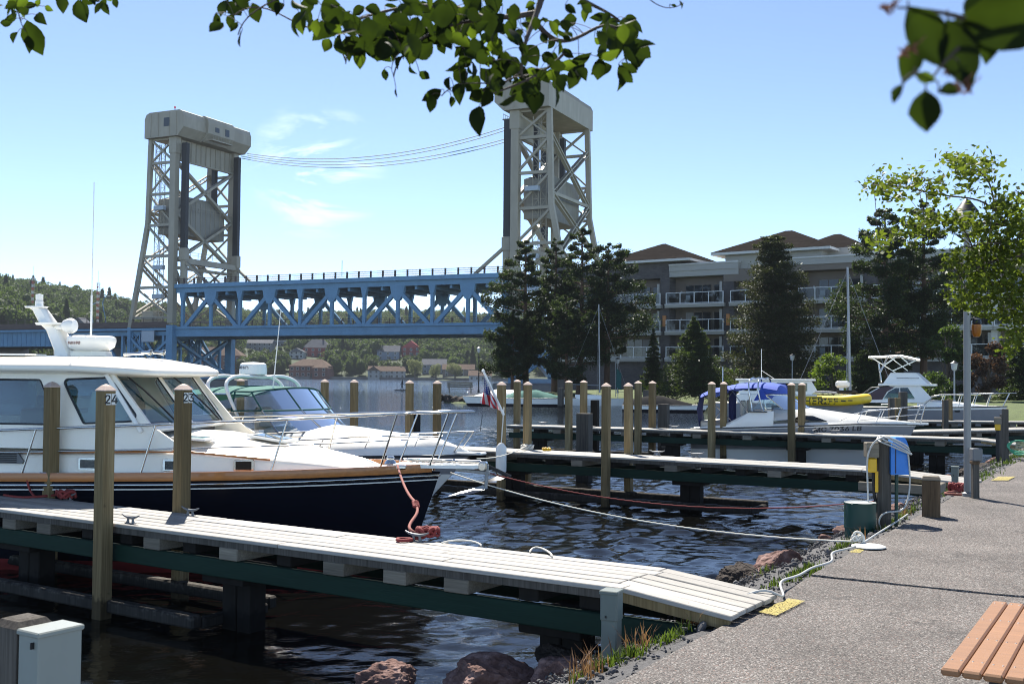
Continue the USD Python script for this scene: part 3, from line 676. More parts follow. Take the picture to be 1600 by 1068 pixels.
# windshield: two raked front panes and the pillars around them
bot = lambda o: np.array([-3.78 - .10 * abs(o), o * 1.38, 1.98]); top_ = lambda o: np.array([-4.36 - .06 * abs(o), o * 1.31, 2.72])
def wpt(o, k): return bot(o) * (1 - k) + top_(o) * k
nrm = np.cross(top_(0) - bot(0), [0, 1., 0]); nrm /= np.linalg.norm(nrm); nrm = nrm if nrm[0] > 0 else -nrm
for o in (-1, 0, 1):
    P_(B1, G().beam(wpt(o * .985, -.08), wpt(o * .985, 1.0), .11 if o else .085, .06, up=nrm, bevel=.015), 'windshield_pillar', 'gelcoat')
for k in (-.04, 1.0):
    P_(B1, G().beam(wpt(-1, k), wpt(0, k), .07, .06, up=nrm, bevel=.01).beam(wpt(0, k), wpt(1, k), .07, .06, up=nrm, bevel=.01), 'windshield_rail', 'gelcoat')
for a, b in ((-.945, -.035), (.035, .945)):
    c = [wpt(a, .02), wpt(b, .02), wpt(b, .96), wpt(a, .96)]
    P_(B1, G().add(c, [[0, 1, 2, 3]]), 'windshield_pane', 'tinted_glass')
    P_(B1, G().tube(c, .012, 6, closed=True), 'windshield_seal', 'dark_trim')
for o0, o1 in ((-.78, -.35), (.2, .75)):
    g = G().tube([wpt(o0, 1.02) + nrm * .05, wpt((o0 + o1) / 2, .62) + nrm * .06, wpt(o1, .18) + nrm * .035], .012, 6)
    g.tube([wpt(o1 - .08, .42) + nrm * .03, wpt(o1 + .05, .02) + nrm * .03], .012, 6)
    P_(B1, g, 'wiper', 'black_metal')
# roof with a rounded front and thick brow
def roof_outline(grow=0.0):
    f = [(-3.80 - .08 * (o / 1.2) ** 2 - .55 * max(0, abs(o) - 1.15) ** 1.2 / .3, o * (1.55 / 1.5)) for o in np.linspace(-1.5, 1.5, 25)]
    return Polygon([(-9.8, -1.5)] + f + [(-9.8, 1.5)]).buffer(-.05).buffer(.05 + grow)
R0 = roof_outline()
def roof_ring(grow, z, cr):
    P = R0.buffer(grow); e = P.exterior
    pts = [e.interpolate(t, normalized=True).coords[0] for t in np.linspace(0, 1, 90, endpoint=False)]
    return [[x, y, z + .05 * np.clip((x + 4.9), -1, 0) * 0 - .05 * np.clip(x + 4.9, 0, 2) ** 1.6 + cr * (1 - (y / 1.6) ** 2)] for x, y in pts]
P_(B1, G().loft([roof_ring(-.26, 2.70, 0.0), roof_ring(-.03, 2.735, 0), roof_ring(.0, 2.775, 0), roof_ring(-.02, 2.83, .0), roof_ring(-.14, 2.865, .03), roof_ring(-.7, 2.90, .06), roof_ring(-1.3, 2.91, .06)]), 'roof', 'cream_gelcoat', 45)
P_(B1, G().box((-6.6, -.55, 2.975), (1.3, .55, .03), .01), 'roof_hatch', 'gelcoat')
# mast, radar, lights
g = G()
def mring(x, z, lx, ly): return [[x + lx * a, ly * b, z] for a, b in ((-.5, -.3), (-.35, -.5), (.2, -.5), (.5, -.2), (.5, .2), (.2, .5), (-.35, .5), (-.5, .3))]
g.loft([mring(-5.72, 2.92, .42, .42), mring(-5.80, 3.06, .32, .30), mring(-5.98, 3.36, .26, .20), mring(-6.10, 3.46, .26, .17), mring(-6.24, 3.66, .22, .15), mring(-6.30, 3.70, .24, .15)])
g.loft([mring(-6.02, 3.435, .46, .34), mring(-6.02, 3.47, .50, .36)])
g.loft([mring(-6.31, 3.695, .30, .2), mring(-6.31, 3.72, .34, .2)])
P_(B1, g, 'mast', 'gelcoat', 35)
P_(B1, G().lathe([(0, 3.04), (.24, 3.045), (.33, 3.11), (.355, 3.20), (.345, 3.25), (.30, 3.275), (0, 3.285)], 40, np.block([[np.eye(3), np.array([[-5.40], [0], [0]])], [np.zeros((1, 3)), 1]])), 'radar_dome', 'gelcoat', 40)
P_(B1, G().loft([mring(-5.42, 2.93, .9, .5), mring(-5.40, 2.97, .6, .4), mring(-5.40, 3.045, .55, .4)]), 'radar_mount', 'cream_gelcoat', 35)
m = meshkit.text_mesh('marine', .062, .002, bold=True)
v = m.vertices.copy(); wv = v[:, 0].max()
th = (v[:, 0] - wv / 2) / .352 - PI / 2 - .33
rad = .348 + v[:, 2]
P_(B1, (np.stack([-5.40 + rad * np.cos(th), rad * np.sin(th), 3.145 + v[:, 1]], 1), m.faces), 'radar_lettering', 'letter_brown')
P_(B1, G().lathe([(0, 3.72), (.06, 3.72), (.06, 3.80), (.05, 3.81), (.055, 3.86), (.055, 3.90), (0, 3.91)], 20, np.block([[np.eye(3), np.array([[-6.27], [0], [0]])], [np.zeros((1, 3)), 1]])), 'anchor_light', 'gelcoat', 40)
sp = G().lathe([(0, -.10), (.085, -.095), (.115, -.02), (.115, .03), (.09, .075), (0, .085)], 22, np.block([[rot([0, 1, 0], PI / 2), np.array([[-5.68], [-.12], [3.42]])], [np.zeros((1, 3)), 1]]))
sp.tube([(-5.95, -.05, 3.40), (-5.80, -.11, 3.40)], .04, 8)
P_(B1, sp, 'searchlight', 'gelcoat', 40)
P_(B1, G().tube([(-5.5, .15, 2.95), (-5.5, .15, 3.9)], .016, 7).tube([(-5.5, .15, 3.9), (-5.50, .15, 5.62)], .008, 6), 'whip_antenna', 'gelcoat')
P_(B1, G().tube([(-4.9, .05, 3.0), (-4.55, .0, 3.02)], .022, 8).lathe([(.02, -.09), (.03, 0), (.05, .06)], 12, np.block([[rot([0, 1, 0], PI / 2), np.array([[-4.5], [0], [3.03]])], [np.zeros((1, 3)), 1]])).lathe([(.02, -.12), (.03, 0), (.05, .06)], 12, np.block([[rot([0, 1, 0], PI / 2), np.array([[-4.33], [.08], [3.03]])], [np.zeros((1, 3)), 1]])), 'horn', 'steel', 40)
# interior seen through the windows
P_(B1, G().box((-6.7, 0, 1.72), (5.2, 2.6, .03)), 'cabin_sole', 'upholstery')
P_(B1, G().loft([[[-4.95, o, 1.9], [-4.55, o, 1.9], [-4.62, o, 2.46], [-4.82, o, 2.46]] for o in (-.95, -.45)]).box((-4.75, -.7, 1.84), (.5, .55, .2), .04), 'helm_seat', 'upholstery')
P_(B1, G().box((-4.15, -.1, 1.88), (.5, 2.4, .26), .03), 'dashboard', 'cabin_dark')
P_(B1, G().box((-6.2, .9, 1.95), (1.6, .5, .4), .05).box((-6.2, 1.13, 2.2), (1.6, .12, .3), .04), 'settee', 'upholstery')
# portlights, vent, hatches
for (x0, x1) in ((-4.72, -4.36), (-3.53, -3.22), (-2.6, -2.34)):
    z0, z1 = zs1(-4) + .07, zs1(-4) + .24
    po = rounded([(x0, z0), (x1, z0), (x1, z1), (x0, z1)], .03)
    for sd in (-1, 1):
        t3 = lambda u, v, w=0, sd=sd: np.array([u, sd * (tw(u) + .030 - w), v])
        a = P_(B1, plate(po, [po.buffer(-.03)], .03, t3), 'portlight', 'steel')
        P_(B1, plate(po.buffer(-.028), [], .012, lambda u, v, w, t3=t3: t3(u, v, w - .002)), 'pane', 'smoke_glass', parent=T(a.path, B1.M))
ve = rounded([(-6.3, 1.47), (-5.56, 1.47), (-5.53, 1.50), (-5.62, 1.62), (-6.3, 1.63)], .02)
vp = P_(B1, plate(ve, [], .02, lambda u, v, w: np.array([u, -(tw(u) + .02 - w), v])), 'engine_vent', 'lead_grey')
for k in range(5): P_(B1, G().beam((-6.25, -(tw(-6) + .026), 1.492 + k * .027), (-5.64, -(tw(-5.7) + .026), 1.492 + k * .027), .012, .014), 'vent_slot', 'black_metal', parent=T(vp.path, B1.M))
def hatch(x, o, w, l, z, tilt):
    R = rot([0, 1, 0], tilt)
    a = P_(B1, G().box((x, o, z), (l, w, .035), .012, R), 'deck_hatch', 'gelcoat')
    P_(B1, G().box(np.array([x, o, z]) + R @ [0, 0, .02], (l * .75, w * .75, .012), .004, R), 'hatch_glass', 'side_glass', parent=T(a.path, B1.M))
hatch(-3.30, -.95, .36, .5, 1.83, .05); hatch(-2.5, -.05, .55, .6, 1.80, .14)
# bow rail, pulpit, anchor, chain
rz = lambda x: zs1(x) + np.interp(x, [-6, 0.4], [.63, .80])
for sd in (-1, 1):
    xs = np.linspace(-6.4, -.3, 30)
    top = [[x, sd * (float(H1.bs(x)) * (1 if x < -.8 else .96) - .10 + .02), rz(x)] for x in xs] + [[-.0, sd * .38, rz(0)], [.30, sd * .25, rz(.3)], [.46, sd * .0, rz(.4)]]
    mid = [[x + .05, sd * (float(H1.bs(x)) - .09), zs1(x) + np.interp(x, [-6, 0], [.33, .42])] for x in np.linspace(-6.4, -.5, 24)] + [[-.05, sd * .30, zs1(0) + .43]]
    if sd < 0: top = top[:-1] + [top[-1]]
    stan = [((x, sd * (float(H1.bs(x)) - .08), zs1(x)), (x + .2, sd * (float(H1.bs(x + .2)) - .085), rz(x + .2) - .005)) for x in (-5.5, -3.8, -2.1)] + [((-.75, sd * .52, 1.45), (-.5, sd * .62, rz(-.5))), ((-.12, sd * .22, 1.47), (.16, sd * .30, rz(.16)))]
    rail_run(B1, top, stan, .017, mid=mid)
pul = rounded([(-.65, -.26), (.50, -.15), (.56, -.08), (.56, .08), (.50, .15), (-.65, .26)], .04)
P_(B1, G().prism(pul, 1.425, 1.475), 'pulpit', 'gelcoat')
P_(B1, G().tube([(-.55, 0, 1.53), (.55, 0, 1.52), (.66, 0, 1.46)], .022, 8).box((.60, 0, 1.46), (.12, .14, .12), .02).tube([(.60, -.1, 1.45), (.60, .1, 1.45)], .05, 12), 'anchor_roller', 'steel', 35)
an = G().beam((.2, 0, 1.40), (.70, 0, 1.36), .03, .05, bevel=.01).beam((.66, 0, 1.48), (.64, 0, 1.14), .03, .05, bevel=.01)
an.loft([[[.66, -.02, 1.14], [.60, 0, 1.19], [.66, .02, 1.14]], [[.48, -.13, 1.08], [.46, 0, 1.14], [.48, .13, 1.08]], [[.25, -.09, 1.05], [.27, 0, 1.09], [.25, .09, 1.05]], [[.10, -.01, 1.02], [.11, 0, 1.03], [.10, .01, 1.02]]])
P_(B1, an, 'anchor', 'galvanised', 35)
an2 = G().beam((.55, .06, 1.50), (.98, .12, 1.30), .03, .05, bevel=.01).loft([[[.98, .10, 1.28], [.93, .12, 1.33], [.98, .14, 1.28]], [[.78, .02, 1.25], [.78, .12, 1.31], [.78, .22, 1.25]], [[.62, .11, 1.22], [.63, .12, 1.24], [.62, .13, 1.22]]])
P_(B1, an2, 'anchor', 'black_metal', 35, label='dark second anchor beside the bright one')
ch = G()
for k in range(22): ch.tube([np.array([-.45 + k * .045, .02, 1.50]) + R for R in (np.array([.03 * math.cos(a), (.014 if k % 2 else 0) * math.sin(a), (0 if k % 2 else .014) * math.sin(a)]) for a in np.linspace(0, 2 * PI, 7)[:-1])], .006, 4, closed=True)
P_(B1, ch, 'anchor_chain', 'galvanised')
P_(B1, G().lathe([(0, 1.57), (.05, 1.565), (.06, 1.54), (.045, 1.52), (.07, 1.50), (.09, 1.46)], 20, np.block([[np.eye(3), np.array([[-.75], [0], [0]])], [np.zeros((1, 3)), 1]])), 'windlass', 'steel', 40)
for x in (-5.05, -.55):
    P_(B1, G().box((x, -float(H1.bs(x)) + .02, zs1(x) + .04), (.28, .05, .055), .012), 'fairlead', 'steel')

# ---- 2: express cruiser with green canvas
zs2 = lambda x: 1.28 + .0 * x + .02 * np.clip(x + 2, -6, 2)
H2 = Hull(7.6, 1.36, zs2, rake=1.7, Lb=.6, p=2.3, bowfine=.08)
B2 = thing('express_cruiser', 'white express cruiser with green canvas top, steel arch and radar dome', 'boat', M=bframe(at(734, 716, 19.3), 24))
P_(B2, H2.band(.0, .80, 7), 'hull', 'gelcoat', 40); P_(B2, H2.band(.80, 1.0, 3), 'hull_stripe', 'grey_hull', 40)
P_(B2, H2.transom(), 'transom', 'gelcoat')
for sd in (-1, 1): P_(B2, G().tube(H2.line(lambda x: zs2(x), .006, sd), .022, 8), 'rub_rail', 'dark_trim', True)
def fore_ring(x):
    zd = zs2(x) - .0; w = max(float(H2.bs(x)) - .03, .05); k = np.interp(x, [-4.0, -2.6, -.3, 0], [1, .9, .14, .02])
    pts = [(-w, zd), (-w + .03, zd + .13 * min(1, k * 3)), (-w * .82, zd + .16 * min(1, k * 3) + .08 * k), (-w * .62, zd + .20 + .24 * k if k > .3 else zd + .05 + .75 * k), (-w * .3, zd + (.20 + .32 * k if k > .3 else .05 + .9 * k)), (0, zd + (.21 + .34 * k if k > .3 else .05 + .95 * k))]
    return [[x, a, b] for a, b in pts + [(-a, b) for a, b in pts[-2::-1]]]
P_(B2, G().loft([fore_ring(x) for x in np.linspace(-3.9, -.02, 30)]), 'foredeck', 'gelcoat', 40)
for sd in (-1, 1):
    g = G().loft([[[x, sd * (float(H2.bs(x)) - .02), zs2(x)], [x, sd * (float(H2.bs(x)) - .05), z1], [x, sd * (float(H2.bs(x)) - .20), z1], [x, sd * (float(H2.bs(x)) - .20), zs2(x) - .3]] for x, z1 in zip(np.linspace(-7.4, -3.6, 12), np.linspace(1.45, 1.72, 12))])
    P_(B2, g, 'coaming', 'gelcoat', 40)
    vt = rounded([(-2.85, 1.36), (-2.2, 1.33), (-2.15, 1.36), (-2.35, 1.43), (-2.8, 1.46)], .02)
    P_(B2, plate(vt, [], .02, lambda u, v, w, sd=sd: np.array([u, sd * (float(H2.bs(u)) - .01 - (v - 1.3) * .28 + .035 - w), v + .02])), 'cabin_window', 'smoke_glass')
_P0 = P_
def P_(t, g, *a, **k):                     # everything of the cockpit stands .42 m further forward
    if isinstance(g, G): g.v = [v + [.42, 0, 0] for v in g.v]
    else: g = (g[0] + [.42, 0, 0], g[1])
    return _P0(t, g, *a, **k)
a2b = lambda o: np.array([-3.16 - .52 * (o / 1.12) ** 2, o, 1.70 - .03 * abs(o)]); a2m = lambda o: np.array([-3.70 - .36 * (o / 1.12) ** 2, o * .98, 2.06]); a2t = lambda o: np.array([-4.08 - .26 * (o / 1.12) ** 2, o * .95, 2.47 - .07 * (o / 1.12) ** 2])
oo2 = (-1.14, -.38, .38, 1.14)
for nm, f0, f1, mt, fr, fm in (('windshield_pane', a2b, a2m, 'clear_vinyl', .018, 'steel'), ('canvas_window', a2m, a2t, 'clear_vinyl', .016, 'dark_green_canvas')):
    for a, b in zip(oo2[:-1], oo2[1:]):
        oos = np.linspace(a, b, 7)
        P_(B2, G().loft([[f0(o) * (1 - k) + f1(o) * k for k in (.02, .5, .98)] for o in oos], closed=False), nm, mt, True)
    for o in oo2: P_(B2, G().tube([f0(o), f1(o)], fr, 7), 'windshield_frame' if fm == 'steel' else 'canvas_seam', fm)
    P_(B2, G().tube([f1(o) for o in np.linspace(-1.14, 1.14, 25)], fr, 7), 'windshield_rail' if fm == 'steel' else 'canvas_hem', fm if fm == 'dark_green_canvas' else 'dark_green_canvas')
P_(B2, G().tube([a2b(o) for o in np.linspace(-1.14, 1.14, 25)], .016, 7), 'windshield_base', 'dark_trim')
for sd in (-1, 1):
    c = [a2b(sd * 1.14), a2m(sd * 1.14), np.array([-5.0, sd * 1.14, 2.02]), np.array([-5.05, sd * 1.16, 1.62])]
    P_(B2, G().add(c, [[0, 1, 2, 3]]), 'side_windshield', 'clear_vinyl'); P_(B2, G().tube(c, .016, 6, closed=True), 'side_frame', 'steel')
    c2 = [a2m(sd * 1.14), a2t(sd * 1.14), np.array([-4.7, sd * 1.1, 2.40]), np.array([-4.75, sd * 1.14, 2.04])]
    P_(B2, G().add(c2, [[0, 1, 2, 3]]), 'side_curtain', 'clear_vinyl'); P_(B2, G().tube(c2, .020, 6, closed=True), 'curtain_hem', 'dark_green_canvas')
def top_ring(x):
    z = np.interp(x, [-7.0, -6.2, -5.4, -4.7, -4.08], [2.30, 2.42, 2.50, 2.50, 2.47]); w = np.interp(x, [-7.0, -4.1], [1.16, 1.1])
    return [[x - (0.26 * abs(o) ** 2 if x > -4.3 else 0), o * w, z - .10 * o ** 2 - .05 * abs(o) ** 6] for o in np.linspace(-1, 1, 15)]
xs = np.linspace(-7.0, -4.06, 18)
ga = G().loft([top_ring(x) for x in xs], closed=False).loft([[[p[0], p[1], p[2] - .015] for p in top_ring(x)] for x in xs], closed=False)
P_(B2, ga, 'canvas_top', 'green_canvas', True)
for sd in (-1,):
    P_(B2, G().loft([[[x, sd * 1.15, 2.33], [x, sd * 1.2, 1.9], [x, sd * 1.22, 1.5]] for x in np.linspace(-7.0, -5.35, 6)], closed=False), 'aft_curtain', 'dark_green_canvas', True)
for off in (0, .42):
    pts = [(-5.0 + off, -1.2, 1.62), (-5.2 + off, -1.16, 2.3), (-5.32 + off, -1.1, 2.56), (-5.36 + off, -.95, 2.635), (-5.38 + off, 0, 2.66)]
    pts = pts + [(x, -y, z) for x, y, z in pts[-2::-1]]
    P_(B2, G().tube(spline(pts, 50), .034, 8), 'arch_tube', 'gelcoat', True)
for z, yy in ((1.72, 1.2), (2.35, 1.155)):
    for sd in (-1, 1): P_(B2, G().tube([(-5.02 - (z - 1.62) * .3, sd * yy, z), (-4.62 - (z - 1.62) * .3, sd * yy, z)], .018, 7), 'arch_rung', 'steel')
P_(B2, G().box((-5.14, 0, 2.675), (.5, .55, .02), .006), 'radar_shelf', 'gelcoat')
P_(B2, G().lathe([(0, 2.685), (.20, 2.69), (.265, 2.72), (.268, 2.80), (.25, 2.91), (.20, 2.945), (0, 2.955)], 36, np.block([[np.eye(3), np.array([[-5.14], [0], [0]])], [np.zeros((1, 3)), 1]])), 'radar_dome', 'gelcoat', 40)
m = meshkit.text_mesh('MRAD', .072, .002, bold=True); v = m.vertices.copy(); wv = v[:, 0].max()
th = (v[:, 0] - wv / 2) / .262 - PI / 2 - .25 ; rad = .262 + v[:, 2]
P_(B2, (np.stack([-5.14 + rad * np.cos(th), rad * np.sin(th), 2.80 + v[:, 1]], 1), m.faces), 'radar_lettering', 'letter_navy')
P_(B2, G().tube([(-4.3, -.5, 2.42), (-4.15, -.5, 3.9)], np.array([.014, .006]), 6), 'whip_antenna', 'gelcoat')
for y in (-.6, .5):
    P_(B2, G().box((-5.0, y, 1.62), (.5, .5, .14), .05).box((-5.25, y, 1.83), (.14, .5, .48), .05), 'helm_seat', 'upholstery')
P_(B2, G().sheet([(-7.3, -1.2), (-3.8, -1.1), (-3.8, 1.1), (-7.3, 1.2)], 1.0), 'cockpit_sole', 'upholstery')
P_ = _P0
rz2 = lambda x: zs2(x) + np.interp(x, [-4.2, 0.1], [.22, .43])
for sd in (-1, 1):
    xs = np.linspace(-4.1, -.25, 20)
    top = [[x, sd * max(float(H2.bs(x)) - .12, .12), rz2(x)] for x in xs] + [[.12, sd * .1, rz2(.1)], [.16, 0, rz2(.1)]]
    stan = [((x, sd * (float(H2.bs(x)) - .1), zs2(x) + .1), (x + .1, sd * (float(H2.bs(x + .1)) - .11), rz2(x + .1))) for x in (-3.3, -2.5, -1.7, -.9)] + [((-.25, sd * .12, 1.38), (.02, sd * .12, rz2(0)))]
    rail_run(B2, top, stan, .012)
P_(B2, G().box((-.1, 0, 1.36), (.75, .26, .05), .02), 'pulpit', 'gelcoat')
P_(B2, G().tube([(.2, 0, 1.75), (.24, 0, 2.05)], .006, 5), 'bow_staff', 'black_metal')

# ---- 3: cruiser with blue canvas
zs3 = lambda x: 1.06 + .055 * np.clip(x + 6.5, 0, 4.8) + 0 * x
H3 = Hull(6.9, 1.25, zs3, rake=.85, Lb=.62, p=2.2, bowfine=.06)
B3 = thing('blue_top_cruiser', 'white cabin cruiser with bright blue canvas bimini and registration letters on its bow', 'boat', M=bframe(at(1432, 680, 34.0), 24))
P_(B3, H3.band(0, .55, 5), 'hull', 'gelcoat', 40); P_(B3, H3.band(.55, .97, 5), 'hull_side', 'grey_hull', 40); P_(B3, H3.band(.97, 1.0, 2), 'gunwale', 'gelcoat', 40)
P_(B3, H3.transom(), 'transom', 'gelcoat')
def fore3(x):
    w = max(float(H3.bs(x)) - .02, .04); zd = zs3(x); k = np.interp(x, [-4.3, -3.3, -2.0, -.7, 0], [.54, .50, .26, .07, .015])
    pts = [(-w, zd), (-w + .05, zd + .05), (-w * .88, zd + .08 + k * .06), (-w * .74, zd + .05 + k * .75), (-w * .5, zd + .06 + k * .93), (0, zd + .06 + k)]
    return [[x, a, b] for a, b in pts + [(-a, b) for a, b in pts[-2::-1]]]
P_(B3, G().loft([fore3(x) for x in np.linspace(-4.3, -.02, 30)]), 'cabin_trunk', 'gelcoat', 40)
for sd in (-1, 1):
    g = G().loft([[[x, sd * (float(H3.bs(x)) - .02), zs3(x)], [x, sd * (float(H3.bs(x)) - .10), z1], [x, sd * (float(H3.bs(x)) - .22), z1], [x, sd * (float(H3.bs(x)) - .22), .8]] for x, z1 in zip(np.linspace(-6.8, -4.2, 12), np.r_[np.linspace(1.1, 1.2, 5), np.linspace(1.3, 1.66, 4), [1.67, 1.68, 1.68]])])
    P_(B3, g, 'coaming', 'gelcoat', 40)
    w_ = rounded([(-4.5, 1.28), (-2.5, 1.38), (-3.0, 1.56), (-3.4, 1.56), (-3.6, 1.44), (-4.2, 1.37)], .015)
    P_(B3, plate(w_, [], .02, lambda u, v, w, sd=sd: np.array([u, sd * (float(H3.bs(u)) * .90 - (v - 1.3) * .36 + .03 - w), v])), 'cabin_window', 'smoke_glass')
    P_(B3, G().tube(H3.line(zs3, .008, sd), .022, 8), 'rub_rail', 'dark_trim', True)
ws_b = lambda o: np.array([-3.15 - .75 * (o / 1.08) ** 2, o, 1.74]); ws_t = lambda o: np.array([-3.95 - .5 * (o / 1.05) ** 2, o * .94, 2.20])
for a, b in ((-1.08, -.3), (-.3, .3), (.3, 1.08)):
    P_(B3, G().loft([[ws_b(o), ws_t(o)] for o in np.linspace(a, b, 6)], closed=False), 'windshield_pane', 'tinted_glass', True)
for o in (-1.08, -.3, .3, 1.08): P_(B3, G().tube([ws_b(o), ws_t(o)], .018, 6), 'windshield_frame', 'steel')
P_(B3, G().tube([ws_t(o) for o in np.linspace(-1.08, 1.08, 21)], .018, 6), 'windshield_rail', 'steel')
for sd in (-1, 1):
    c = [ws_b(sd * 1.08), ws_t(sd * 1.08), np.array([-4.9, sd * 1.05, 1.72])]
    P_(B3, G().add(c, [[0, 1, 2]]), 'side_windshield', 'tinted_glass'); P_(B3, G().tube(c, .016, 6, closed=True), 'side_frame', 'steel')
def bim(x):
    z = np.interp(x, [-6.6, -6.3, -5.4, -4.6, -4.1], [2.24, 2.38, 2.56, 2.60, 2.52])
    return [[x, o * 1.08, z - .08 * o ** 2 - .10 * abs(o) ** 8] for o in np.linspace(-1, 1, 15)]
P_(B3, G().loft([bim(x) for x in np.linspace(-6.6, -4.1, 14)], closed=False).loft([[[a, b, c - .02] for a, b, c in bim(x)] for x in np.linspace(-6.6, -4.1, 14)], closed=False), 'bimini', 'blue_canvas', True)
P_(B3, G().loft([[np.array(bim(-4.1)[k]) * (1 - t) + (ws_t(np.linspace(-1, 1, 15)[k] * 1.08) + [.02, 0, .02]) * t + [0, 0, .05 * math.sin(t * PI)] for k in range(15)] for t in np.linspace(0, 1, 6)], closed=False), 'front_curtain', 'blue_canvas', True)
for sd in (-1, 1):
    c = [np.array(bim(-4.6)[0 if sd < 0 else -1]), np.array(bim(-4.1)[0 if sd < 0 else -1]), ws_t(sd * 1.08), np.array([-4.4, sd * 1.03, 2.06]), np.array([-4.85, sd * 1.05, 2.0])]
    P_(B3, G().add(c, [[0, 1, 2], [0, 2, 3], [0, 3, 4]]), 'side_curtain', 'blue_canvas')
P_(B3, G().loft([[[-6.6 + .04 * math.sin(o * 9), o, 2.18], [-6.66 + .05 * math.sin(o * 7), o, 1.7], [-6.62, o, 1.12]] for o in np.linspace(-1.06, -.55, 8)], closed=False), 'back_curtain', 'navy_canvas', True)
P_(B3, G().loft([[[x, -.2 + .05 * math.sin(x * 30), 2.3], [x, -.2, 1.15]] for x in np.linspace(-5.85, -5.6, 6)], closed=False), 'rolled_curtain', 'navy_canvas', True)
for x0, x1 in ((-4.87, -4.98), (-4.48, -4.68)):
    pts = [(x0, -1.16, 1.66), (x1, -1.12, 2.3), (x1 - .02, -1.0, 2.62), (x1, -.8, 2.70), (x1, 0, 2.72)]; pts += [(x, -y, z) for x, y, z in pts[-2::-1]]
    P_(B3, G().tube(spline(pts, 44), .028, 7), 'arch_tube', 'steel', True)
P_(B3, G().box((-4.7, -1.16, 1.655), (.62, .12, .03), .01), 'arch_foot', 'dark_trim')
for a, b in (((-6.5, -1.05, 2.2), (-5.5, -1.1, 1.3)), ((-5.4, -1.05, 2.5), (-6.2, -1.1, 1.2)), ((-5.6, -1.05, 2.4), (-5.0, -1.1, 1.6))): P_(B3, G().tube([a, b], .012, 5), 'bimini_bow', 'steel')
for y in (-.5, .5): P_(B3, G().box((-5.1, y, 1.5), (.45, .45, .12), .04).box((-5.3, y, 1.75), (.12, .45, .5), .04), 'helm_seat', 'cushion_light')
P_(B3, G().box((-6.4, 0, 1.15), (.5, 1.9, .35), .06), 'stern_seat', 'cushion_light')
P_(B3, G().sheet([(-6.7, -1.1), (-4.2, -1.1), (-4.2, 1.1), (-6.7, 1.1)], .8), 'cockpit_sole', 'upholstery')
for sd in (-1, 1):
    zz = lambda x: np.interp(x, [-2.2, -1.7, .25], [1.42, 1.68, 1.92])
    top = [[x, sd * (max(float(H3.bs(x)) - .1, .22)), zz(x)] for x in np.linspace(-2.2, -.2, 14)] + [[.2, sd * .2, 1.92], [.3, 0, 1.92]]
    mid = [[x, sd * (max(float(H3.bs(x)) - .09, .22)), zz(x) - .25] for x in np.linspace(-1.6, -.2, 10)] + [[.18, sd * .2, 1.66]]
    stan = [((x - .12, sd * (float(H3.bs(x - .1)) - .09), zs3(x)), (x + .06, sd * max(float(H3.bs(x)) - .1, .22), zz(x + .06))) for x in (-1.6, -1.05, -.5)] + [((-.08, sd * .14, 1.36), (.12, sd * .2, 1.92)), ((.12, sd * .16, 1.36), (.25, sd * .15, 1.92))]
    rail_run(B3, top, stan, .014, mid=mid)
P_(B3, G().prism(rounded([(-.5, -.2), (.35, -.14), (.35, .14), (-.5, .2)], .05), 1.33, 1.39), 'pulpit', 'gelcoat')
m = meshkit.text_mesh('MC 7036 LB', .14, .004, bold=True); v = m.vertices.copy(); w_ = v[:, 0].max()
q = []
for p in v:
    x = -2.95 + p[0] * 1.42 / w_; z = zs3(x) - .20 + p[1]; q.append(H3.pt(x, H3.q(x, z), -1) - [0, p[2] + .004, 0])
P_(B3, (np.array(q), m.faces), 'registration', 'number_black')
P_(B3, G().tube([(-6.3, .9, 1.1), (-6.3, .9, 3.1)], .012, 5), 'whip_antenna', 'gelcoat')

# ---- 4: flybridge boat with grey hull
k4 = 1.174; Z4 = lambda z: EYE + (z - EYE) * k4
zs4 = lambda x: Z4(1.50) + .024 * np.clip(x + 6, 0, 6)
H4 = Hull(8.2, 1.55, zs4, rake=1.0, Lb=.6, p=2.4, bowfine=.08)
B4 = thing('flybridge_boat', 'grey hulled flybridge boat with white cabin and folding white bimini frame', 'boat', M=bframe(at(1574, 635, 54), 20))
P_(B4, H4.band(0, .93, 7), 'hull', 'grey_hull', 40); P_(B4, H4.band(.93, 1, 2), 'gunwale', 'gelcoat', 40); P_(B4, H4.transom(), 'transom', 'grey_hull'); P_(B4, H4.deck(), 'deck', 'gelcoat', 40)
for sd in (-1, 1): P_(B4, G().tube(H4.line(zs4, .01, sd), .03, 8), 'rub_rail', 'dark_trim', True)
def f4(x):
    w = max(float(H4.bs(x)) - .25, .06); zd = zs4(x); k = np.interp(x, [-4.2, -2.5, -.9], [.42, .25, .02])
    pts = [(-w, zd), (-w * .9, zd + k * .8), (-w * .5, zd + k), (0, zd + k + .03)]
    return [[x, a, b] for a, b in pts + [(-a, b) for a, b in pts[-2::-1]]]
P_(B4, G().loft([f4(x) for x in np.linspace(-4.2, -.9, 14)]), 'trunk_cabin', 'gelcoat', 40)
t3 = lambda u, v, w=0, sd=-1: np.array([u * k4, sd * (1.30 - .12 * (v - 1.8) - w), Z4(v)])
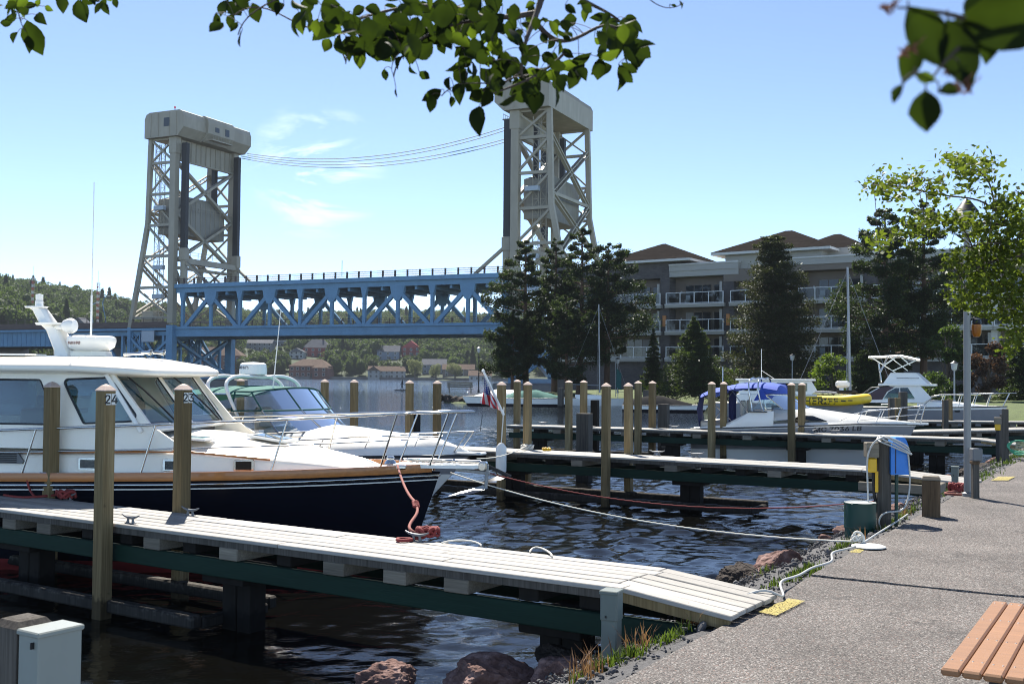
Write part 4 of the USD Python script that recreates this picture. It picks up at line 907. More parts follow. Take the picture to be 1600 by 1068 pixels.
for sd in (-1, 1):
    f = lambda u, v, w=0, sd=sd: t3(u, v, w, sd)
    P_(B4, plate([(-6.9, 1.70), (-3.35, 1.75), (-3.0, 1.95), (-3.45, 2.46), (-5.0, 2.46), (-5.9, 1.9)], [rounded([(-4.95, 1.88), (-3.65, 1.90), (-3.95, 2.38), (-4.45, 2.36), (-4.75, 2.18)], .03)], .04, f), 'cabin_side', 'gelcoat')
    P_(B4, plate(rounded([(-4.95, 1.88), (-3.65, 1.90), (-3.95, 2.38), (-4.45, 2.36), (-4.75, 2.18)], .03), [], .01, lambda u, v, w, f=f: f(u, v, w + .015)), 'side_window', 'side_glass')
    P_(B4, G().beam(f(-4.27, 1.9), f(-4.27, 2.4), .04, .03, up=(1, 0, 0)), 'window_post', 'gelcoat')
    P_(B4, plate([(-5.95, 1.84), (-4.98, 1.86), (-4.78, 2.2), (-4.46, 2.40), (-4.95, 2.44)], [], .012, lambda u, v, w, f=f: f(u, v, w - .014)), 'side_curtain', 'maroon_panel')
for a, b in ((-1, 0), (0, 1)):
    P_(B4, G().add([(-3.1 * k4, a * 1.2, Z4(1.95)), (-3.1 * k4, b * 1.2, Z4(1.95)), (-3.5 * k4, b * 1.15, Z4(2.46)), (-3.5 * k4, a * 1.15, Z4(2.46))], [[0, 1, 2, 3]]), 'windshield_pane', 'side_glass')
for o in (-1, 0, 1): P_(B4, G().beam((-3.08 * k4, o * 1.2, Z4(1.93)), (-3.5 * k4, o * 1.16, Z4(2.48)), .07, .05, bevel=.01), 'windshield_pillar', 'gelcoat')
P_(B4, G().prism(rounded([(-5.15 * k4, -1.4), (-2.85 * k4, -1.3), (-2.75 * k4, 0), (-2.85 * k4, 1.3), (-5.15 * k4, 1.4)], .2), Z4(2.46), Z4(2.54)), 'flybridge_deck', 'gelcoat')
fb = lambda z, g_: [[(x * k4), y, Z4(z)] for x, y in ((-4.95 + g_, -1.25 + g_), (-3.15 - g_ * 1.5, -1.1 + g_), (-2.95 - g_ * 1.7, 0), (-3.15 - g_ * 1.5, 1.1 - g_), (-4.95 + g_, 1.25 - g_))]
P_(B4, G().loft([fb(2.53, 0), fb(2.75, .14), fb(3.0, .30), fb(3.02, .33)]), 'flybridge_cowl', 'gelcoat')
P_(B4, G().beam((-4.4 * k4, -1.06, Z4(2.78)), (-3.5 * k4, -.98, Z4(2.78)), .02, .025), 'cowl_stripe', 'dark_trim')
P_(B4, G().box((-3.9 * k4, 0, Z4(3.05)), (.5, .8, .18), .03), 'instrument_pod', 'dark_trim')
bt = lambda x: [[x * k4, o, Z4(np.interp(x, [-5.55, -4.6, -4.2, -3.45], [3.74, 3.78, 3.80, 3.62])) - .08 * o * o] for o in np.linspace(-1.1, 1.1, 9)]
P_(B4, G().loft([bt(x) for x in np.linspace(-5.55, -3.45, 12)], closed=False).loft([[[a, b, c - .03] for a, b, c in bt(x)] for x in np.linspace(-5.55, -3.45, 12)], closed=False), 'bimini', 'white_canvas', True)
for sd in (-1, 1):
    for a, b in (((-5.5, 3.72), (-4.45, 3.02)), ((-4.75, 3.76), (-5.1, 2.98)), ((-4.75, 3.76), (-3.95, 3.1)), ((-3.5, 3.6), (-4.55, 3.1)), ((-4.3, 3.78), (-4.9, 3.35)), ((-4.3, 3.76), (-3.85, 3.35)), ((-5.15, 3.45), (-5.05, 2.6))):
        P_(B4, G().tube([(a[0] * k4, sd * 1.08, Z4(a[1])), (b[0] * k4, sd * 1.02, Z4(b[1]))], .02, 6), 'bimini_strut', 'steel')
for sd in (-1, 1):
    zz = lambda x: zs4(x) + np.interp(x, [-3.8, -3.0, .2], [.45, .62, .66])
    top = [[-3.9, sd * 1.25, zs4(-3.9) + .1]] + [[x, sd * max(float(H4.bs(x)) - .12, .2), zz(x)] for x in np.linspace(-3.5, -.2, 16)] + [[.3, sd * .16, zz(.2)], [.4, 0, zz(.2)]]
    stan = [((x - .2, sd * (float(H4.bs(x - .2)) - .1), zs4(x)), (x, sd * max(float(H4.bs(x)) - .12, .2), zz(x))) for x in (-2.9, -2.1, -1.4, -.75)] + [((-.2, sd * .14, zs4(0)), (.1, sd * .18, zz(.1)))]
    rail_run(B4, top, stan, .022)
for sd in (-1, 1):
    P_(B4, G().tube([(-6.9, sd * 1.3, Z4(2.0)), (-6.4, sd * 1.3, Z4(2.35)), (-5.5, sd * 1.3, Z4(2.45))], .025, 6).tube([(-6.7, sd * 1.3, Z4(1.7)), (-6.6, sd * 1.3, Z4(2.2))], .02, 6), 'cockpit_rail', 'dark_trim')
P_(B4, G().box((-2.0 * k4, -float(H4.bs(-2.35)) + .06, zs4(-2.3) - .18), (.25, .12, .1), .02), 'hull_port', 'black_metal')

# ---- 5: sheriff boat with yellow collar
B5 = thing('sheriff_boat', 'patrol boat with yellow collar lettered SHERIFF and white cabin behind blue-topped cruiser', 'boat', M=bframe(at(1350, 626, 50), 14))
def col(x): return np.array([x, -1.15 * (1 - np.clip((x + 1.0) / 1.15, 0, 1) ** 2.2), 1.72 + .12 * np.clip((x + 1.5) / 1.6, 0, 1) ** 2])
cl = [col(x) for x in np.r_[np.linspace(-3.7, -1.0, 8), np.linspace(-.9, .14, 12)]]
P_(B5, G().tube(cl + [[a, -b, c] for a, b, c in cl[::-1]], .215, 28), 'collar', 'yellow_collar', True)
H5 = Hull(6.9, 1.1, lambda x: 1.55 + 0 * x, rake=.7, Lb=.4, p=2.2); P_(B5, H5.band(0, 1, 5), 'hull', 'grey_hull', 40); P_(B5, H5.deck(.02), 'deck', 'cushion_light')
m = meshkit.text_mesh('SHERIFF', .27, .004, bold=True); v = m.vertices.copy(); w_ = v[:, 0].max()
P_(B5, (np.stack([-2.95 + v[:, 0] * 1.75 / w_, -1.15 - np.sqrt(np.maximum(.228 ** 2 - (v[:, 1] - .135) ** 2, .01)) - v[:, 2], 1.72 + v[:, 1] - .135], 1), m.faces), 'lettering', 'number_black')
P_(B5, G().box((-.98, -1.37, 1.74), (.2, .02, .06)).box((-.68, -1.31, 1.76), (.2, .02, .05), 0, rotz(.25)), 'small_lettering', 'number_black')
cab = [(-5.6, 2.0), (-2.35, 2.0), (-2.1, 2.2), (-2.35, 2.62), (-5.6, 2.62)]
cw = [rounded([(x, 2.14), (x + .62, 2.14), (x + .62, 2.52), (x, 2.52)], .04) for x in (-5.4, -4.65, -3.9, -3.15)]
for sd in (-1, 1):
    f = lambda u, v, w=0, sd=sd: np.array([u, sd * (.85 - w), v])
    P_(B5, plate(cab, cw, .05, f), 'cabin_side', 'gelcoat')
    for w_ in cw: P_(B5, plate(w_, [], .01, lambda u, v, w, f=f: f(u, v, w + .02)), 'cabin_window', 'side_glass')
P_(B5, G().add([(-2.12, -.85, 2.2), (-2.12, .85, 2.2), (-2.36, .85, 2.62), (-2.36, -.85, 2.62)], [[0, 1, 2, 3]]), 'windshield', 'side_glass')
P_(B5, G().box((-3.95, 0, 2.66), (3.6, 1.95, .09), .03), 'cabin_roof', 'gelcoat')
P_(B5, G().box((-3.9, 0, 1.78), (3.6, 1.9, .46), .05), 'cabin_base', 'gelcoat')
P_(B5, G().box((-.95, 0, 2.48), (.62, .5, .34), .1).beam((-1.0, 0, 2.0), (-1.0, 0, 2.4), .2, .3, bevel=.05), 'outboard_engine', 'gelcoat')
P_(B5, G().box((-.75, 0, 2.12), (.9, .9, .16), .06), 'gear_bag', 'black_canvas')
P_(B5, G().tube([(-4.6, 0, 2.7), (-4.6, 0, 4.1)], .015, 5).tube([(-4.6, 0, 3.1), (-4.0, 0, 2.7)], .012, 5), 'mast_antenna', 'gelcoat')

# ---- boats moored along the hotel shore
def runabout(label, p, ang, L, cover, nm, zsh=.75, stripe='navy_hull'):
    t = thing(nm, label, 'boat', M=bframe(p, ang))
    z = lambda x: zsh + .03 * np.clip(x + 3, 0, 3)
    H = Hull(L, 1.15, z, rake=.7, Lb=.6, p=2.2, n=20)
    P_(t, H.bandz(lambda x: -.3, lambda x: .25, 3), 'bottom', stripe, 40); P_(t, H.bandz(lambda x: .25, lambda x: z(x), 4), 'hull', 'gelcoat', 40)
    P_(t, H.transom(), 'transom', 'gelcoat'); P_(t, H.deck(.0), 'deck', 'gelcoat', 40)
    for sd in (-1, 1): P_(t, G().tube(H.line(z, .01, sd), .03, 6), 'rub_rail', 'dark_trim', True)
    if cover:
        def r(x):
            w = max(float(H.bs(x)) - .03, .1); h = np.interp(x, [-L, -L * .75, -L * .55, -L * .2], [.25, .62, .70, .04])
            return [[x, o * w, z(x) + .03 + h * (1 - abs(o) ** 2.2) + .04 * math.sin(o * 11 + x * 5)] for o in np.linspace(-1, 1, 13)]
        P_(t, G().loft([r(x) for x in np.linspace(-L + .05, -L * .2, 16)], closed=False), 'boat_cover', cover, 30)
    return t
runabout('runabout under a green canvas cover, moored before the pine trees', at(900, 630, 97), 12, 6.4, 'green_canvas', 'covered_runabout')
runabout('boat under a big black cover, moored left of the blue-topped cruiser', at(1108, 640, 84), 12, 6.6, 'black_canvas', 'covered_boat', .55)
runabout('white open boat drawn up at the grassy point behind the flag', at(722, 633, 98), 170, 6.0, 'white_canvas', 'white_boat', .8)
def sailboat(label, p, ang, L, masth, rakepx=0, sail=False):
    t = thing('sailboat', label, 'sailboat', M=bframe(p, ang), group='sailboats with bare masts')
    z = lambda x: .62 + .03 * np.clip(x + 3, 0, 3)
    H = Hull(L, 1.2, z, rake=.9, Lb=.6, p=2.0, n=22)
    P_(t, H.band(0, 1, 6), 'hull', 'gelcoat', 40); P_(t, H.deck(.0), 'deck', 'gelcoat', 40); P_(t, H.transom(), 'transom', 'gelcoat')
    P_(t, G().loft([[[x, -.7 * k, z(x)], [x, -.6 * k, z(x) + .4 * k], [x, .6 * k, z(x) + .4 * k], [x, .7 * k, z(x)]] for x, k in ((-5.2, 1), (-4, 1), (-2.8, .9), (-2.2, .5))]), 'coach_roof', 'gelcoat')
    P_(t, G().tube([(-2.9, 0, 1.2), (-3.05, 0, masth)], np.array([.085, .065]), 8), 'mast', 'galvanised', True)
    P_(t, G().tube([(-2.98, -.8, masth * .42), (-2.98, .8, masth * .42)], .03, 6), 'spreader', 'galvanised')
    P_(t, G().tube([(-2.9, 0, 1.9), (-5.9, 0, 2.0)], .06, 8), 'boom', 'galvanised')
    for a in ((-.2, 0, 1.1), (-6.4, 0, 1.0), (-3.1, -1.1, 1.0), (-3.1, 1.1, 1.0)): P_(t, G().tube([a, (-3.04, 0, masth - .2)], .012, 4), 'stay', 'galvanised')
    for sd in (-1, 1): P_(t, G().tube([(-.3, sd * .1, 1.3), (-1.2, sd * .6, 1.3), (-1.2, sd * .6, .7)], .02, 5), 'pulpit_rail', 'steel')
    return t
sailboat('small sailboat with a bare mast leaning slightly, moored before the pine trees', at(985, 634, 103) , 8, 6.0, 9.6)
sailboat('sailboat hull with a tall bare mast behind the flybridge boat', at(1412, 628, 62) , 18, 6.8, 9.2)
# ------------------------------------------------------------------ vertical lift bridge
mat('tower_paint', (0.2606, 0.2311, 0.1761), .6, var=.12, scale=(.5, .5, .15), spots=(.7, .68, (0.1954, 0.154, 0.1067)), tint=(0.2801, 0.2526, 0.1975))
mat('counterweight_concrete', (0.2163, 0.2057, 0.1782), .8, var=.12, scale=(.3, .3, .1), streak=((1.2, 1.2, .05), .15))
mat('bridge_blue', (0.09391, 0.2055, 0.3172), .5, var=.15, scale=(.4, .4, .4), spots=(.55, .64, (0.07224, 0.1445, 0.2221)))
mat('dark_deck', (0.025, 0.0275, 0.0325), .8, var=.2, scale=(.3, .3, .3))
mat('rail_brown', (0.077, 0.0525, 0.0455), .8, var=.25, scale=(.5, .5, 2))
mat('pier_concrete', (.16, .15, .14), .9, var=.2, scale=(.4, .4, .3))
mat('rope_black', (.014, .014, .016), .6, var=.1)
mat('window_dark', (.03, .035, .04), .2, var=.1)
mat('sign_grey', (.30, .34, .38), .5, var=.05)
mat('lamp_red', (.5, .03, .02), .4, var=.05)
BO = at(262, 526, 225); BO[2] = 0
BX = np.array([.907, -.421, 0]); BX /= np.linalg.norm(BX)
BM = frame(BO, BX)
BW, BL = 18.5, 80.0
def bthing(name, label, cat, x=0, group=None, zs=1.0):
    M = BM.copy(); M[:3, 3] = BO + BX * x; M[2, 2] = zs
    return thing(name, label, cat, M=M, group=group)
def laced(g, p, q, w=.7, flange=.12, n=None, up=(0, 1, 0)):
    """a built-up member: two flanges with lacing between"""
    p, q = np.asarray(p, float), np.asarray(q, float); L = np.linalg.norm(q - p); x = (q - p) / L
    y = np.cross(up, x); y /= np.linalg.norm(y)
    for s in (-1, 1): g.beam(p + y * s * w / 2, q + y * s * w / 2, flange, w * .8, up=up)
    k = n or max(2, int(L / (w * 1.5)))
    for i in range(k):
        a, b = p + (q - p) * (i / k), p + (q - p) * ((i + 1) / k); s = 1 if i % 2 else -1
        g.beam(a + y * s * w / 2, b - y * s * w / 2, .08, .10, up=up)
    return g
def tower(label, x0, sg):
    """x0: the front columns; sg: -1 when the back legs lie at smaller x (left tower), +1 at greater x"""
    t = bthing('lift_bridge_tower', label, 'bridge tower', x0, group='towers of the lift bridge', zs=1.0 if sg < 0 else .962)
    back = lambda z: sg * np.interp(z, [14, 34, 52], [11.2, 6.9, 6.4])
    for y in (0, BW):
        P_(t, G().box((0, y, 32.5), (1.5, 1.3, 39), .05).box((sg * -.0, y, 50), (1.9, 1.5, 3.5)), 'front_column', 'tower_paint')
        g = G()
        for za, zb in ((12.2, 34), (34, 52)): g.beam((back(za), y, za), (back(zb), y, zb), .9, .8, up=(0, 1, 0))
        P_(t, g, 'back_leg', 'tower_paint')
        P_(t, G().box((0, y, 6.6), (1.7, 1.5, 12), .05), 'lower_leg', 'bridge_blue'); P_(t, G().beam((back(14) * 1.0, y, 1), (back(14), y, 12.2), .9, .9), 'lower_leg', 'bridge_blue')
        zs = [14.2, 20.5, 27, 33.5, 40, 46.5, 51.5]
        for i, z in enumerate(zs): P_(t, G().beam((0, y, z), (back(z), y, z), .45, .55), 'side_strut', 'tower_paint')
        for i in range(len(zs) - 1):
            a, b = (zs[i + 1], zs[i]) if True else (zs[i], zs[i + 1])
            P_(t, G().beam((back(a), y, a), (0, y, b), .40, .45, up=(0, 1, 0)), 'side_brace', 'tower_paint')
        for i in range(0, len(zs) - 1, 1):
            P_(t, G().beam((0, y, zs[i + 1]), (back(zs[i]), y, zs[i]), .30, .35, up=(0, 1, 0)), 'side_brace', 'tower_paint') if (i >= 4 or y > 0) else None
    # stair and hoist cage between the near legs
    for cx in (sg * 3.6, sg * 5.1):
        g = G()
        for dx in (-.55, .55): g.beam((cx + dx, .6, 13), (cx + dx, .6, 50.5), .12, .12, up=(1, 0, 0))
        for k in range(24):
            z = 13.5 + k * 1.55; g.beam((cx - .55, .6, z), (cx + .55, .6, z), .09, .09); g.beam((cx - .55, .6, z), (cx + .55, .6, z + 1.55), .07, .07, up=(0, 1, 0)) if k % 2 else g.beam((cx + .55, .6, z), (cx - .55, .6, z + 1.55), .07, .07, up=(0, 1, 0))
        P_(t, g, 'ladder_cage', 'tower_paint')
    for z in (24.6, 18.6, 37): P_(t, G().box((sg * 3.4, -.4, z), (2.6, 1.0, .9), .05), 'side_cabinet', 'sign_grey')
    # front face: portal girder, cross bracing, lower girder
    P_(t, G().box((0, BW / 2, 49.2), (.5, BW - 1.3, 4.4)), 'portal_girder', 'tower_paint')
    g = G()
    for k in range(1, 12): g.box((-sg * .33, BW * k / 12, 49.2), (.16, .18, 4.3))
    g.box((-sg * .3, BW / 2, 47.0), (.6, BW - 1.3, .25)); P_(t, g, 'girder_stiffeners', 'tower_paint')
    for xx, nm in ((0, 'face_brace'), (None, 'rear_brace')):
        for za, zb in ((36, 46.8), (25.8, 36), (14.5, 25.2)):
            if xx == 0 and za == 14.5: continue
            f = (lambda z: 0) if xx == 0 else back
            for s in (0, 1):
                P_(t, laced(G(), (f(za), .4 if s else BW - .4, za), (f(zb), BW - .4 if s else .4, zb), .8, .22, up=(1, 0, 0)) if xx != 0 else G().beam((0, .4 if s else BW - .4, za), (0, BW - .4 if s else .4, zb), .55, .85, up=(1, 0, 0)), nm, 'tower_paint')
    for z, h in ((26.4, .9), (24.6, .6)): P_(t, G().beam((0, 0, z), (0, BW, z), .7, h), 'face_girder', 'tower_paint')
    for z in (36.2,): P_(t, G().beam((back(z), 0, z), (back(z), BW, z), .5, .6), 'rear_girder', 'tower_paint')
    for s in (0, 1):
        y0, y1 = (0.6, 6.4) if s else (BW - .6, BW - 6.4)
        P_(t, G().tube(spline([(0, y0, 24.3), (0, (y0 * 2 + y1) / 3, 21.2), (0, y1, 15.2)], 10), .45, 8), 'knee_brace', 'tower_paint')
    # counterweight
    cwp = [(1.6, 31.8), (BW - 1.6, 31.8), (BW - 1.6, 38.2), (BW - 4, 40.0), (4, 40.0), (1.6, 39.2)]
    g = G().loft([[[x, a, b] for a, b in cwp] for x in (sg * .9, sg * 5.4)]); P_(t, g, 'counterweight', 'counterweight_concrete')
    g = G()
    for k in range(1, 10): g.box((sg * .86, 1.6 + (BW - 3.2) * k / 10, 35.6), (.08, .14, 7.4))
    P_(t, g, 'counterweight_ribs', 'tower_paint')
    # hoist ropes in front of the face and the counterweight ropes
    for y in (1.0, BW - 1.0):
        P_(t, G().box((-sg * 2.0, y, 39.2), (1.3, .9, 22.5)), 'hoist_ropes', 'rope_black')
        P_(t, G().box((sg * 2.6, y + (2 if y < 9 else -2), 44.5), (.9, 1.0, 10)), 'counterweight_ropes', 'rope_black')
        P_(t, G().box((-sg * 2.0, y, 27.3), (1.7, 1.4, 2.6), .1), 'rope_anchor', 'tower_paint')
    # machine house
    def prof(front, top, low): 
        p = [(6.9, low), (6.9, top - 1.3), (6.5, top - .4), (5.6, top), (-2.4 - front, top), (-3.2 - front, top - .35), (-3.6 - front, top - 1.4), (-3.6 - front, low + 1.7), (-1.9 - front, low), ]
        return [(sg * a, b) for a, b in p]
    for y0, y1, fr, top in ((-1.5, 5.4, 0, 56.9), (5.4, BW - 4.6, .5, 57.0), (BW - 4.6, BW + 1.6, 0, 56.9)):
        g = G().loft([[[a, y, b] for a, b in prof(fr, top, 51.6)] for y in (y0, y1)])
        P_(t, g, 'machine_house', 'tower_paint')
    g = G()
    for y in np.arange(-.4, BW + 1, 1.5): g.box((sg * 1.6, y, 57.0), (7.6, .10, .10))
    for x in (-1.6, .2, 3.2, 5.2): g.box((sg * x, -1.54, 54.2), (.10, .06, 4.8))
    P_(t, g, 'house_seams', 'tower_paint')
    for y, z in ((-1.53, 54.6),): P_(t, G().box((sg * .9, y, z), (1.6, .06, 1.8)), 'house_window', 'window_dark')
    for y in (8.2, 11.4): P_(t, G().box((-sg * 4.13, y, 54.4), (.06, 1.3, 1.5 if y > 9 else 1.0)), 'house_window', 'window_dark')
    g = G().box((-sg * 4.6, 8.6, 51.8), (1.4, 6.4, .2))
    for k in range(8): g.beam((-sg * 5.2, 5.6 + k * .86, 51.9), (-sg * 5.2, 5.6 + k * .86, 52.9), .06, .06)
    g.beam((-sg * 5.2, 5.6, 52.9), (-sg * 5.2, 11.7, 52.9), .08, .08); P_(t, g, 'house_balcony', 'tower_paint')
    P_(t, G().tube([(sg * 2, 2, 56.9), (sg * 2, 2, 58.4)], .06, 6), 'beacon_pole', 'rope_black'); P_(t, G().box((sg * 2, 2, 58.5), (.35, .35, .5), .1), 'beacon', 'lamp_red')
    # platforms with rails
    for z in (27.0, 36.7):
        g = G()
        for k in range(9): g.beam((-sg * .6, k * BW / 8, z), (-sg * .6, k * BW / 8, z + 1.1), .07, .07)
        for h in (.55, 1.1): g.beam((-sg * .6, 0, z + h), (-sg * .6, BW, z + h), .06, .06)
        P_(t, g, 'platform_rail', 'tower_paint')
    # bracing of the blue legs under the deck
    for xx in (0, back(14)):
        for s in (0, 1): P_(t, G().beam((xx, 0 if s else BW, 1.5), (xx, BW if s else 0, 10.2), .5, .7, up=(1, 0, 0)), 'lower_brace', 'bridge_blue')
        P_(t, G().beam((xx, 0, 10.3), (xx, BW, 10.3), .7, 1.0), 'lower_girder', 'bridge_blue'); P_(t, G().beam((xx, 0, 1.9), (xx, BW, 1.9), .7, .8), 'lower_girder', 'bridge_blue')
    for y in (0, BW):
        for s in (0, 1): P_(t, G().beam((0 if s else back(14), y, 1.5), (back(14) if s else 0, y, 10.2), .5, .6, up=(0, 1, 0)), 'lower_brace', 'bridge_blue')
    P_(t, G().box((back(14) / 2, BW / 2, .2), (17, BW + 6, 2.6), .3), 'pier', 'pier_concrete')
    return t
tower('left grey lift bridge tower with rounded machine house on top', 1.0, -1)
tower('right grey lift bridge tower rising behind the pine trees', 79.0, 1)

# lift span: two trusses, lower and upper deck
sp = bthing('lift_span', 'blue double deck lift span of steel trusses between the two towers', 'bridge span', 0)
ZL, ZU = 11.3, 19.9
xn = np.linspace(3.4, 76.8, 11)
for y in (.6, BW - .6):
    P_(sp, G().box((40.0, y, 10.95), (76.5, .7, 1.5)), 'lower_chord', 'bridge_blue'); P_(sp, G().box((40.0, y - .02, 12.0), (77.2, 1.25, .5)), 'lower_flange', 'bridge_blue')
    P_(sp, G().box((40.0, y, 19.75), (76.5, .7, 1.0)), 'top_chord', 'bridge_blue'); P_(sp, G().box((40.0, y + (-.25 if y < 9 else .25), 20.62), (79.0, 1.3, .8)), 'upper_fascia', 'bridge_blue')
    for i, x in enumerate(xn):
        P_(sp, G().beam((x, y, 12.2), (x, y, 19.3), .62 if i % 2 == 0 else .5, .62, up=(1, 0, 0)), 'truss_post', 'bridge_blue')
        if i % 2 == 0:
            P_(sp, G().loft([[(x - .35, y + s, 17.6), (x + .35, y + s, 17.6), (x + .75, y + s, 19.3), (x - .75, y + s, 19.3)] for s in (-.33, .33)]), 'gusset_plate', 'bridge_blue')
        else:
            P_(sp, G().loft([[(x - 1.3, y + s, 17.9), (x - .5, y + s, 16.6), (x + .5, y + s, 16.6), (x + 1.3, y + s, 17.9), (x + 1.6, y + s, 19.4), (x - 1.6, y + s, 19.4)] for s in (-.36, .36)]), 'gusset_plate', 'bridge_blue')
            for dx in (-1, 1):
                P_(sp, G().beam((x + dx * .5, y, 18.2), (xn[i + dx] - dx * .6, y, 12.1), .75, .6, up=(0, 1, 0)), 'truss_diagonal', 'bridge_blue')
P_(sp, G().box((40, BW / 2, 20.75), (79, BW - 1, .5)), 'upper_deck', 'dark_deck'); P_(sp, G().box((40, BW / 2, 11.85), (77, BW - 1.5, .3)), 'lower_deck', 'dark_deck')
for i in range(21):
    x = 3.4 + 73.4 * i / 20
    P_(sp, G().box((x, BW / 2, 19.55), (.5, BW - 1.6, 1.9)), 'upper_floor_beam', 'bridge_blue'); P_(sp, G().box((x, BW / 2, 11.0), (.45, BW - 1.6, 1.4)), 'lower_floor_beam', 'bridge_blue')
for k in range(5):
    y = 2.5 + k * 3.4
    P_(sp, G().box((40, y, 20.2), (77, .3, .6)), 'stringer', 'bridge_blue'); P_(sp, G().box((40, y, 11.35), (77, .3, .7)), 'stringer', 'bridge_blue')
for y in (-.1, BW + .1):
    for x in np.arange(1.5, 79, 2.65): P_(sp, G().box((x, y, 21.6), (.28, .28, 1.25)), 'railing_post', 'rail_brown')
    g = G()
    for z in (21.35, 21.75, 22.1): g.box((40, y, z), (78, .07, .09))
    P_(sp, g, 'railing', 'rail_brown')
    g = G(); yy = y + (.9 if y < 9 else -.9)
    for z in (12.6, 12.95, 13.3): g.box((40, yy, z), (76, .07, .09))
    for x in np.arange(2.5, 78, 2.65): g.box((x, yy, 12.75), (.16, .16, 1.1))
    P_(sp, g, 'lower_railing', 'rail_brown')
for x, s in ((3.1, 1), (76.9, -1)):
    for y in (1.0, BW - 1.0):
        P_(sp, G().box((x, y, 23.6), (1.2, .9, 5.4)), 'lifting_post', 'tower_paint')
        P_(sp, G().beam((x, y, 26.0), (x + s * 6.4, y, 21.0), .5, .6, up=(0, 1, 0)), 'lifting_strut', 'tower_paint')
    P_(sp, G().box((x, BW / 2, 25.9), (1.0, BW - 2, 1.1)), 'lifting_girder', 'tower_paint')
P_(sp, G().tube([(42, 1, 21.4), (42, 1, 24.6)], .05, 5), 'marker_pole', 'rope_black')

# approach on the left bank
ap = bthing('approach_span', 'blue girder approach with brown parapet running left from the lift bridge', 'bridge approach', 0)
P_(ap, G().box((-43, BW / 2, 11.9), (86, BW + .6, .5)), 'road_deck', 'dark_deck')
for y in (-.2, BW + .2):
    P_(ap, G().box((-43, y, 12.75), (86, .3, 1.15)), 'parapet', 'rail_brown'); P_(ap, G().box((-43, y + (.1 if y < 9 else -.1), 11.75), (86, .9, .45)), 'deck_fascia', 'bridge_blue')
    yi = y + (.7 if y < 9 else -.7)
    P_(ap, G().box((-58, yi, 9.9), (56, .4, 3.2)), 'plate_girder', 'bridge_blue')
    g = G()
    for k in range(38): g.box((-84.5 + k * 1.45, yi + (-.25 if y < 9 else .25), 9.9), (.14, .12, 3.0))
    P_(ap, g, 'girder_stiffeners', 'bridge_blue')
    P_(ap, G().box((-15, yi, 10.9), (31, .5, .9)), 'truss_top_chord', 'bridge_blue'); P_(ap, G().box((-15, yi, 3.2), (31, .5, .8)), 'truss_bottom_chord', 'bridge_blue')
    for k, x in enumerate(np.linspace(-29.5, -1.5, 6)):
        P_(ap, G().beam((x, yi, 3.2), (x, yi, 10.9), .55, .55, up=(1, 0, 0)), 'truss_post', 'bridge_blue')
        if k < 5: P_(ap, G().beam((x if k % 2 else x + 5.6, yi, 3.4), (x + 5.6 if k % 2 else x, yi, 10.6), .6, .5, up=(0, 1, 0)), 'truss_diagonal', 'bridge_blue')
    g = G().beam((-9.6, yi - .4, 2), (-9.6, yi - .4, 11), .3, .3, up=(1, 0, 0)).beam((-7.6, yi - .4, 2), (-7.6, yi - .4, 11), .3, .3, up=(1, 0, 0))
    for k in range(5): g.beam((-9.6, yi - .4, 2 + k * 1.8), (-7.6, yi - .4, 3.8 + k * 1.8), .16, .16, up=(0, 1, 0)).beam((-7.6, yi - .4, 2 + k * 1.8), (-9.6, yi - .4, 3.8 + k * 1.8), .16, .16, up=(0, 1, 0))
    P_(ap, g, 'stair_tower', 'bridge_blue')
P_(ap, G().box((-4.8, -.6, 10.3), (3.4, .15, 2.3)), 'sign_board', 'sign_grey')
for x in (-30.5, -62): P_(ap, G().box((x, BW / 2, 4.2), (2.4, BW, 8.6), .2), 'pier', 'pier_concrete')
g = G()
for x in np.arange(-86, -1, 2.65): g.box((x, -.2, 13.75), (.12, .12, .9))
g.box((-43, -.2, 14.2), (86, .08, .08)); P_(ap, g, 'parapet_rail', 'rail_brown')
P_(ap, G().box((-6.2, 2.2, 14.0), (4.0, 2.4, 3.4), .05), 'control_box', 'tower_paint')
# power lines between the tower tops
def bw(x, y, z): return BO + BX * x + np.array([-BX[1], BX[0], 0]) * y + np.array([0, 0, z])
for lab_, p, q, sag in (('upper bundle of power cables sagging between the bridge tower tops', (4, 19.5, 51.7), (77, 19, 54.0), 4.3), ('lower bundle of power cables sagging between the bridge towers', (4, 17.5, 50.7), (77, 18, 51.0), 4.2)):
    t = thing('power_cable', lab_, 'cable', BO, group='power cables between the bridge towers')
    for k in range(2): put(G().tube(catenary(bw(*p) + [0, .5 * k, -.35 * k], bw(*q) + [0, .5 * k, -.45 * k], sag + .15 * k, 40), .075, 5), 'wire', 'rope_black', t)
# ------------------------------------------------------------------ the hotel and its land
MT['dark_brick'] = usdkit.material(stage, '/World/Looks/dark_brick', {
    'tc': ('texture_coordinate', {}), 'mp': ('mapping', {'mapping_type': 'point', 'rotation': (PI / 2, 0, 0)}), 'bk': ('brick_texture', {'scale': 1.0, 'brick_width': .40, 'row_height': .20, 'mortar_size': .012, 'color1': (.072, .061, .058), 'color2': (.047, .040, .041), 'mortar': (.074, .070, .066), 'bias': -.1}),
    'ns': ('noise_texture', {'scale': .6, 'detail': 4.0}), 'mr': ('map_range', {'from_min': .3, 'from_max': .7, 'to_min': .75, 'to_max': 1.25}), 'mx': ('mix', {'mix_type': 'multiply', 'fac': 1.0}), 'p': ('principled_bsdf', {'roughness': .85})},
    [('tc.object', 'mp.vector'), ('mp.vector', 'bk.vector'), ('tc.object', 'ns.vector'), ('ns.fac', 'mr.value'), ('bk.color', 'mx.color1'), ('mr.result', 'mx.color2'), ('mx.color', 'p.base_color')], surface='p.BSDF')
mat('siding', (0.3124, 0.2978, 0.2674), .7, var=.06, scale=(.3, .3, 1), streak=((.1, .1, 6), .10))
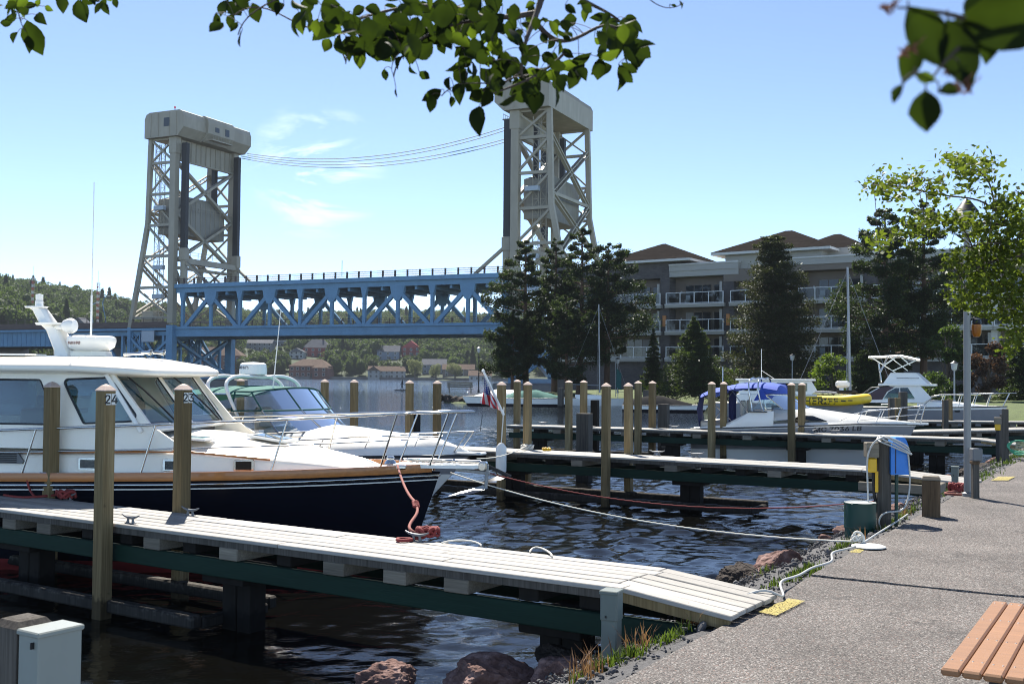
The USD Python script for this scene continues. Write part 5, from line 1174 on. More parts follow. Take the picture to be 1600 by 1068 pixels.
mat('taupe', (0.143, 0.1134, 0.08855), .7, var=.08, scale=(.3, .3, 1))
mat('trim', (0.465, 0.45, 0.42), .5, var=.04)
mat('shingle', (.026, .0225, .0205), .9, var=.22, scale=(2.5, 2.5, 5), streak=((.2, .2, 7), .25), bump=.3, bscale=(2, 2, 6), spec=.0)
mat('white_metal', (0.6, 0.6, 0.592), .4, var=.03)
glass('rail_glass', (.62, .68, .70), 1.5)
MT['door_glass'] = usdkit.material(stage, '/World/Looks/door_glass', {'p': ('principled_bsdf', {'base_color': (.012, .015, .018), 'roughness': .05, 'specular_ior_level': .6})}, [], surface='p.BSDF')
mat('curtain', (.22, .21, .20), .8, var=.2, scale=(6, 6, .2))
mat('copper_lamp', (.42, .17, .05), .5, var=.1)
shore = Polygon([(-7.5, 111), (-5, 106.5), (3, 108.5), (12, 109), (21, 104), (26, 94), (27.5, 80), (27.5, 69), (30, 61), (33, 56), (60, 40), (170, 40), (170, 240), (45, 240), (18, 190), (5, 145), (-1, 118)])
import shapely
gx, gy = np.meshgrid(np.arange(-12, 172, 1.6), np.arange(38, 242, 1.6), indexing='ij')
inside = shapely.contains_xy(shore, gx.ravel(), gy.ravel()).reshape(gx.shape)
dist = shapely.distance(shore.exterior, shapely.points(gx.ravel(), gy.ravel())).reshape(gx.shape) * np.where(inside, 1, -1)
gz = np.interp(dist, [-3, -.4, 1.2, 5, 14], [-1.2, -.25, .55, 1.05, 1.4]) + .25 * (meshkit.fbm(np.stack([gx * .6, gy * .6, 0 * gx], -1), 3, 4) - .5)
gz = np.where(gy < 58, np.minimum(gz, .75), gz)
nyy = gx.shape[1]; i, j = np.meshgrid(np.arange(gx.shape[0] - 1), np.arange(nyy - 1), indexing='ij')
put(G().add(np.stack([gx, gy, gz], -1), np.stack([i * nyy + j, (i + 1) * nyy + j, (i + 1) * nyy + j + 1, i * nyy + j + 1], -1).reshape(-1, 4)), 'hotel_ground', 'lawn', smooth=True, kind='structure')
HD = np.array([.824, -.567, 0]); HD /= np.linalg.norm(HD)
HF = at(1046, 500, 127); HF[2] = 0
ht = thing('hotel_building', 'four storey brick hotel with glass railed balconies and brown hip roofs behind the pines', 'hotel', HF, HD)
def hb(u0, u1, y0, y1, z0, z1, nm, m, bevel=0, parent=None): return P_(ht, G().box(((u0 + u1) / 2, (y0 + y1) / 2, (z0 + z1) / 2), (u1 - u0, y1 - y0, z1 - z0), bevel), nm, m, parent=parent)
hb(-16, 56, 0, 16, .3, 4.55, 'base_wall', 'dark_brick')
hb(-16, 56, 1.6, 16, 4.55, 15.3, 'rear_wall', 'taupe')
bays = [(-15, -9.2), (-7.7, -1.2), (0, 6.7), (8.0, 14.7), (15.9, 22.6), (23.9, 30.4), (31.6, 35.0), (35.6, 41.6), (42.8, 49), (50, 56)]
for k in range(len(bays) - 1): hb(bays[k][1], bays[k + 1][0], -.02, 1.62, 4.55, 15.3 if k > 1 else 16.2, 'pier', 'dark_brick' if k != 6 else 'trim')
hb(-16, -.05, -.03, 1.6, 14.35, 16.3, 'upper_wall', 'dark_brick'); hb(-8.2, -.1, 1.6, 9, 15.3, 16.3, 'pavilion_wall', 'siding')
for (a, b) in ((0.02, 8.6), (14.6, 23.0), (23.0, 30.5), (30.5, 56)):
    hb(a, b, -.12, 1.58, 14.40, 15.05, 'frieze', 'taupe' if a > 10 else 'siding'); hb(a, b + .02, -.22, 1.66, 15.05, 15.75, 'cornice', 'siding'); hb(a, b + .04, -.32, 1.75, 15.75, 15.9, 'cornice_cap', 'trim')
hb(6.8, 15.8, -.06, 1.6, 13.6, 15.0, 'frieze', 'taupe'); hb(6.75, 17.9, .5, 12, 15.0, 16.9, 'pavilion_wall', 'siding'); hb(17.9, 20.2, 2.5, 12, 15.3, 17.0, 'pavilion_wall', 'siding')
def hip(u0, u1, y0, y1, ze, za, ridge=0.0):
    c = [(u0, y0), (u1, y0), (u1, y1), (u0, y1)]; um, ym = (u0 + u1) / 2, (y0 + y1) / 2
    a, b = (um - ridge, ym, za), (um + ridge, ym, za)
    v = [(x, y, ze) for x, y in c] + [a, b]
    g = G().add(v, [[0, 1, 5], [0, 5, 4], [1, 2, 5], [2, 3, 4], [2, 4, 5], [3, 0, 4], [0, 2, 1], [0, 3, 2]])
    r = P_(ht, g, 'roof', 'shingle')
    P_(ht, G().box((um, ym, ze - .16), (u1 - u0 - .05, y1 - y0 - .05, .28)), 'eave', 'trim', parent=T(r.path, ht.M))
    return r
hip(-9.0, 3.0, -1.0, 10, 16.5, 19.0, .2); hip(5.4, 19.2, -.6, 12, 16.9, 19.7, .4); hip(9.5, 21.6, 7, 19, 17.0, 19.9, .4)
hb(1.6, 2.2, 2.2, 4.2, 15.9, 16.6, 'dormer_window', 'window_dark')
for bi, (a, b) in enumerate(bays):
    for fi, z in enumerate((4.55, 7.65, 10.8)):
        s_ = hb(a - .35, b + .35, -.55, 1.6, z - .0, z + .42, 'balcony_slab', 'siding'); hb(a - .37, b + .37, -.6, -.551, z + .30, z + .44, 'slab_trim', 'trim', parent=T(s_.path, ht.M))
        zt = z + 1.72
        g = G(); n = max(2, int(round((b - a) / 1.7)))
        rl = P_(ht, G().box(((a + b) / 2, -.45, zt), (b - a + .5, .07, .07)).box(((a + b) / 2, -.45, z + .52), (b - a + .5, .05, .05)), 'balcony_rail', 'white_metal')
        rp = T(rl.path, ht.M)
        for k in range(n + 1):
            u = a - .2 + (b - a + .4) * k / n
            P_(ht, G().box((u, -.45, z + 1.07), (.09, .07, 1.28)), 'rail_post', 'white_metal', parent=rp)
            if k < n:
                w = (b - a + .4) / n
                P_(ht, G().add([(u + .05, -.45, z + .56), (u + w - .05, -.45, z + .56), (u + w - .05, -.45, zt - .05), (u + .05, -.45, zt - .05)], [[0, 1, 2, 3]]), 'glass_panel', 'rail_glass', parent=rp)
        # glazed doors at the back of the balcony
        w = b - a; d0, d1 = a + w * .20, a + w * .68
        fr = P_(ht, G().box(((d0 + d1) / 2, 1.56, z + 1.6), (d1 - d0, .06, 2.3)), 'door_frame', 'taupe')
        for k in range(3):
            x0 = d0 + (d1 - d0) * k / 3
            P_(ht, G().box((x0 + (d1 - d0) / 6, 1.52, z + 1.58), ((d1 - d0) / 3 - .09, .03, 2.15)), 'door_pane', 'door_glass' if (k + bi + fi) % 3 else ('curtain' if (bi * 3 + fi) % 2 else 'door_glass'), parent=T(fr.path, ht.M))
        P_(ht, G().box((a + w * .82, 1.55, z + 1.55), (w * .16, .05, 2.2)), 'side_window', 'door_glass')
        P_(ht, G().box((a + w * .96, .75, z + 1.6), (.3, 1.6, 2.55)), 'bay_end_wall', 'siding')
        P_(ht, G().box((a + w * .12, 1.5, z + 1.9), (.16, .16, .32), .03), 'door_lamp', 'trim')
        if bi % 2 == 0 and w > 5:
            P_(ht, G().box((a + w * .3, .5, z + .9), (.55, .5, .08), .02).box((a + w * .3, .75, z + 1.2), (.55, .06, .6), .02).box((a + w * .3, .5, z + .65), (.45, .4, .45), .02), 'balcony_chair', 'trim')
for u, z in ((-.6, 9.4), (7.35, 9.4), (15.3, 9.4), (23.25, 9.4)): hb(u - .22, u + .22, -.2, -.03, z - .75, z + .55, 'wall_lamp', 'copper_lamp', .03)
for u in (-2.6, 2.0, 19, 27, 38): hb(u - .8, u + .8, -.03, .02, 1.9, 3.5, 'base_window', 'window_dark')

# ------------------------------------------------------------------ trees
mat('bark', (.085, .062, .045), .9, var=.3, scale=(6, 6, 1.2), bump=.8, bscale=(20, 20, 3))
mat('bark_red', (0.08, 0.0425, 0.025), .9, var=.3, scale=(3, 3, .6), bump=.6, bscale=(10, 10, 2))
leafmat('pine_needles', (.026, .046, .013), None, (.068, .105, .018), .34, var=.45, scale=.35)
leafmat('spruce_needles', (.035, .060, .015), None, (.10, .15, .02), .36, var=.45, scale=.5)
leafmat('larch_needles', (.045, .055, .016), None, (.085, .10, .02), .30, var=.45, scale=.4)
leafmat('shrub_leaves', (.07, .125, .018), None, (.20, .30, .025), .42, var=.4, scale=.8)
leafmat('bronze_leaves', (.075, .045, .03), None, (.14, .07, .03), .35, var=.4, scale=.8)
leafmat('mid_leaves', (.05, .09, .018), None, (.12, .19, .025), .40, var=.4, scale=.6)
def tris(P, size, rng, up=.0, elong=2.0):
    """one small leaf or needle tuft (a bent pair of triangles) at each point"""
    n = len(P); d = rng.normal(size=(n, 3)); d[:, 2] = d[:, 2] * .6 + up; d /= np.linalg.norm(d, axis=1, keepdims=True)
    e = np.cross(d, rng.normal(size=(n, 3))); e /= np.linalg.norm(e, axis=1, keepdims=True) + 1e-9
    s = np.broadcast_to(size, (n,))[:, None] * rng.uniform(.6, 1.3, (n, 1))
    a, b = P - d * s * elong / 2, P + d * s * elong / 2
    l, r = P + e * s / 2, P - e * s / 2
    V = np.stack([a, l, b, r], 1).reshape(-1, 3); k = np.arange(n)[:, None] * 4
    return V, np.vstack([k + [0, 1, 2], k + [0, 2, 3]])
def conifer(label, px, Y, base_z, top_z, hw, nm='pine_tree', mt='pine_needles', bark='bark_red', clear=.2, shape='pine', seed=0, dens=1.0, cat='pine tree', leaf=.30, asym=0):
    rng = np.random.default_rng(seed + 100)
    p = at(px, 590, Y); p[2] = base_z; H = top_z - base_z
    t = thing(nm, label, cat, p, group={'pine_tree': 'pine trees before the hotel', 'spruce_tree': 'spruces before the hotel'}.get(nm))
    bend = rng.normal(0, .012 * H, 2)
    axis = lambda k: np.array([bend[0] * math.sin(k * 2.3), bend[1] * k, k * H])
    P_(t, G().tube([axis(k) for k in np.linspace(-.02, .97, 14)], np.linspace(.022 * H, .004 * H, 14), 8), 'trunk', bark, True)
    P, sz, lim = [], [], G()
    nb = int((95 if shape != 'pine' else 50) * dens)
    for b in range(nb):
        k = clear + (1 - clear) * ((b + rng.random()) / nb) ** .92
        kk = (k - clear) / (1 - clear)
        if shape == 'pine': prof = (min(1, kk * 3.5 + .5) * (1 - kk) ** .62 + .10) * rng.uniform(.5, 1.25)
        elif shape == 'column': prof = ((1 - k) ** .55 * .9 + .12) * rng.uniform(.6, 1.15)
        else: prof = (1 - k + .03) * rng.uniform(.75, 1.12)
        L = hw * prof; th = b * 2.4 + rng.uniform(-.5, .5)
        L *= 1 + asym * math.cos(th)
        droop = {'pine': .06, 'column': -.05, 'spruce': -.18}[shape] + rng.uniform(-.15, .15)
        a0 = axis(k); d = np.array([math.cos(th), math.sin(th), droop]); side = np.array([-d[1], d[0], 0])
        q = [a0 + d * L * s + np.array([0, 0, (.10 if shape == 'pine' else .06) * L * s * s]) for s in np.linspace(0, 1, 5)]
        lim.tube(q, np.linspace(.010 * H * (1.1 - k), .0025 * H * (1.1 - k) + .008, 5), 4)
        m = int((640 if shape == 'pine' else 330) * dens * (.35 + L / hw))
        s = rng.beta(3.4, 1.15, m) if shape == 'pine' else rng.beta(1.6, 1.0, m)
        i0 = np.clip((s * 4).astype(int), 0, 3); f = s * 4 - i0; qa = np.array(q)
        c = qa[i0] * (1 - f[:, None]) + qa[i0 + 1] * f[:, None]
        w = (.20 if shape == 'pine' else .30) * L * (1.15 - s * .55)
        c = c + side * (rng.normal(0, 1, m) * w)[:, None] + np.array([0, 0, 1]) * (rng.normal(.06, .13 if shape == 'pine' else .07, m) * L * (.6 if shape == 'pine' else .8))[:, None]
        P.append(c)
    P = np.vstack(P)
    P_(t, lim, 'branches', bark)
    V, F = tris(P, leaf * .33, rng, up=.35, elong=2.8)
    put((V, F), 'crown', mt, t, world=False)
    return t
ZG = 1.2
conifer('tall pine at the left of the dark clump in front of the bridge tower', 822, 112, ZG, 16.6, 3.9, clear=.22, seed=1, asym=-.25)
conifer('slender pine second from the left in the dark clump by the hotel', 866, 116, ZG, 17.4, 3.5, clear=.25, seed=2)
conifer('tallest pine in the middle of the dark clump left of the hotel', 905, 112, ZG, 17.8, 4.0, clear=.22, seed=3)
conifer('pine at the right of the dark clump reaching over the hotel corner', 948, 110, ZG, 16.2, 3.9, clear=.25, seed=4, asym=.3)
conifer('short bushy pine filling the foot of the dark clump', 885, 106, ZG - .2, 10.5, 3.6, clear=.12, seed=5)
conifer('low pine at the waterside foot of the dark clump, leftmost', 800, 108, ZG - .4, 9.0, 2.9, clear=.2, seed=6)
conifer('green spruce standing alone in front of the first balconies', 1083, 104, ZG - .2, 8.5, 4.3, 'spruce_tree', 'spruce_needles', 'bark', .02, 'spruce', 7, 1.1, 'spruce tree', .26)
conifer('tall dark larch standing alone in front of the middle pavilion roof', 1201, 106, ZG, 16.6, 5.2, 'larch_tree', 'larch_needles', 'bark', .06, 'column', 8, 1.5, 'larch tree', .27)
conifer('large pine covering the hotel front right of the middle pavilion', 1382, 92, ZG, 17.2, 4.4, clear=.12, seed=9, dens=1.25)
conifer('second large pine on the right, beside the flybridge boat mast', 1443, 94, ZG, 18.2, 3.9, clear=.18, seed=10, dens=1.15)
conifer('thin young conifer between the dark clump and the lone spruce', 1021, 109, ZG, 7.6, 1.7, 'spruce_tree', 'spruce_needles', 'bark', .03, 'spruce', 11, .7, 'spruce tree', .24)
conifer('young conifer at the right edge in front of the hotel', 1594, 82, ZG - .2, 6.0, 2.2, 'spruce_tree', 'spruce_needles', 'bark', .02, 'spruce', 12, .8, 'spruce tree', .24)
conifer('low juniper left of the flybridge boat under the big pine', 1352, 88, ZG - .3, 5.0, 1.9, 'juniper', 'spruce_needles', 'bark', .02, 'column', 13, .8, 'shrub', .22)
def bush(label, px, Y, base_z, top_z, hw, mt, nm, cat, n=5000, leaf=.14, seed=0, trunk=.12, group=None):
    rng = np.random.default_rng(seed + 500)
    p = at(px, 590, Y); p[2] = base_z; H = top_z - base_z
    t = thing(nm, label, cat, p, group=group)
    g = G()
    nl = 26; C = []
    for k in range(nl):
        z = H * (trunk + (1 - trunk) * rng.beta(1.3, 1.1)); r = hw * math.sqrt(max(.05, 1 - ((z / H - .45) / .62) ** 2)) * rng.uniform(.35, .95); th = rng.random() * 2 * PI
        C.append([r * math.cos(th), r * math.sin(th), z, hw * rng.uniform(.22, .42)])
        g.tube([(0, 0, H * .05), (r * .3 * math.cos(th), r * .3 * math.sin(th), z * .6), (r * math.cos(th), r * math.sin(th), z)], np.array([.02, .012, .005]) * H * .6, 4)
    P_(t, g, 'stems', 'bark')
    C = np.array(C); i = rng.integers(0, nl, n); d = rng.normal(size=(n, 3)); d /= np.linalg.norm(d, axis=1, keepdims=True)
    P = C[i, :3] + d * (C[i, 3] * rng.random(n) ** .4)[:, None] * [1, 1, .8]
    P = P[P[:, 2] > .05]
    V, F = tris(P, leaf, rng, up=-.1, elong=1.6); put((V, F), 'foliage', mt, t, world=False)
    return t
bush('bright green shrub under the balconies right of the larch', 1303, 92, ZG, 4.6, 2.0, 'shrub_leaves', 'shrub', 'shrub', 4500, .15, 1)
bush('bronze leaved round tree behind the light pole', 1541, 80, ZG - .2, 5.3, 1.5, 'bronze_leaves', 'ornamental_tree', 'tree', 6000, .13, 2)
bush('light green young tree left of the light pole', 1480, 84, ZG - .2, 7.0, 1.5, 'mid_leaves', 'young_tree', 'tree', 4500, .14, 3)
bush('low hedge plant at the foot of the lone spruce', 1110, 103, .9, 2.6, 2.2, 'mid_leaves', 'shrub', 'shrub', 2500, .14, 4, .0)
bush('sunlit ground plant left of the black boat cover', 1035, 106, .9, 1.8, 2.2, 'shrub_leaves', 'shrub', 'shrub', 1500, .13, 5, .0)
bush('dark climbing shrub against the hotel base between spruce and larch', 1145, 112, 1.2, 3.6, 1.6, 'mid_leaves', 'shrub', 'shrub', 2000, .14, 6, .0)
bush('shrub beside the trunk of the second large pine', 1455, 78, 1.0, 3.2, 1.5, 'mid_leaves', 'shrub', 'shrub', 2000, .13, 7, .0)
# lamps, flagpole, bench and rocks along that shore
def lamp(label, px, Y, top, base=1.1, pole='galvanised'):
    t = thing('street_lamp', label, 'street lamp', group='street lamps along the hotel shore', loc=at(px, 590, Y) * [1, 1, 0] + [0, 0, base])
    h = top - base
    P_(t, G().lathe([(.12, 0), (.10, .3), (.06, .35), (.05, h - .6)], 10), 'pole', pole, 40)
    P_(t, G().lathe([(.05, h - .6), (.16, h - .5), (.22, h - .12), (.05, h - .1)], 10), 'lamp_head', 'trim', 40); P_(t, G().lathe([(.28, h - .12), (.10, h), (0, h + .08)], 10), 'lamp_cap', 'black_metal', 40)
lamp('slim street lamp in front of the larch foot', 1238, 98, 4.9); lamp('white headed street lamp left of the light pole, behind the bow rail', 1491, 70, 3.9)
lamp('dark street lamp at the end of the grassy point by the bench', 748, 109, 5.6, 1.0, 'black_metal'); lamp('street lamp standing before the dark pines near the green pennant', 965, 108, 4.6)
t = thing('pennant_pole', 'thin pole with a hanging dark green pennant by the small sailboat', 'flagpole', at(962, 590, 104) * [1, 1, 0] + [0, 0, .8])
P_(t, G().tube([(0, 0, 0), (0, 0, 3.6)], .03, 6), 'pole', 'galvanised'); P_(t, G().loft([[[.05 + k * .5, .05 * math.sin(z * 5 + k * 4), z * 1.6 + .6 + (1 - z) * k * .3 - k * .5] for k in np.linspace(0, 1, 6)] for z in np.linspace(.2, 1.4, 6)], closed=False), 'pennant', 'dark_green_canvas', True)
t = thing('park_bench', 'wooden park bench on the grassy point beyond the channel', 'bench', at(719, 600, 110) * [1, 1, 0] + [0, 0, .92], (1, .1))
for k in range(3): P_(t, G().box((0, -.1 + k * .16, .48), (2.6, .13, .05)), 'seat_slat', 'block_wood')
for k in range(3): P_(t, G().box((0, .32 + k * .03, .68 + k * .2), (2.6, .04, .15)), 'back_slat', 'block_wood')
for x in (-1.1, 1.1): P_(t, G().box((x, .05, .24), (.1, .5, .48)).box((x, .36, .8), (.1, .08, .7)), 'leg', 'block_wood')
def rock(p, s, seed, label, mt='red_rock', nm='rock', flat=.7, group=None, cat='rock'):
    rng = np.random.default_rng(seed)
    m = trimesh.creation.icosphere(5 if s[0] > .2 and p[1] < 20 else 3, 1.0); v = m.vertices.copy()
    for _ in range(9):
        n = rng.normal(size=3); n /= np.linalg.norm(n); dd = rng.uniform(.55, .9); h = v @ n; v -= n * np.maximum(h - dd, 0)[:, None] * .92
    v *= 1 + .46 * (meshkit.fbm(v * 2.0 + seed, 4, seed)[:, None] - .5) + .20 * (np.abs(meshkit.fbm(v * 6 + seed, 3, seed)[:, None] - .5) - .1)
    s = np.asarray(s, float); R = rotz(rng.random() * 6)
    v = (v @ R.T) * s
    return put((v + np.asarray(p, float), m.faces), nm, mt, smooth=20, label=label, cat=cat, group=group)
rng = np.random.default_rng(8)
for k in range(12):
    px = 690 + k * 7.5 + rng.uniform(-3, 3); Y = 110.5 - k * .42
    rock(at(px, 625, Y) * [1, 1, 0] + [0, 0, .15 + .25 * rng.random()], (.7 * rng.uniform(.6, 1.2), .7, .45), 40 + k, 'dark shore rock along the edge of the grassy point', 'dark_rock', 'shore_rock', group='dark rocks along the edge of the grassy point')
# ------------------------------------------------------------------ the far shore: hill, forest, houses
leafmat('forest_leaves', (.060, .095, .024), None, (.115, .17, .03), .38, var=.55, scale=.045, rough=.7, spec=.2)
leafmat('willow_leaves', (.20, .22, .09), None, (.30, .34, .12), .35, var=.3, scale=.2, rough=.7, spec=.2)
mat('forest_floor', (0.0198, 0.03315, 0.0072), .95, var=.4, scale=(.05, .05, .05), world=True, spots=(.012, .58, (0.0432, 0.0624, 0.0126)))
mat('red_brick', (0.15, 0.06375, 0.04875), .85, var=.2, scale=(.4, .4, .4)); mat('red_siding', (0.21, 0.0315, 0.028), .8, var=.1); mat('white_siding', (0.297, 0.297, 0.279), .7, var=.06); mat('blue_siding', (0.135, 0.171, 0.216), .7, var=.06)
mat('grey_siding', (0.1536, 0.1632, 0.1728), .7, var=.08); mat('brown_roof', (0.112, 0.0805, 0.063), .9, var=.2, scale=(.6, .6, .6), spec=.05); mat('grey_roof', (0.105, 0.1085, 0.119), .9, var=.2, scale=(.6, .6, .6), spec=.05); mat('white_roof', (.6, .6, .6), .6, var=.05); mat('red_roof', (.30, .03, .03), .7, var=.1)
SH = [(-330, 60), (-185, 150), (-152, 262), (-150, 420), (-162, 612), (-90, 632), (0, 598), (60, 566), (240, 520), (700, 500)]
shl = LineString(SH)
land = Polygon(SH + [(900, 1900), (-1500, 1900), (-1500, 60)])
def hill_z(x, y):
    x, y = np.asarray(x, float), np.asarray(y, float)
    d = shapely.distance(shl, shapely.points(x.ravel(), y.ravel())).reshape(x.shape) * np.where(shapely.contains_xy(land, x.ravel(), y.ravel()).reshape(x.shape), 1, -1)
    px = 800 + 1700 * x / np.maximum(y, 50)
    sl = np.interp(px, [-300, 60, 250, 420, 700, 1000], [.50, .48, .40, .20, .20, .16]); cap = np.interp(px, [-300, 0, 120, 240, 420, 640, 1000], [74, 70, 62, 50, 62, 78, 66])
    z = np.interp(d, [-30, 0, 2, 14], [-6, -.6, 1.2, 1.8]) + cap * (1 - np.exp(-np.maximum(d - 14, 0) * sl / cap))
    return z + np.clip(d / 60, 0, 1) * 9 * (meshkit.fbm(np.stack([x / 130, y / 130, 0 * x], -1), 3, 21) - .5)
hx, hy = np.meshgrid(np.arange(-1300, 760, 16.), np.arange(70, 1850, 16.), indexing='ij')
hz = hill_z(hx, hy); ny_ = hx.shape[1]; i, j = np.meshgrid(np.arange(hx.shape[0] - 1), np.arange(ny_ - 1), indexing='ij')
keep = (hz[:-1, :-1] > -5).ravel() | (hz[1:, 1:] > -5).ravel()
put(G().add(np.stack([hx, hy, hz], -1), np.stack([i * ny_ + j, (i + 1) * ny_ + j, (i + 1) * ny_ + j + 1, i * ny_ + j + 1], -1).reshape(-1, 4)[keep]), 'far_hill', 'forest_floor', smooth=True, kind='structure')
def on_hill(px, py, lo=180, hi=1700):
    Y = np.linspace(lo, hi, 3000); d = ray(px, py); X = d[0] * Y; Z = EYE + d[2] * Y; hzz = hill_z(X, Y)
    k = np.nonzero(Z <= hzz)[0]; k = k[0] if len(k) else len(Y) - 1
    return np.array([X[k], Y[k], hzz[k]])
# houses
clearings = []
def house(label, px, py, w, d, h, wall, roof, ra=3.0, style='gable', yaw=0.0, nm='house', cat='house', storeys=2, nwin=4, chimney=False, wing=None, D=None):
    p = on_hill(px, py) if D is None else np.append(at(px, py, D)[:2], float(hill_z(np.array([at(px, py, D)[0]]), np.array([D]))[0]))
    p[2] -= .2
    t = thing(nm, label, cat, p, (math.cos(yaw), math.sin(yaw)), group='houses on the far hillside' if nm == 'house' else None)
    ppm = 1700 / p[1]
    clearings.append((px - w * ppm / 2 - 2, px + w * ppm / 2 + 2, p[1] - 120, p[1] + d + 5, h * .55 + 0, p))
    def block(x0, x1, y0, y1, hh, rf, rr, st):
        a = P_(t, G().box(((x0 + x1) / 2, (y0 + y1) / 2, hh / 2 - 1), (x1 - x0, y1 - y0, hh + 2)), 'wall', wall); o = .5; ym, xm = (y0 + y1) / 2, (x0 + x1) / 2
        if st == 'gable': v = [(x0 - o, y0 - o, hh - .1), (x1 + o, y0 - o, hh - .1), (x1 + o, y1 + o, hh - .1), (x0 - o, y1 + o, hh - .1), (x0 - o, ym, hh + rr), (x1 + o, ym, hh + rr)]
        elif st == 'front': v = [(x0 - o, y0 - o, hh - .1), (x1 + o, y0 - o, hh - .1), (x1 + o, y1 + o, hh - .1), (x0 - o, y1 + o, hh - .1), (xm, y0 - o, hh + rr), (xm, y1 + o, hh + rr)]
        else:
            k = min(x1 - x0, y1 - y0) * .42; v = [(x0 - o, y0 - o, hh - .1), (x1 + o, y0 - o, hh - .1), (x1 + o, y1 + o, hh - .1), (x0 - o, y1 + o, hh - .1), (x0 + k, ym, hh + rr), (x1 - k, ym, hh + rr)]
        F = [[0, 1, 5], [0, 5, 4], [2, 3, 4], [2, 4, 5], [1, 2, 5], [3, 0, 4], [0, 2, 1], [0, 3, 2]] if st != 'front' else [[0, 4, 3], [3, 4, 5], [1, 2, 5], [1, 5, 4], [0, 1, 4], [2, 3, 5], [0, 2, 1], [0, 3, 2]]
        if rr > .2: P_(t, G().add(v, F), 'roof', rf)
        else: P_(t, G().box((xm, ym, hh + .15), (x1 - x0 + .6, y1 - y0 + .6, .35)), 'roof', rf)
        if st in ('gable',):
            for xe in (x0, x1): P_(t, G().loft([[(xe + s, y0, hh), (xe + s, y1, hh), (xe + s, ym, hh + rr - .3)] for s in (-.04, .04)]), 'gable_wall', wall)
        nn = max(1, int((x1 - x0) / (w / nwin)))
        for s_ in range(storeys):
            for k in range(nn):
                x = x0 + (x1 - x0) * (k + .5) / nn; z = 1.6 + s_ * (hh / storeys)
                f = P_(t, G().box((x, y0 - .03, z), (1.5, .1, 1.7)), 'window', 'trim'); P_(t, G().box((x, y0 - .09, z), (1.2, .06, 1.4)), 'pane', 'window_dark', parent=T(f.path, t.M))
    block(-w / 2, w / 2, 0, d, h, roof, ra, style)
    if wing: block(*wing)
    if chimney: P_(t, G().box((w * .2, d / 2, h + ra), (1.0, 1.0, 2.4)), 'chimney', 'red_brick')
    P_(t, G().box((w * .08, -.05, 1.05), (1.1, .14, 2.1)), 'door', 'cabin_dark')
    return t
house('long white house with dark roof and gable at the far waterside', 604, 592, 21, 9, 4.6, 'white_siding', 'brown_roof', 2.8, nwin=7, yaw=.05, wing=(-10.5, -4, -3, 6, 4.8, 'brown_roof', 2.6, 'front'))
house('red brick waterside building with brown hip roof across the channel', 482, 589.5, 23, 14, 6.5, 'red_brick', 'brown_roof', 4.0, 'hip', nwin=7, yaw=-.1, wing=(3, 12, -3, 8, 5.5, 'brown_roof', 3.0, 'hip'))
house('long red brick building seen under the left bridge tower', 335, 592, 30, 14, 8, 'red_brick', 'brown_roof', 5.0, 'hip', nwin=8, D=632)
house('red house with grey hip roof above the waterside brick building', 494, 557, 17, 11, 6.0, 'red_siding', 'grey_roof', 5.5, 'hip', chimney=True)
house('small white house left of the red house on the slope', 463, 560, 9, 9, 4.5, 'white_siding', 'grey_roof', 2.4, 'front', nwin=3)
house('pale blue house among the trees on the slope', 606, 562, 14, 10, 5.5, 'blue_siding', 'grey_roof', 4.0, 'gable', nwin=3)
house('dark red house with steep roof right of the pale blue house', 642, 556, 12, 9, 5.5, 'red_siding', 'red_roof', 4.5, 'front', nwin=3)
house('grey roofed house behind the round willows', 678, 588, 14, 10, 5.5, 'grey_siding', 'grey_roof', 3.4, 'gable', nwin=4, D=640)
house('brown roofed boathouse behind the right willow', 716, 588, 18, 9, 4.5, 'taupe', 'brown_roof', 3.0, 'gable', nwin=4, D=625)
house('white house with brown roof at the right end of the far waterside', 750, 592, 12, 9, 6.0, 'white_siding', 'brown_roof', 2.8, 'gable', nwin=4, D=590)
house('long grey house under the bridge deck, left on the slope', 402, 547, 19, 10, 5.0, 'grey_siding', 'grey_roof', 2.4, 'gable', nwin=6)
house('white flat roofed building just below the bridge deck', 440, 541, 11, 9, 4.0, 'grey_siding', 'white_roof', 0, 'hip', nwin=3, storeys=1)
house('grey gabled house left of the radar mast, on the wooded hill', 104, 506, 13, 10, 5, 'grey_siding', 'grey_roof', 4.5, 'gable', nwin=3, D=480)
house('second grey house right of the first on the wooded hill', 122, 503, 10, 9, 5.5, 'taupe', 'grey_roof', 5, 'front', nwin=3, D=520)
house('pale industrial building at the left edge behind the bridge parapet', 40, 508, 24, 12, 6.5, 'grey_siding', 'white_roof', 0, 'hip', nwin=6, D=430, nm='industrial_building', cat='building')
house('low red roofed shed behind the bridge parapet', 172, 512, 17, 9, 3.5, 'red_siding', 'red_roof', 1.8, 'gable', nwin=4, D=455, nm='shed', cat='shed')
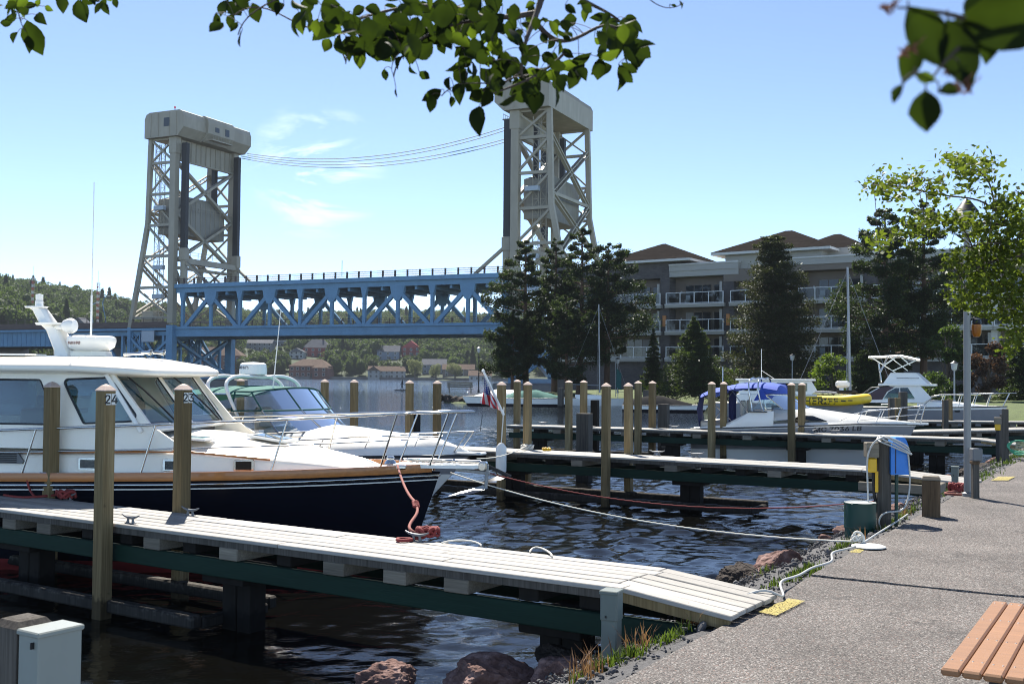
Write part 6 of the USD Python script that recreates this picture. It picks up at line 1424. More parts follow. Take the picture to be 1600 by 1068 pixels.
# masts on the hill
mat('mast_red', (.35, .06, .04), .6, var=.05)
def radio_mast(label, px, y0, y1, D):
    p = at(px, y0, D); z1 = at(px, y1, D)[2]; h = z1 - p[2]
    t = thing('radio_mast', label, 'radio mast', p, group='radio masts on the hill')
    n = 14
    for k in range(n):
        g = G(); za, zb = h * k / n, h * (k + 1) / n; r = .55
        for a in range(3): c = np.array([r * math.cos(a * 2.09), r * math.sin(a * 2.09), 0]); c2 = np.array([r * math.cos((a + 1) * 2.09), r * math.sin((a + 1) * 2.09), 0]); g.beam(c + [0, 0, za], c + [0, 0, zb], .16, .16); g.beam(c + [0, 0, za], c2 + [0, 0, zb], .10, .10)
        P_(t, g, 'mast_section', 'mast_red' if k % 2 == 0 else 'trim')
    for k in range(4): P_(t, G().tube([(.6, -.2, h * (.7 + .08 * k)), (1.1, -.2, h * (.7 + .08 * k) + .1), (1.1, -.2, h * (.74 + .08 * k))], .06, 5), 'antenna', 'galvanised')
    P_(t, G().tube([(0, 0, h), (0, 0, h + 5)], .06, 5), 'spike', 'galvanised')
radio_mast('red and white lattice radio mast at the far left of the hill', 50, 506, 433, 500)
radio_mast('red and white lattice radio mast right of the yacht antenna', 152, 508, 441, 470)
for k, (px, y1) in enumerate(((142, 473), (160, 462))):
    p = at(px, 512, 300 + k * 20); t = thing('road_lamp', ['left', 'right'][k] + ' tall curved road lamp on the bridge approach', 'street lamp', p)
    h = at(px, y1, p[1])[2] - p[2]; P_(t, G().tube(spline([(0, 0, 0), (0, 0, h * .7), (.3, 0, h * .92), (1.3, 0, h)], 14), .11, 6), 'pole', 'bridge_blue', True); P_(t, G().box((1.6, 0, h), (.9, .3, .18), .05), 'lamp_head', 'trim')
# low wall along the far water's edge and willows
g = G(); pl = [shl.interpolate(s) for s in np.arange(shl.project(Point(-162, 612)), shl.project(Point(240, 520)), 6)]
for a, b in zip(pl[:-1], pl[1:]): g.beam((a.x, a.y, .55), (b.x, b.y, .55), 1.2, 1.6, ext=.3)
put(g, 'far_seawall', 'pier_concrete', smooth=False, label='low grey seawall along the far waterside', cat='seawall')
def crown_mesh(rng, R, n, leaf, flat=1.0, lumps=9):
    C = [[0, 0, 0, .62]] + [[*(v * rng.uniform(.35, .62)), rng.uniform(.30, .48)] for v in (lambda q: q / np.linalg.norm(q, axis=1, keepdims=True))(rng.normal(size=(lumps, 3)))]
    C = np.array(C); i = rng.integers(0, len(C), n); d = rng.normal(size=(n, 3)); d /= np.linalg.norm(d, axis=1, keepdims=True)
    P = (C[i, :3] + d * (C[i, 3] * rng.uniform(.82, 1.04, n))[:, None]) * [1, 1, flat] * R
    return tris(P, leaf, rng, up=-.05, elong=1.5)
for k, (px, w, h, D, lab_) in enumerate(((648, 11.2, 11.0, 598, 'largest pale round willow at the far waterside, right of the white house'), (681, 8.0, 8.0, 596, 'smallest pale round willow, between the other two'), (711, 10.0, 9.2, 594, 'pale round willow at the right of the three'))):
    rng = np.random.default_rng(70 + k); p = at(px, 590, D); p[2] = 1.4
    t = thing('willow_tree', lab_, 'willow tree', p, group='round willows on the far shore'); P_(t, G().tube([(0, 0, -.3), (.1, 0, h * .5)], np.array([.5, .25]), 7), 'trunk', 'bark')
    V, F = crown_mesh(rng, 1, 5200, .055, 1.0); put((V * [w / 1.9, w / 1.9, h / 1.9] + [0, 0, h * .50], F), 'crown', 'willow_leaves', t, world=False)
# forest: a few crowns instanced over the hill
fo = UsdGeom.PointInstancer.Define(stage, '/World/forest'); tags('/World/forest', 'green deciduous forest with scattered dark conifers covering the far hill', 'forest', kind='stuff')
protos = []
for k in range(6):
    rng = np.random.default_rng(200 + k); pp = f'/World/forest/protos/tree_{k:03d}'
    if k < 4:
        V, F = crown_mesh(rng, 1, 520, .13, 1.0, 8); V = V * [.5, .5, .58] + [0, 0, .56]; core = trimesh.creation.icosphere(1, 1.0); cv = core.vertices * [.30, .30, .36] + [0, 0, .52]
    else:
        n = 420; z = rng.random(n) ** 1.2; th = rng.random(n) * 2 * PI; r = (1 - z) * .26 * rng.uniform(.7, 1.1, n)
        V, F = tris(np.stack([r * np.cos(th), r * np.sin(th), .06 + z * .95], 1), .09, rng, up=-.2, elong=2.0); core = trimesh.creation.cone(.16, .9, sections=6); cv = core.vertices
    F2 = core.faces + len(V); usdkit.mesh(stage, pp, (np.vstack([V, cv]), np.vstack([F, F2])), MT['forest_leaves'] if k < 4 else MT['spruce_needles'], smooth=False); protos.append(pp)
rng = np.random.default_rng(17); P, S, I = [], [], []
N = 20000
Yc = 215 + (1650 - 215) * rng.random(N) ** .85; pxc = rng.uniform(-220, 1010, N); Xc = (pxc - 800) / 1700 * Yc; Zc = hill_z(Xc, Yc)
order = np.argsort(Yc); grid = {}
for k in order:
    x, y, z = Xc[k], Yc[k], Zc[k]
    if z < 1.9: continue
    big = rng.uniform(8.5, 15) * np.interp(y, [250, 600, 1500], [.85, .9, 1.15]); cell = (int(x // 60), int(y // 60))
    near = [q for a in (-1, 0, 1) for b in (-1, 0, 1) for q in grid.get((cell[0] + a, cell[1] + b), [])]
    sp_ = big * np.interp(y, [250, 600, 1400], [.40, .46, .62])
    if any((q[0] - x) ** 2 + (q[1] - y) ** 2 < sp_ ** 2 for q in near): continue
    bad = False
    for a, b, d0, d1, hh, hp in clearings:
        if a < pxc[k] < b and d0 < y < d1:
            if y > hp[1] - 4: bad = True; break
            ztop = EYE + (z + big - EYE) / y * hp[1]            # how high the tree would stand before the house
            if ztop > hp[2] + hh * .75: bad = True; break
    px_open = 560 < pxc[k] < 770 and y < 640
    if bad or (px_open and rng.random() < .65): continue
    if len(P) >= 6500: break
    grid.setdefault(cell, []).append((x, y)); P.append((x, y, z - .6)); I.append(int(rng.integers(0, 4)) if rng.random() > .06 else int(rng.integers(4, 6))); wd = rng.uniform(.75, 1.15); S.append((big * wd, big * wd, big * (1.25 if I[-1] > 3 else 1.0)))
yy_ = 215 + (1000 - 215) * rng.random(9000); pp_ = rng.uniform(-220, 1010, 9000); xx_ = (pp_ - 800) / 1700 * yy_; zz_ = hill_z(xx_, yy_); cnt = 0
for k in range(9000):                                  # undergrowth and garden shrubs between the trees
    if zz_[k] < 1.7 or cnt > 1900: continue
    if any(abs(pp_[k] - 800 - (hp[0] / hp[1]) * 1700) < (b - a) / 2 and hp[1] - 9 < yy_[k] < d1 for a, b, d0, d1, hh, hp in clearings): continue
    s_ = rng.uniform(2.2, 4.6); P.append((xx_[k], yy_[k], zz_[k] - .3)); S.append((s_ * 1.25, s_ * 1.25, s_)); I.append(int(rng.integers(0, 4))); cnt += 1
Q = [Gf.Quath(math.cos(a / 2), 0, 0, math.sin(a / 2)) for a in rng.random(len(P)) * 6.28]
fo.CreatePositionsAttr(Vt.Vec3fArray.FromNumpy(np.array(P, np.float32))); fo.CreateScalesAttr(Vt.Vec3fArray.FromNumpy(np.array(S, np.float32))); fo.CreateOrientationsAttr(Vt.QuathArray(Q)); fo.CreateProtoIndicesAttr(Vt.IntArray(I))
for pp in protos: fo.GetPrototypesRel().AddTarget(pp)
# parked cars by the brick building
def car(label, px, D, paint):
    x, y = at(px, 588, D)[:2]; t = thing('parked_car', label, 'car', (x, y, float(hill_z(np.array([x]), np.array([y]))[0])), group='cars parked by the far brick building')
    P_(t, G().loft([[(-2.1, y, .45), (-2.15, y, .9), (-1.5, y, 1.0), (1.2, y, 1.0), (2.1, y, .85), (2.15, y, .45)] for y in (-.85, .85)]), 'body', paint); P_(t, G().loft([[(-1.5, y * 1.1, .98), (-1.0, y, 1.5), (.5, y, 1.5), (1.15, y * 1.1, .98)] for y in (-.7, .7)]), 'cabin', 'window_dark'); P_(t, G().box((-.25, 0, 1.52), (1.5, 1.35, .08), .03), 'roof', paint)
    for xx in (-1.35, 1.35):
        for yy in (-.8, .8): P_(t, G().lathe([(0, -.1), (.33, -.1), (.33, .1), (0, .1)], 12, np.block([[rot([1, 0, 0], PI / 2), np.array([[xx], [yy], [.33]])], [np.zeros((1, 3)), 1]])), 'wheel', 'black_metal')
mat('car_white', (.7, .7, .7), .3, var=.02); mat('car_silver', (.35, .36, .38), .3, .4, var=.02); mat('car_dark', (.04, .045, .055), .3, var=.02)
car('silver parked car, leftmost below the brick building', 441, 612, 'car_silver'); car('white parked car in the middle below the brick building', 455, 610, 'car_white'); car('dark parked car next to the white one below the brick building', 468, 611, 'car_dark')
# a person riding a board far out on the channel
mat('wetsuit', (.018, .018, .022), .7, var=.05); mat('skin', (.42, .26, .18), .6, var=.05); mat('hair_dark', (.03, .02, .015), .8, var=.05)
import manifold3d as m3
def limb(chain):
    out = None
    def ball(p, r): return m3.Manifold.sphere(r, 16).translate(tuple(map(float, p)))
    for (a, ra), (b, rb) in chain:
        h = m3.Manifold.batch_hull([ball(a, ra), ball(b, rb)]); out = h if out is None else out + h
    return out
pp = at(628, 611, 189); pp[2] = 0
t = thing('person', 'person in dark clothing standing on a board far out on the channel', 'person', pp, (1, .1))
hip_, neck = (0, 0, 1.08), (.06, 0, 1.56)
ch_ = [(hip_, .15, (.03, 0, 1.3), .14), ((.03, 0, 1.3), .14, (.05, 0, 1.50), .15), ((.05, -.15, 1.50), .065, (.05, .15, 1.50), .065), ((.05, 0, 1.52), .07, (.08, 0, 1.64), .055), ((.09, 0, 1.68), .085, (.10, 0, 1.76), .095)]
for s in (-1, 1):
    kn, an_ = (.10 * s, s * .13, .62), (.22 * s, s * .14, .23); el, wr = (.16 * s, s * .36, 1.25), (.30 * s + .05, s * .42, 1.05)
    ch_ += [((0, s * .09, 1.04), .095, kn, .065), (kn, .065, an_, .045), (an_, .045, (.22 * s + .14, s * .14, .20), .035), ((.05, s * .19, 1.48), .055, el, .042), (el, .042, wr, .032), (wr, .034, (.36 * s + .05, s * .43, .97), .025)]
body = limb([((a, ra), (b, rb)) for a, ra, b, rb in ch_])
mm = body.refine_to_length(.06).to_mesh(); tmh = trimesh.Trimesh(mm.vert_properties[:, :3], mm.tri_verts); trimesh.smoothing.filter_taubin(tmh, iterations=6)
bp_ = put((tmh.vertices, tmh.faces), 'body', 'wetsuit', t, smooth=True, world=False); P_(t, G().tm(trimesh.creation.icosphere(3, .098), np.block([[np.diag([1, .85, 1.15]), np.array([[.11], [0], [1.73]])], [np.zeros((1, 3)), 1]])), 'face', 'skin', True, parent=T(bp_.path, t.M)); P_(t, G().tm(trimesh.creation.icosphere(3, .104), np.block([[np.diag([1, .9, 1.0]), np.array([[.085], [0], [1.775]])], [np.zeros((1, 3)), 1]])), 'hair', 'hair_dark', True, parent=T(bp_.path, t.M))
t = thing('board', 'narrow dark board on the channel under the standing person', 'board', pp, (1, .1))
P_(t, G().loft([[[x, -w, .06 + c], [x, -w * .8, .16 + c], [x, w * .8, .16 + c], [x, w, .06 + c], [x, 0, .0 + c]] for x, w, c in ((-1.3, .08, .08), (-1.0, .26, .02), (0, .34, 0), (1.0, .26, .05), (1.5, .04, .2))]), 'deck', 'wetsuit', 40); P_(t, G().box((-1.1, 0, -.1), (.2, .03, .25)), 'fin', 'black_metal')

# ------------------------------------------------------------------ the air over the water
MT['air'] = usdkit.material(stage, '/World/Looks/air', {'v': ('principled_volume', {'color': (.86, .93, 1.0), 'density': .00008, 'anisotropy': 0.0})}, [], volume='v.volume')
put(G().box((-150, 900, 64), (4400, 2300, 144)), 'haze', 'air', label='thin blue summer haze over the water and the far hill', cat='haze', kind='stuff')
# ------------------------------------------------------------------ things on the quay
def tk(nm, label, cat, p, ax=(1, 0), **k): return thing(nm, label, cat, p, ax, **k)
# utility cabinet on its post, bottom left
b_, a_ = D1.b, -D1.a
P0 = at(60, 991, 4.9); zt_ = P0[2]
Lb_ = next(t for t in np.linspace(.05, 1, 400) if topx(P0 + b_ * t)[0] > 132); La_ = next(t for t in np.linspace(.02, 1, 400) if topx(P0 - a_ * t)[0] < 26)
ub = tk('utility_cabinet', 'pale grey metal utility cabinet on a post, bottom left corner', 'cabinet', P0 * [1, 1, 0], b_)
put(G().box(P0 + b_ * Lb_ / 2 - a_ * La_ / 2 + [0, 0, -.26], (Lb_ - .012, La_ - .012, .5), .006, np.stack([b_, np.array([-b_[1], b_[0], 0]), [0, 0, 1]], 1)), 'body', 'cabinet_grey', ub)
put(G().box(P0 + b_ * Lb_ / 2 - a_ * La_ / 2 + [0, 0, -.008], (Lb_ + .004, La_ + .004, .026), .006, np.stack([b_, np.array([-b_[1], b_[0], 0]), [0, 0, 1]], 1)), 'lid', 'cabinet_grey', ub)
put(G().box(P0 + b_ * .012 - a_ * La_ * .35 * 0 + b_ * -.014 - a_ * La_ * .25 + [0, 0, -.055], (.02, .008, .03), .002, np.stack([b_, np.array([-b_[1], b_[0], 0]), [0, 0, 1]], 1)), 'latch', 'black_metal', ub)
pc = P0 + b_ * Lb_ * .42 - a_ * (La_ + .10)
pt_ = tk('corner_post', 'thick weathered post with a sloping top behind the grey cabinet, bottom left', 'post', pc * [1, 1, 0], b_)
rg = lambda k, z: [pc * [1, 1, 0] + b_ * sx * k + a_ * sy * k + [0, 0, z] for sx, sy in ((-1, -1), (1, -1), (1, 1), (-1, 1))]
zt2 = at(50, 962, pc[1])[2]
put(G().loft([rg(.092, -.8), rg(.092, zt2 - .035)]), 'shaft', 'grey_wood', pt_); put(G().loft([rg(.094, zt2 - .036), rg(.07, zt2 - .006), rg(.05, zt2)]), 'cap', 'grey_wood', pt_)
# conduit posts
def conduit(label, px, ybase, ytop, zb, w=.14):
    Y = (EYE - zb) * FPX / (ybase - (587 + (px - 800) * .0087)); p = at(px, 700, Y) * [1, 1, 0]; zt = at(px, ytop, Y)[2]
    t = tk('conduit_post', label, 'conduit post', p, (.9, -.43), group='conduit posts at the dock feet')
    h = zt - zb
    P_(t, G().box((0, 0, zb + h * .30 - .15), (w * .9, w * .9, h * .6 + .3), .01), 'base', 'conduit_grey'); P_(t, G().box((0, 0, zb + h * .80 - .02), (w, w, h * .42), .012), 'sleeve', 'conduit_grey'); P_(t, G().box((0, 0, zt - .012), (w + .012, w + .012, .03), .006), 'cap', 'conduit_grey')
    P_(t, G().box((-.02, -w / 2 - .003, zb + h * .62), (.012, .006, .018)), 'screw', 'black_metal')
    return t
conduit('grey green square conduit post at the foot of the front dock', 957, 1022, 921, .60)
conduit('grey green conduit post at the foot of the second dock, beside the light pole', 1492, 764, 728, .85, .12)
# bench with orange brown slats
e0 = atz(1551, 937, ZP + .46); bn = tk('slat_bench', 'bench seat of orange brown slats at the bottom right corner', 'bench', e0 * [1, 1, 0], ED)
for k in range(6):
    y = -(k * .0955 + .045)
    P_(bn, G().box((-.95, y, ZP + .44), (1.9, .089, .038), .010), 'slat', 'bench_slat')
    for x in (-.08, -.62, -1.16, -1.7):
        for dy in (-.022, .022): P_(bn, G().lathe([(0, 0), (.006, 0), (.004, .002), (0, .0025)], 8, np.block([[np.eye(3), np.array([[x + .01 * (k % 2)], [y + dy], [ZP + .4592]])], [np.zeros((1, 3)), 1]])), 'bolt', 'galvanised')
for x in (-.55, -1.5):
    P_(bn, G().box((x, -.28, ZP + .39), (.06, .5, .05), .008), 'bracket', 'black_metal'); P_(bn, G().box((x, -.2, ZP + .19), (.06, .06, .36), .008).box((x, -.46, ZP + .19), (.06, .06, .36), .008), 'leg', 'black_metal')
# power and water pedestal with the blue box
pb = at(1381, 760, 14.4); zb = .70
pd = tk('power_pedestal', 'grey timber post carrying a blue power box, a grey box and a looped white hose', 'power pedestal', pb * [1, 1, 0], (1, 0))
P_(pd, G().loft([[(.092 * math.cos(a), .092 * math.sin(a), z) for a in np.linspace(0, 2 * PI, 15)[:-1]] for z in (zb - .3, 1.0, 1.5, 1.885, 1.90)]), 'post', 'grey_wood', 50)
bx0 = (1401 - 1381) * 14.4 / 1700
P_(pd, G().loft([[(bx0 + sx * w, -.03 + sy * .10, z) for sx, sy in ((-1, -1), (1, -1), (1, 1), (-1, 1))] for w, z in ((.112, 1.485), (.118, 1.50), (.118, 1.84), (.085, 1.93), (.06, 1.965), (.05, 1.97))]), 'power_box', 'blue_plastic')
P_(pd, G().box((bx0 - .06, -.133, 1.66), (.012, .008, .32), .002), 'box_seam', 'letter_navy')
gx0 = (1361 - 1381) * 14.4 / 1700
P_(pd, G().box((gx0, -.02, 1.80), (.165, .15, .20), .012), 'meter_box', 'block_wood'); P_(pd, G().box((gx0 + .0, -.03, 1.60), (.11, .12, .19), .015), 'outlet_box', 'yellow_plastic'); P_(pd, G().tube([(gx0 + .03, 0, 1.5), (gx0 + .05, .02, 1.2), (gx0 + .12, .03, .9)], .022, 8), 'cable_conduit', 'black_metal')
P_(pd, G().tube([(-.115, -.06, 1.52), (-.115, -.06, 1.25)], .022, 8), 'yellow_pipe', 'yellow_plastic'); P_(pd, G().tube([(bx0 + .0, .0, 1.5), (bx0 - .01, 0, .7)], .024, 8), 'feed_conduit', 'barrel_green')
hs = []
for k in range(4):
    th = np.linspace(-PI, PI, 25); hs.append(np.stack([bx0 - .06 + (.18 + .012 * k) * np.cos(th), -.08 + (.16 + .01 * k) * np.sin(th), 1.90 - .085 * (np.cos(th) + .3 * np.sin(th + k)) - .018 * k], 1))
P_(pd, G().tube(spline(np.vstack(hs)[::3], 160), .0115, 7), 'hose_loop', 'hose_white', True)
P_(pd, G().tube(spline([(-.02, -.16, 1.97), (-.16, -.15, 1.92), (-.245, -.12, 1.74), (-.25, -.10, 1.45), (-.235, -.1, 1.05), (-.2, -.1, .72)], 40), .0115, 7), 'hose_drop', 'hose_white', True)
P_(pd, G().tube(spline([(bx0 + .10, -.13, 1.8), (bx0 + .13, -.12, 1.45), (bx0 + .11, -.12, 1.2), (bx0 - .02, -.2, 1.03), (-.09, -.22, .98), (-.14, -.22, .86), (-.08, -.24, .76), (.04, -.22, .74)], 50), .0115, 7), 'hose_coil', 'hose_white', True)
# timber crib beside the second dock
t = tk('plank_crib', 'low crib of pale planks beside the second dock ramp', 'crib', at(1400, 750, 17.2) * [1, 1, 0], D2.a * -1)
q0 = at(1346, 748, 17.2); 
P_(t, G().box((0, 0, 1.02), (1.15, .09, .14), .008), 'plank', 'block_wood'); P_(t, G().box((.58, .35, 1.02), (.09, .7, .14), .008), 'plank', 'block_wood'); P_(t, G().box((-.3, .35, 1.02), (.09, .7, .14), .008), 'plank', 'block_wood')
# brown bollard post, barrel, lid
p = atz(1455, 806, ZP); t = tk('bollard_post', 'square brown timber bollard standing on the walk edge', 'bollard', p * [1, 1, 0], (.93, -.36))
P_(t, G().box((0, 0, ZP + .22), (.235, .235, .56), .012), 'shaft', 'brown_post'); P_(t, G().loft([[(sx * w, sy * w, z) for sx, sy in ((-1, -1), (1, -1), (1, 1), (-1, 1))] for w, z in ((.121, ZP + .495), (.122, ZP + .51), (.095, ZP + .545))]), 'cap', 'block_wood')
p = at(1344, 845, 14.2); t = tk('steel_barrel', 'dark green steel barrel with pale lid on the gravel bank', 'barrel', p * [1, 1, 0], (1, 0)); zb = .52; r = .20
P_(t, G().lathe([(r * .96, zb - .1), (r * .96, zb + .27), (r * 1.02, zb + .285), (r * 1.02, zb + .30), (r, zb + .31), (r, zb + .585), (r * 1.015, zb + .59), (r * 1.015, zb + .605), (r * .97, zb + .61)], 40), 'drum', 'barrel_green', 40); P_(t, G().lathe([(0, zb + .604), (r * .96, zb + .604), (r * .97, zb + .61), (r * 1.0, zb + .612)], 40), 'lid', 'barrel_lid', 40)
p = atz(1357, 854, ZP + .01); t = put(G().lathe([(0, .022), (.16, .02), (.185, .01), (.185, 0), (0, 0)], 32, np.block([[np.eye(3), (p + [0, 0, .002])[:, None]], [np.zeros((1, 3)), 1]])), 'round_cover', 'hose_white', smooth=40, label='flat white round cover on the walk edge by the barrel', cat='cover')
# light pole with lantern, amber lamp and meter post
p = atz(1512, 775, ZP); lp = tk('light_pole', 'tall grey light pole with a lantern on top and an amber lamp half way up', 'light pole', p * [1, 1, 0], (1, 0))
P_(lp, G().lathe([(.085, ZP - .02), (.085, ZP + .05), (.056, ZP + .07), (.054, 3.5), (.047, 5.1)], 18), 'pole', 'pole_grey', 40)
P_(lp, G().lathe([(.06, 5.08), (.10, 5.12), (.16, 5.42), (.15, 5.44), (.06, 5.45)], 16), 'lantern', 'barrel_lid', 40); P_(lp, G().lathe([(.19, 5.44), (.10, 5.56), (.07, 5.60), (0, 5.66)], 16), 'lantern_cap', 'black_metal', 40)
dxl = (1525 - 1510) * 17.5 / 1700
P_(lp, G().tube([(0, 0, 3.70), (dxl, 0, 3.72), (dxl, 0, 3.66)], .016, 7).lathe([(.05, 3.62), (.075, 3.64), (.06, 3.70), (0, 3.72)], 14, np.block([[np.eye(3), np.array([[dxl], [0], [0]])], [np.zeros((1, 3)), 1]])), 'lamp_bracket', 'black_metal', 40)
P_(lp, G().lathe([(0, 3.42), (.05, 3.425), (.07, 3.48), (.075, 3.62), (0, 3.625)], 18, np.block([[np.eye(3), np.array([[dxl], [0], [0]])], [np.zeros((1, 3)), 1]])), 'amber_lamp', 'amber_glass', 40)
p = atz(1524, 778, ZP); t = tk('meter_post', 'short grey meter post with a box, standing against the light pole', 'meter post', p * [1, 1, 0], (1, 0))
P_(t, G().box((0, 0, ZP + .36), (.10, .09, .74), .008), 'post', 'grey_wood'); P_(t, G().box((0, -.03, ZP + .69), (.155, .15, .20), .015), 'meter_box', 'lead_grey'); P_(t, G().box((-.02, -.03, ZP + .565), (.12, .12, .05), .01), 'box_bottom', 'brown_post')
# far right post with hose coil and outlet box
p = at(1571, 720, 26.0); zb = bank_z(p); t = tk('hose_post', 'grey timber post at the right edge with a green hose hung on it', 'post', p * [1, 1, 0], (.9, -.4)); P_(t, G().box((0, 0, 1.05), (.15, .15, 2.0), .01), 'shaft', 'grey_wood')
th = np.linspace(0, 2 * PI, 20)
for k in range(3): P_(t, G().tube(np.stack([.30 + (.26 - .02 * k) * np.cos(th), -.1 + .02 * k + 0 * th, 1.18 + (.13 + .02 * k) * np.sin(th) - .02 * k], 1), .016, 6), 'hose_coil', 'green_hose', True)
t = tk('outlet_post', 'thin post with a grey and yellow outlet box left of the hose post', 'post', at(1559, 700, 27.2) * [1, 1, 0], (.9, -.4)); P_(t, G().box((0, 0, .95), (.09, .09, 1.5), .01), 'shaft', 'black_metal'); P_(t, G().box((0, -.04, 1.72), (.17, .15, .17), .012), 'outlet_box', 'block_wood'); P_(t, G().box((0, -.05, 1.56), (.13, .13, .15), .012), 'yellow_outlet', 'yellow_plastic')
pile('dark timber post beside the outlet box at the right edge', 1565, 0, 1.9, .12, 'grey_wood', Y=29)
# ------------------------------------------------------------------ ropes, hose, fender, flag
def knot(c, R, r, mt, parent, n=90, seed=0, flat=.5, nm='coil'):
    rng = np.random.default_rng(seed); th = np.linspace(0, 2 * PI * 5, n)
    P = np.stack([np.cos(th) * R * (1 + .35 * np.sin(th * 1.37 + seed)), np.sin(th) * R * .7 * (1 + .3 * np.cos(th * .83)), R * flat * (1 + np.sin(th * 2.3)) * .5 + r], 1)
    return put(G().tube(np.asarray(c) + P, r, 7), nm, mt, parent, True)
cl = atz(664, 843, ZD); s0 = at(621, 730, 14.95)
rp = tk('red_mooring_line', 'red rope from the yacht bow down to a heap round the dock cleat', 'mooring rope', cl * [1, 1, 0])
k1 = s0 * .30 + (cl + [0, 0, .05]) * .70; k1 += [0, 0, .10]
put(G().tube(spline([s0 + [0, 0, .03], s0 * .66 + k1 * .34 + [0, 0, -.05], k1], 30), .017, 8), 'line', 'pink_rope', rp, True)
th = np.linspace(0, 2 * PI * 4, 60); dv = (cl - k1); dv /= np.linalg.norm(dv)
put(G().tube(k1 + dv * .17 * (th / th[-1])[:, None] + np.stack([.026 * np.cos(th), .026 * np.sin(th), .0 * th], 1), .017, 7), 'splice', 'red_rope', rp, True)
put(G().tube(spline([k1 + dv * .15, k1 + dv * .3, cl + [-.05, -.02, .06], cl + [-.02, 0, .05]], 24), .017, 8), 'tail', 'pink_rope', rp, True)
knot(cl + [.03, -.02, .03], .085, .019, 'red_rope', rp, 100, 1, .9)
put(G().tube(spline([cl + [.0, -.02, .04], cl + [-.12, -.06, .02], cl + [-.26, -.08, .022], cl + [-.27, -.14, .022], cl + [-.12, -.12, .02]], 40), .019, 8), 'bight', 'red_rope', rp, True)
c2 = atz(103, 781, ZD); s2 = at(42, 742, 14.75); e2 = atz(54, 778, ZD)
rp2 = tk('red_stern_line', 'red rope lying along the front dock to a bundle beside post with no number', 'mooring rope', c2 * [1, 1, 0])
put(G().tube(spline([s2, s2 * .5 + e2 * .5 + [.0, 0, -.06], e2 + [0, 0, .03]], 20), .016, 8), 'line', 'red_rope', rp2, True)
put(G().tube(spline([atz(-60, 768, ZD) + [0, 0, .02], atz(0, 773, ZD) + [0, 0, .02], atz(55, 778, ZD) + [0, 0, .02], atz(80, 777, ZD) + [0, 0, .03], c2 + [0, 0, .05]], 50), .016, 8), 'lying_line', 'red_rope', rp2, True)
knot(c2 + [0, 0, .02], .095, .019, 'red_rope', rp2, 110, 3, .9); put(cleat_geo(c2 + [.03, 0, 0], D1.a), 'held_cleat', 'lead_grey', rp2, smooth=35)
S_ = atz(1336, 851, ZP) + [0, 0, .04]
wl = tk('white_mooring_line', 'long white rope sagging from the bow across the water to the walk edge', 'mooring rope', S_ * [1, 1, 0])
put(G().tube(catenary(at(704, 738, 15.9), S_, .20, 60), .009, 7), 'line', 'white_rope', wl, True); knot(S_ + [.02, 0, 0], .048, .011, 'white_rope', wl, 100, 5, 1.2)
put(G().tube(spline([S_ + [-.02, 0, .05], S_ + [.03, -.02, .11], S_ + [.07, -.04, .08], S_ + [.07, -.05, .0]], 20), .014, 7), 'loop', 'white_rope', wl, True)
pl_ = tk('thin_bow_line', 'thin pinkish rope from the bow running level to the power pedestal', 'mooring rope', pb * [1, 1, 0])
put(G().tube(catenary(at(728, 728, 15.5), at(1376, 781, 14.55), .30, 60), .0075, 6), 'line', 'red_rope', pl_, True)
fl = tk('second_dock_line', 'short white rope with a coil on the second dock beside the flag post', 'mooring rope', atz(824, 701, ZD) * [1, 1, 0]); knot(atz(824, 702, ZD), .11, .018, 'white_rope', fl, 90, 6, .8); put(G().tube(catenary(atz(824, 702, ZD) + [0, 0, .1], at(745, 716, 19.6), .08, 20), .010, 6), 'line', 'white_rope', fl, True)
yl = tk('yellow_line', 'small yellow rope bundle on the second dock', 'rope', atz(854, 704, ZD) * [1, 1, 0]); knot(atz(854, 704, ZD), .07, .015, 'yellow_plastic', yl, 80, 7, .7)
for (l, pts) in (('thin pale line curled on the front dock right of the red heap', [(690, 850), (712, 849), (735, 850), (752, 854)]), ('thin pale loop lying over the far edge of the front dock', [(828, 864), (838, 860), (852, 864), (862, 871)])):
    t = tk('loose_line', l, 'rope', atz(*pts[0], ZD) * [1, 1, 0]); put(G().tube(spline([atz(*q, ZD) + [0, 0, .014 + .02 * (i in (1, 2))] for i, q in enumerate(pts)], 24), .009, 6), 'line', 'white_rope', t, True)
hz_ = tk('edge_hose', 'pale hose snaking along the walk edge from the front dock ramp to the barrel', 'hose', atz(1215, 925, ZP) * [1, 1, 0])
put(G().tube(spline([atz(1168, 931, .93) + [0, 0, .015], atz(1190, 922, .96), atz(1206, 924, .95), atz(1214, 928, .93), atz(1220, 917, .93), atz(1232, 903, .93), atz(1250, 897, .9), atz(1276, 884, .88), atz(1300, 874, .88), atz(1300, 864, .9), atz(1318, 858, .9), atz(1360, 840, .89), atz(1395, 818, .89), atz(1418, 803, .89)], 140), .011, 8), 'hose', 'hose_white', hz_, True)
rp3 = tk('red_rope_heap', 'heap of faded red rope on the grass by the light pole foot', 'rope', atz(1495, 770, ZP) * [1, 1, 0]); knot(atz(1495, 769, ZP), .10, .02, 'red_rope', rp3, 90, 9, 1.3); put(G().tube(spline([atz(1495, 770, ZP) + [0, 0, .03], atz(1480, 773, ZP) + [0, 0, .02], atz(1505, 774, ZP) + [0, 0, .015]], 20), .02, 7), 'tail', 'pink_rope', rp3, True)
fp = at(783, 716, 23.6); t = tk('boat_fender', 'white fender tied low on the flag post', 'fender', fp * [1, 1, 0]); P_(t, G().lathe([(0, fp[2] - .36), (.05, fp[2] - .35), (.115, fp[2] - .27), (.118, fp[2] + .24), (.05, fp[2] + .33), (0, fp[2] + .34)], 20), 'tube', 'gelcoat', 40); P_(t, G().tube([(0, 0, fp[2] + .33), (.05, .1, 2.05)], .012, 6), 'rope', 'white_rope')
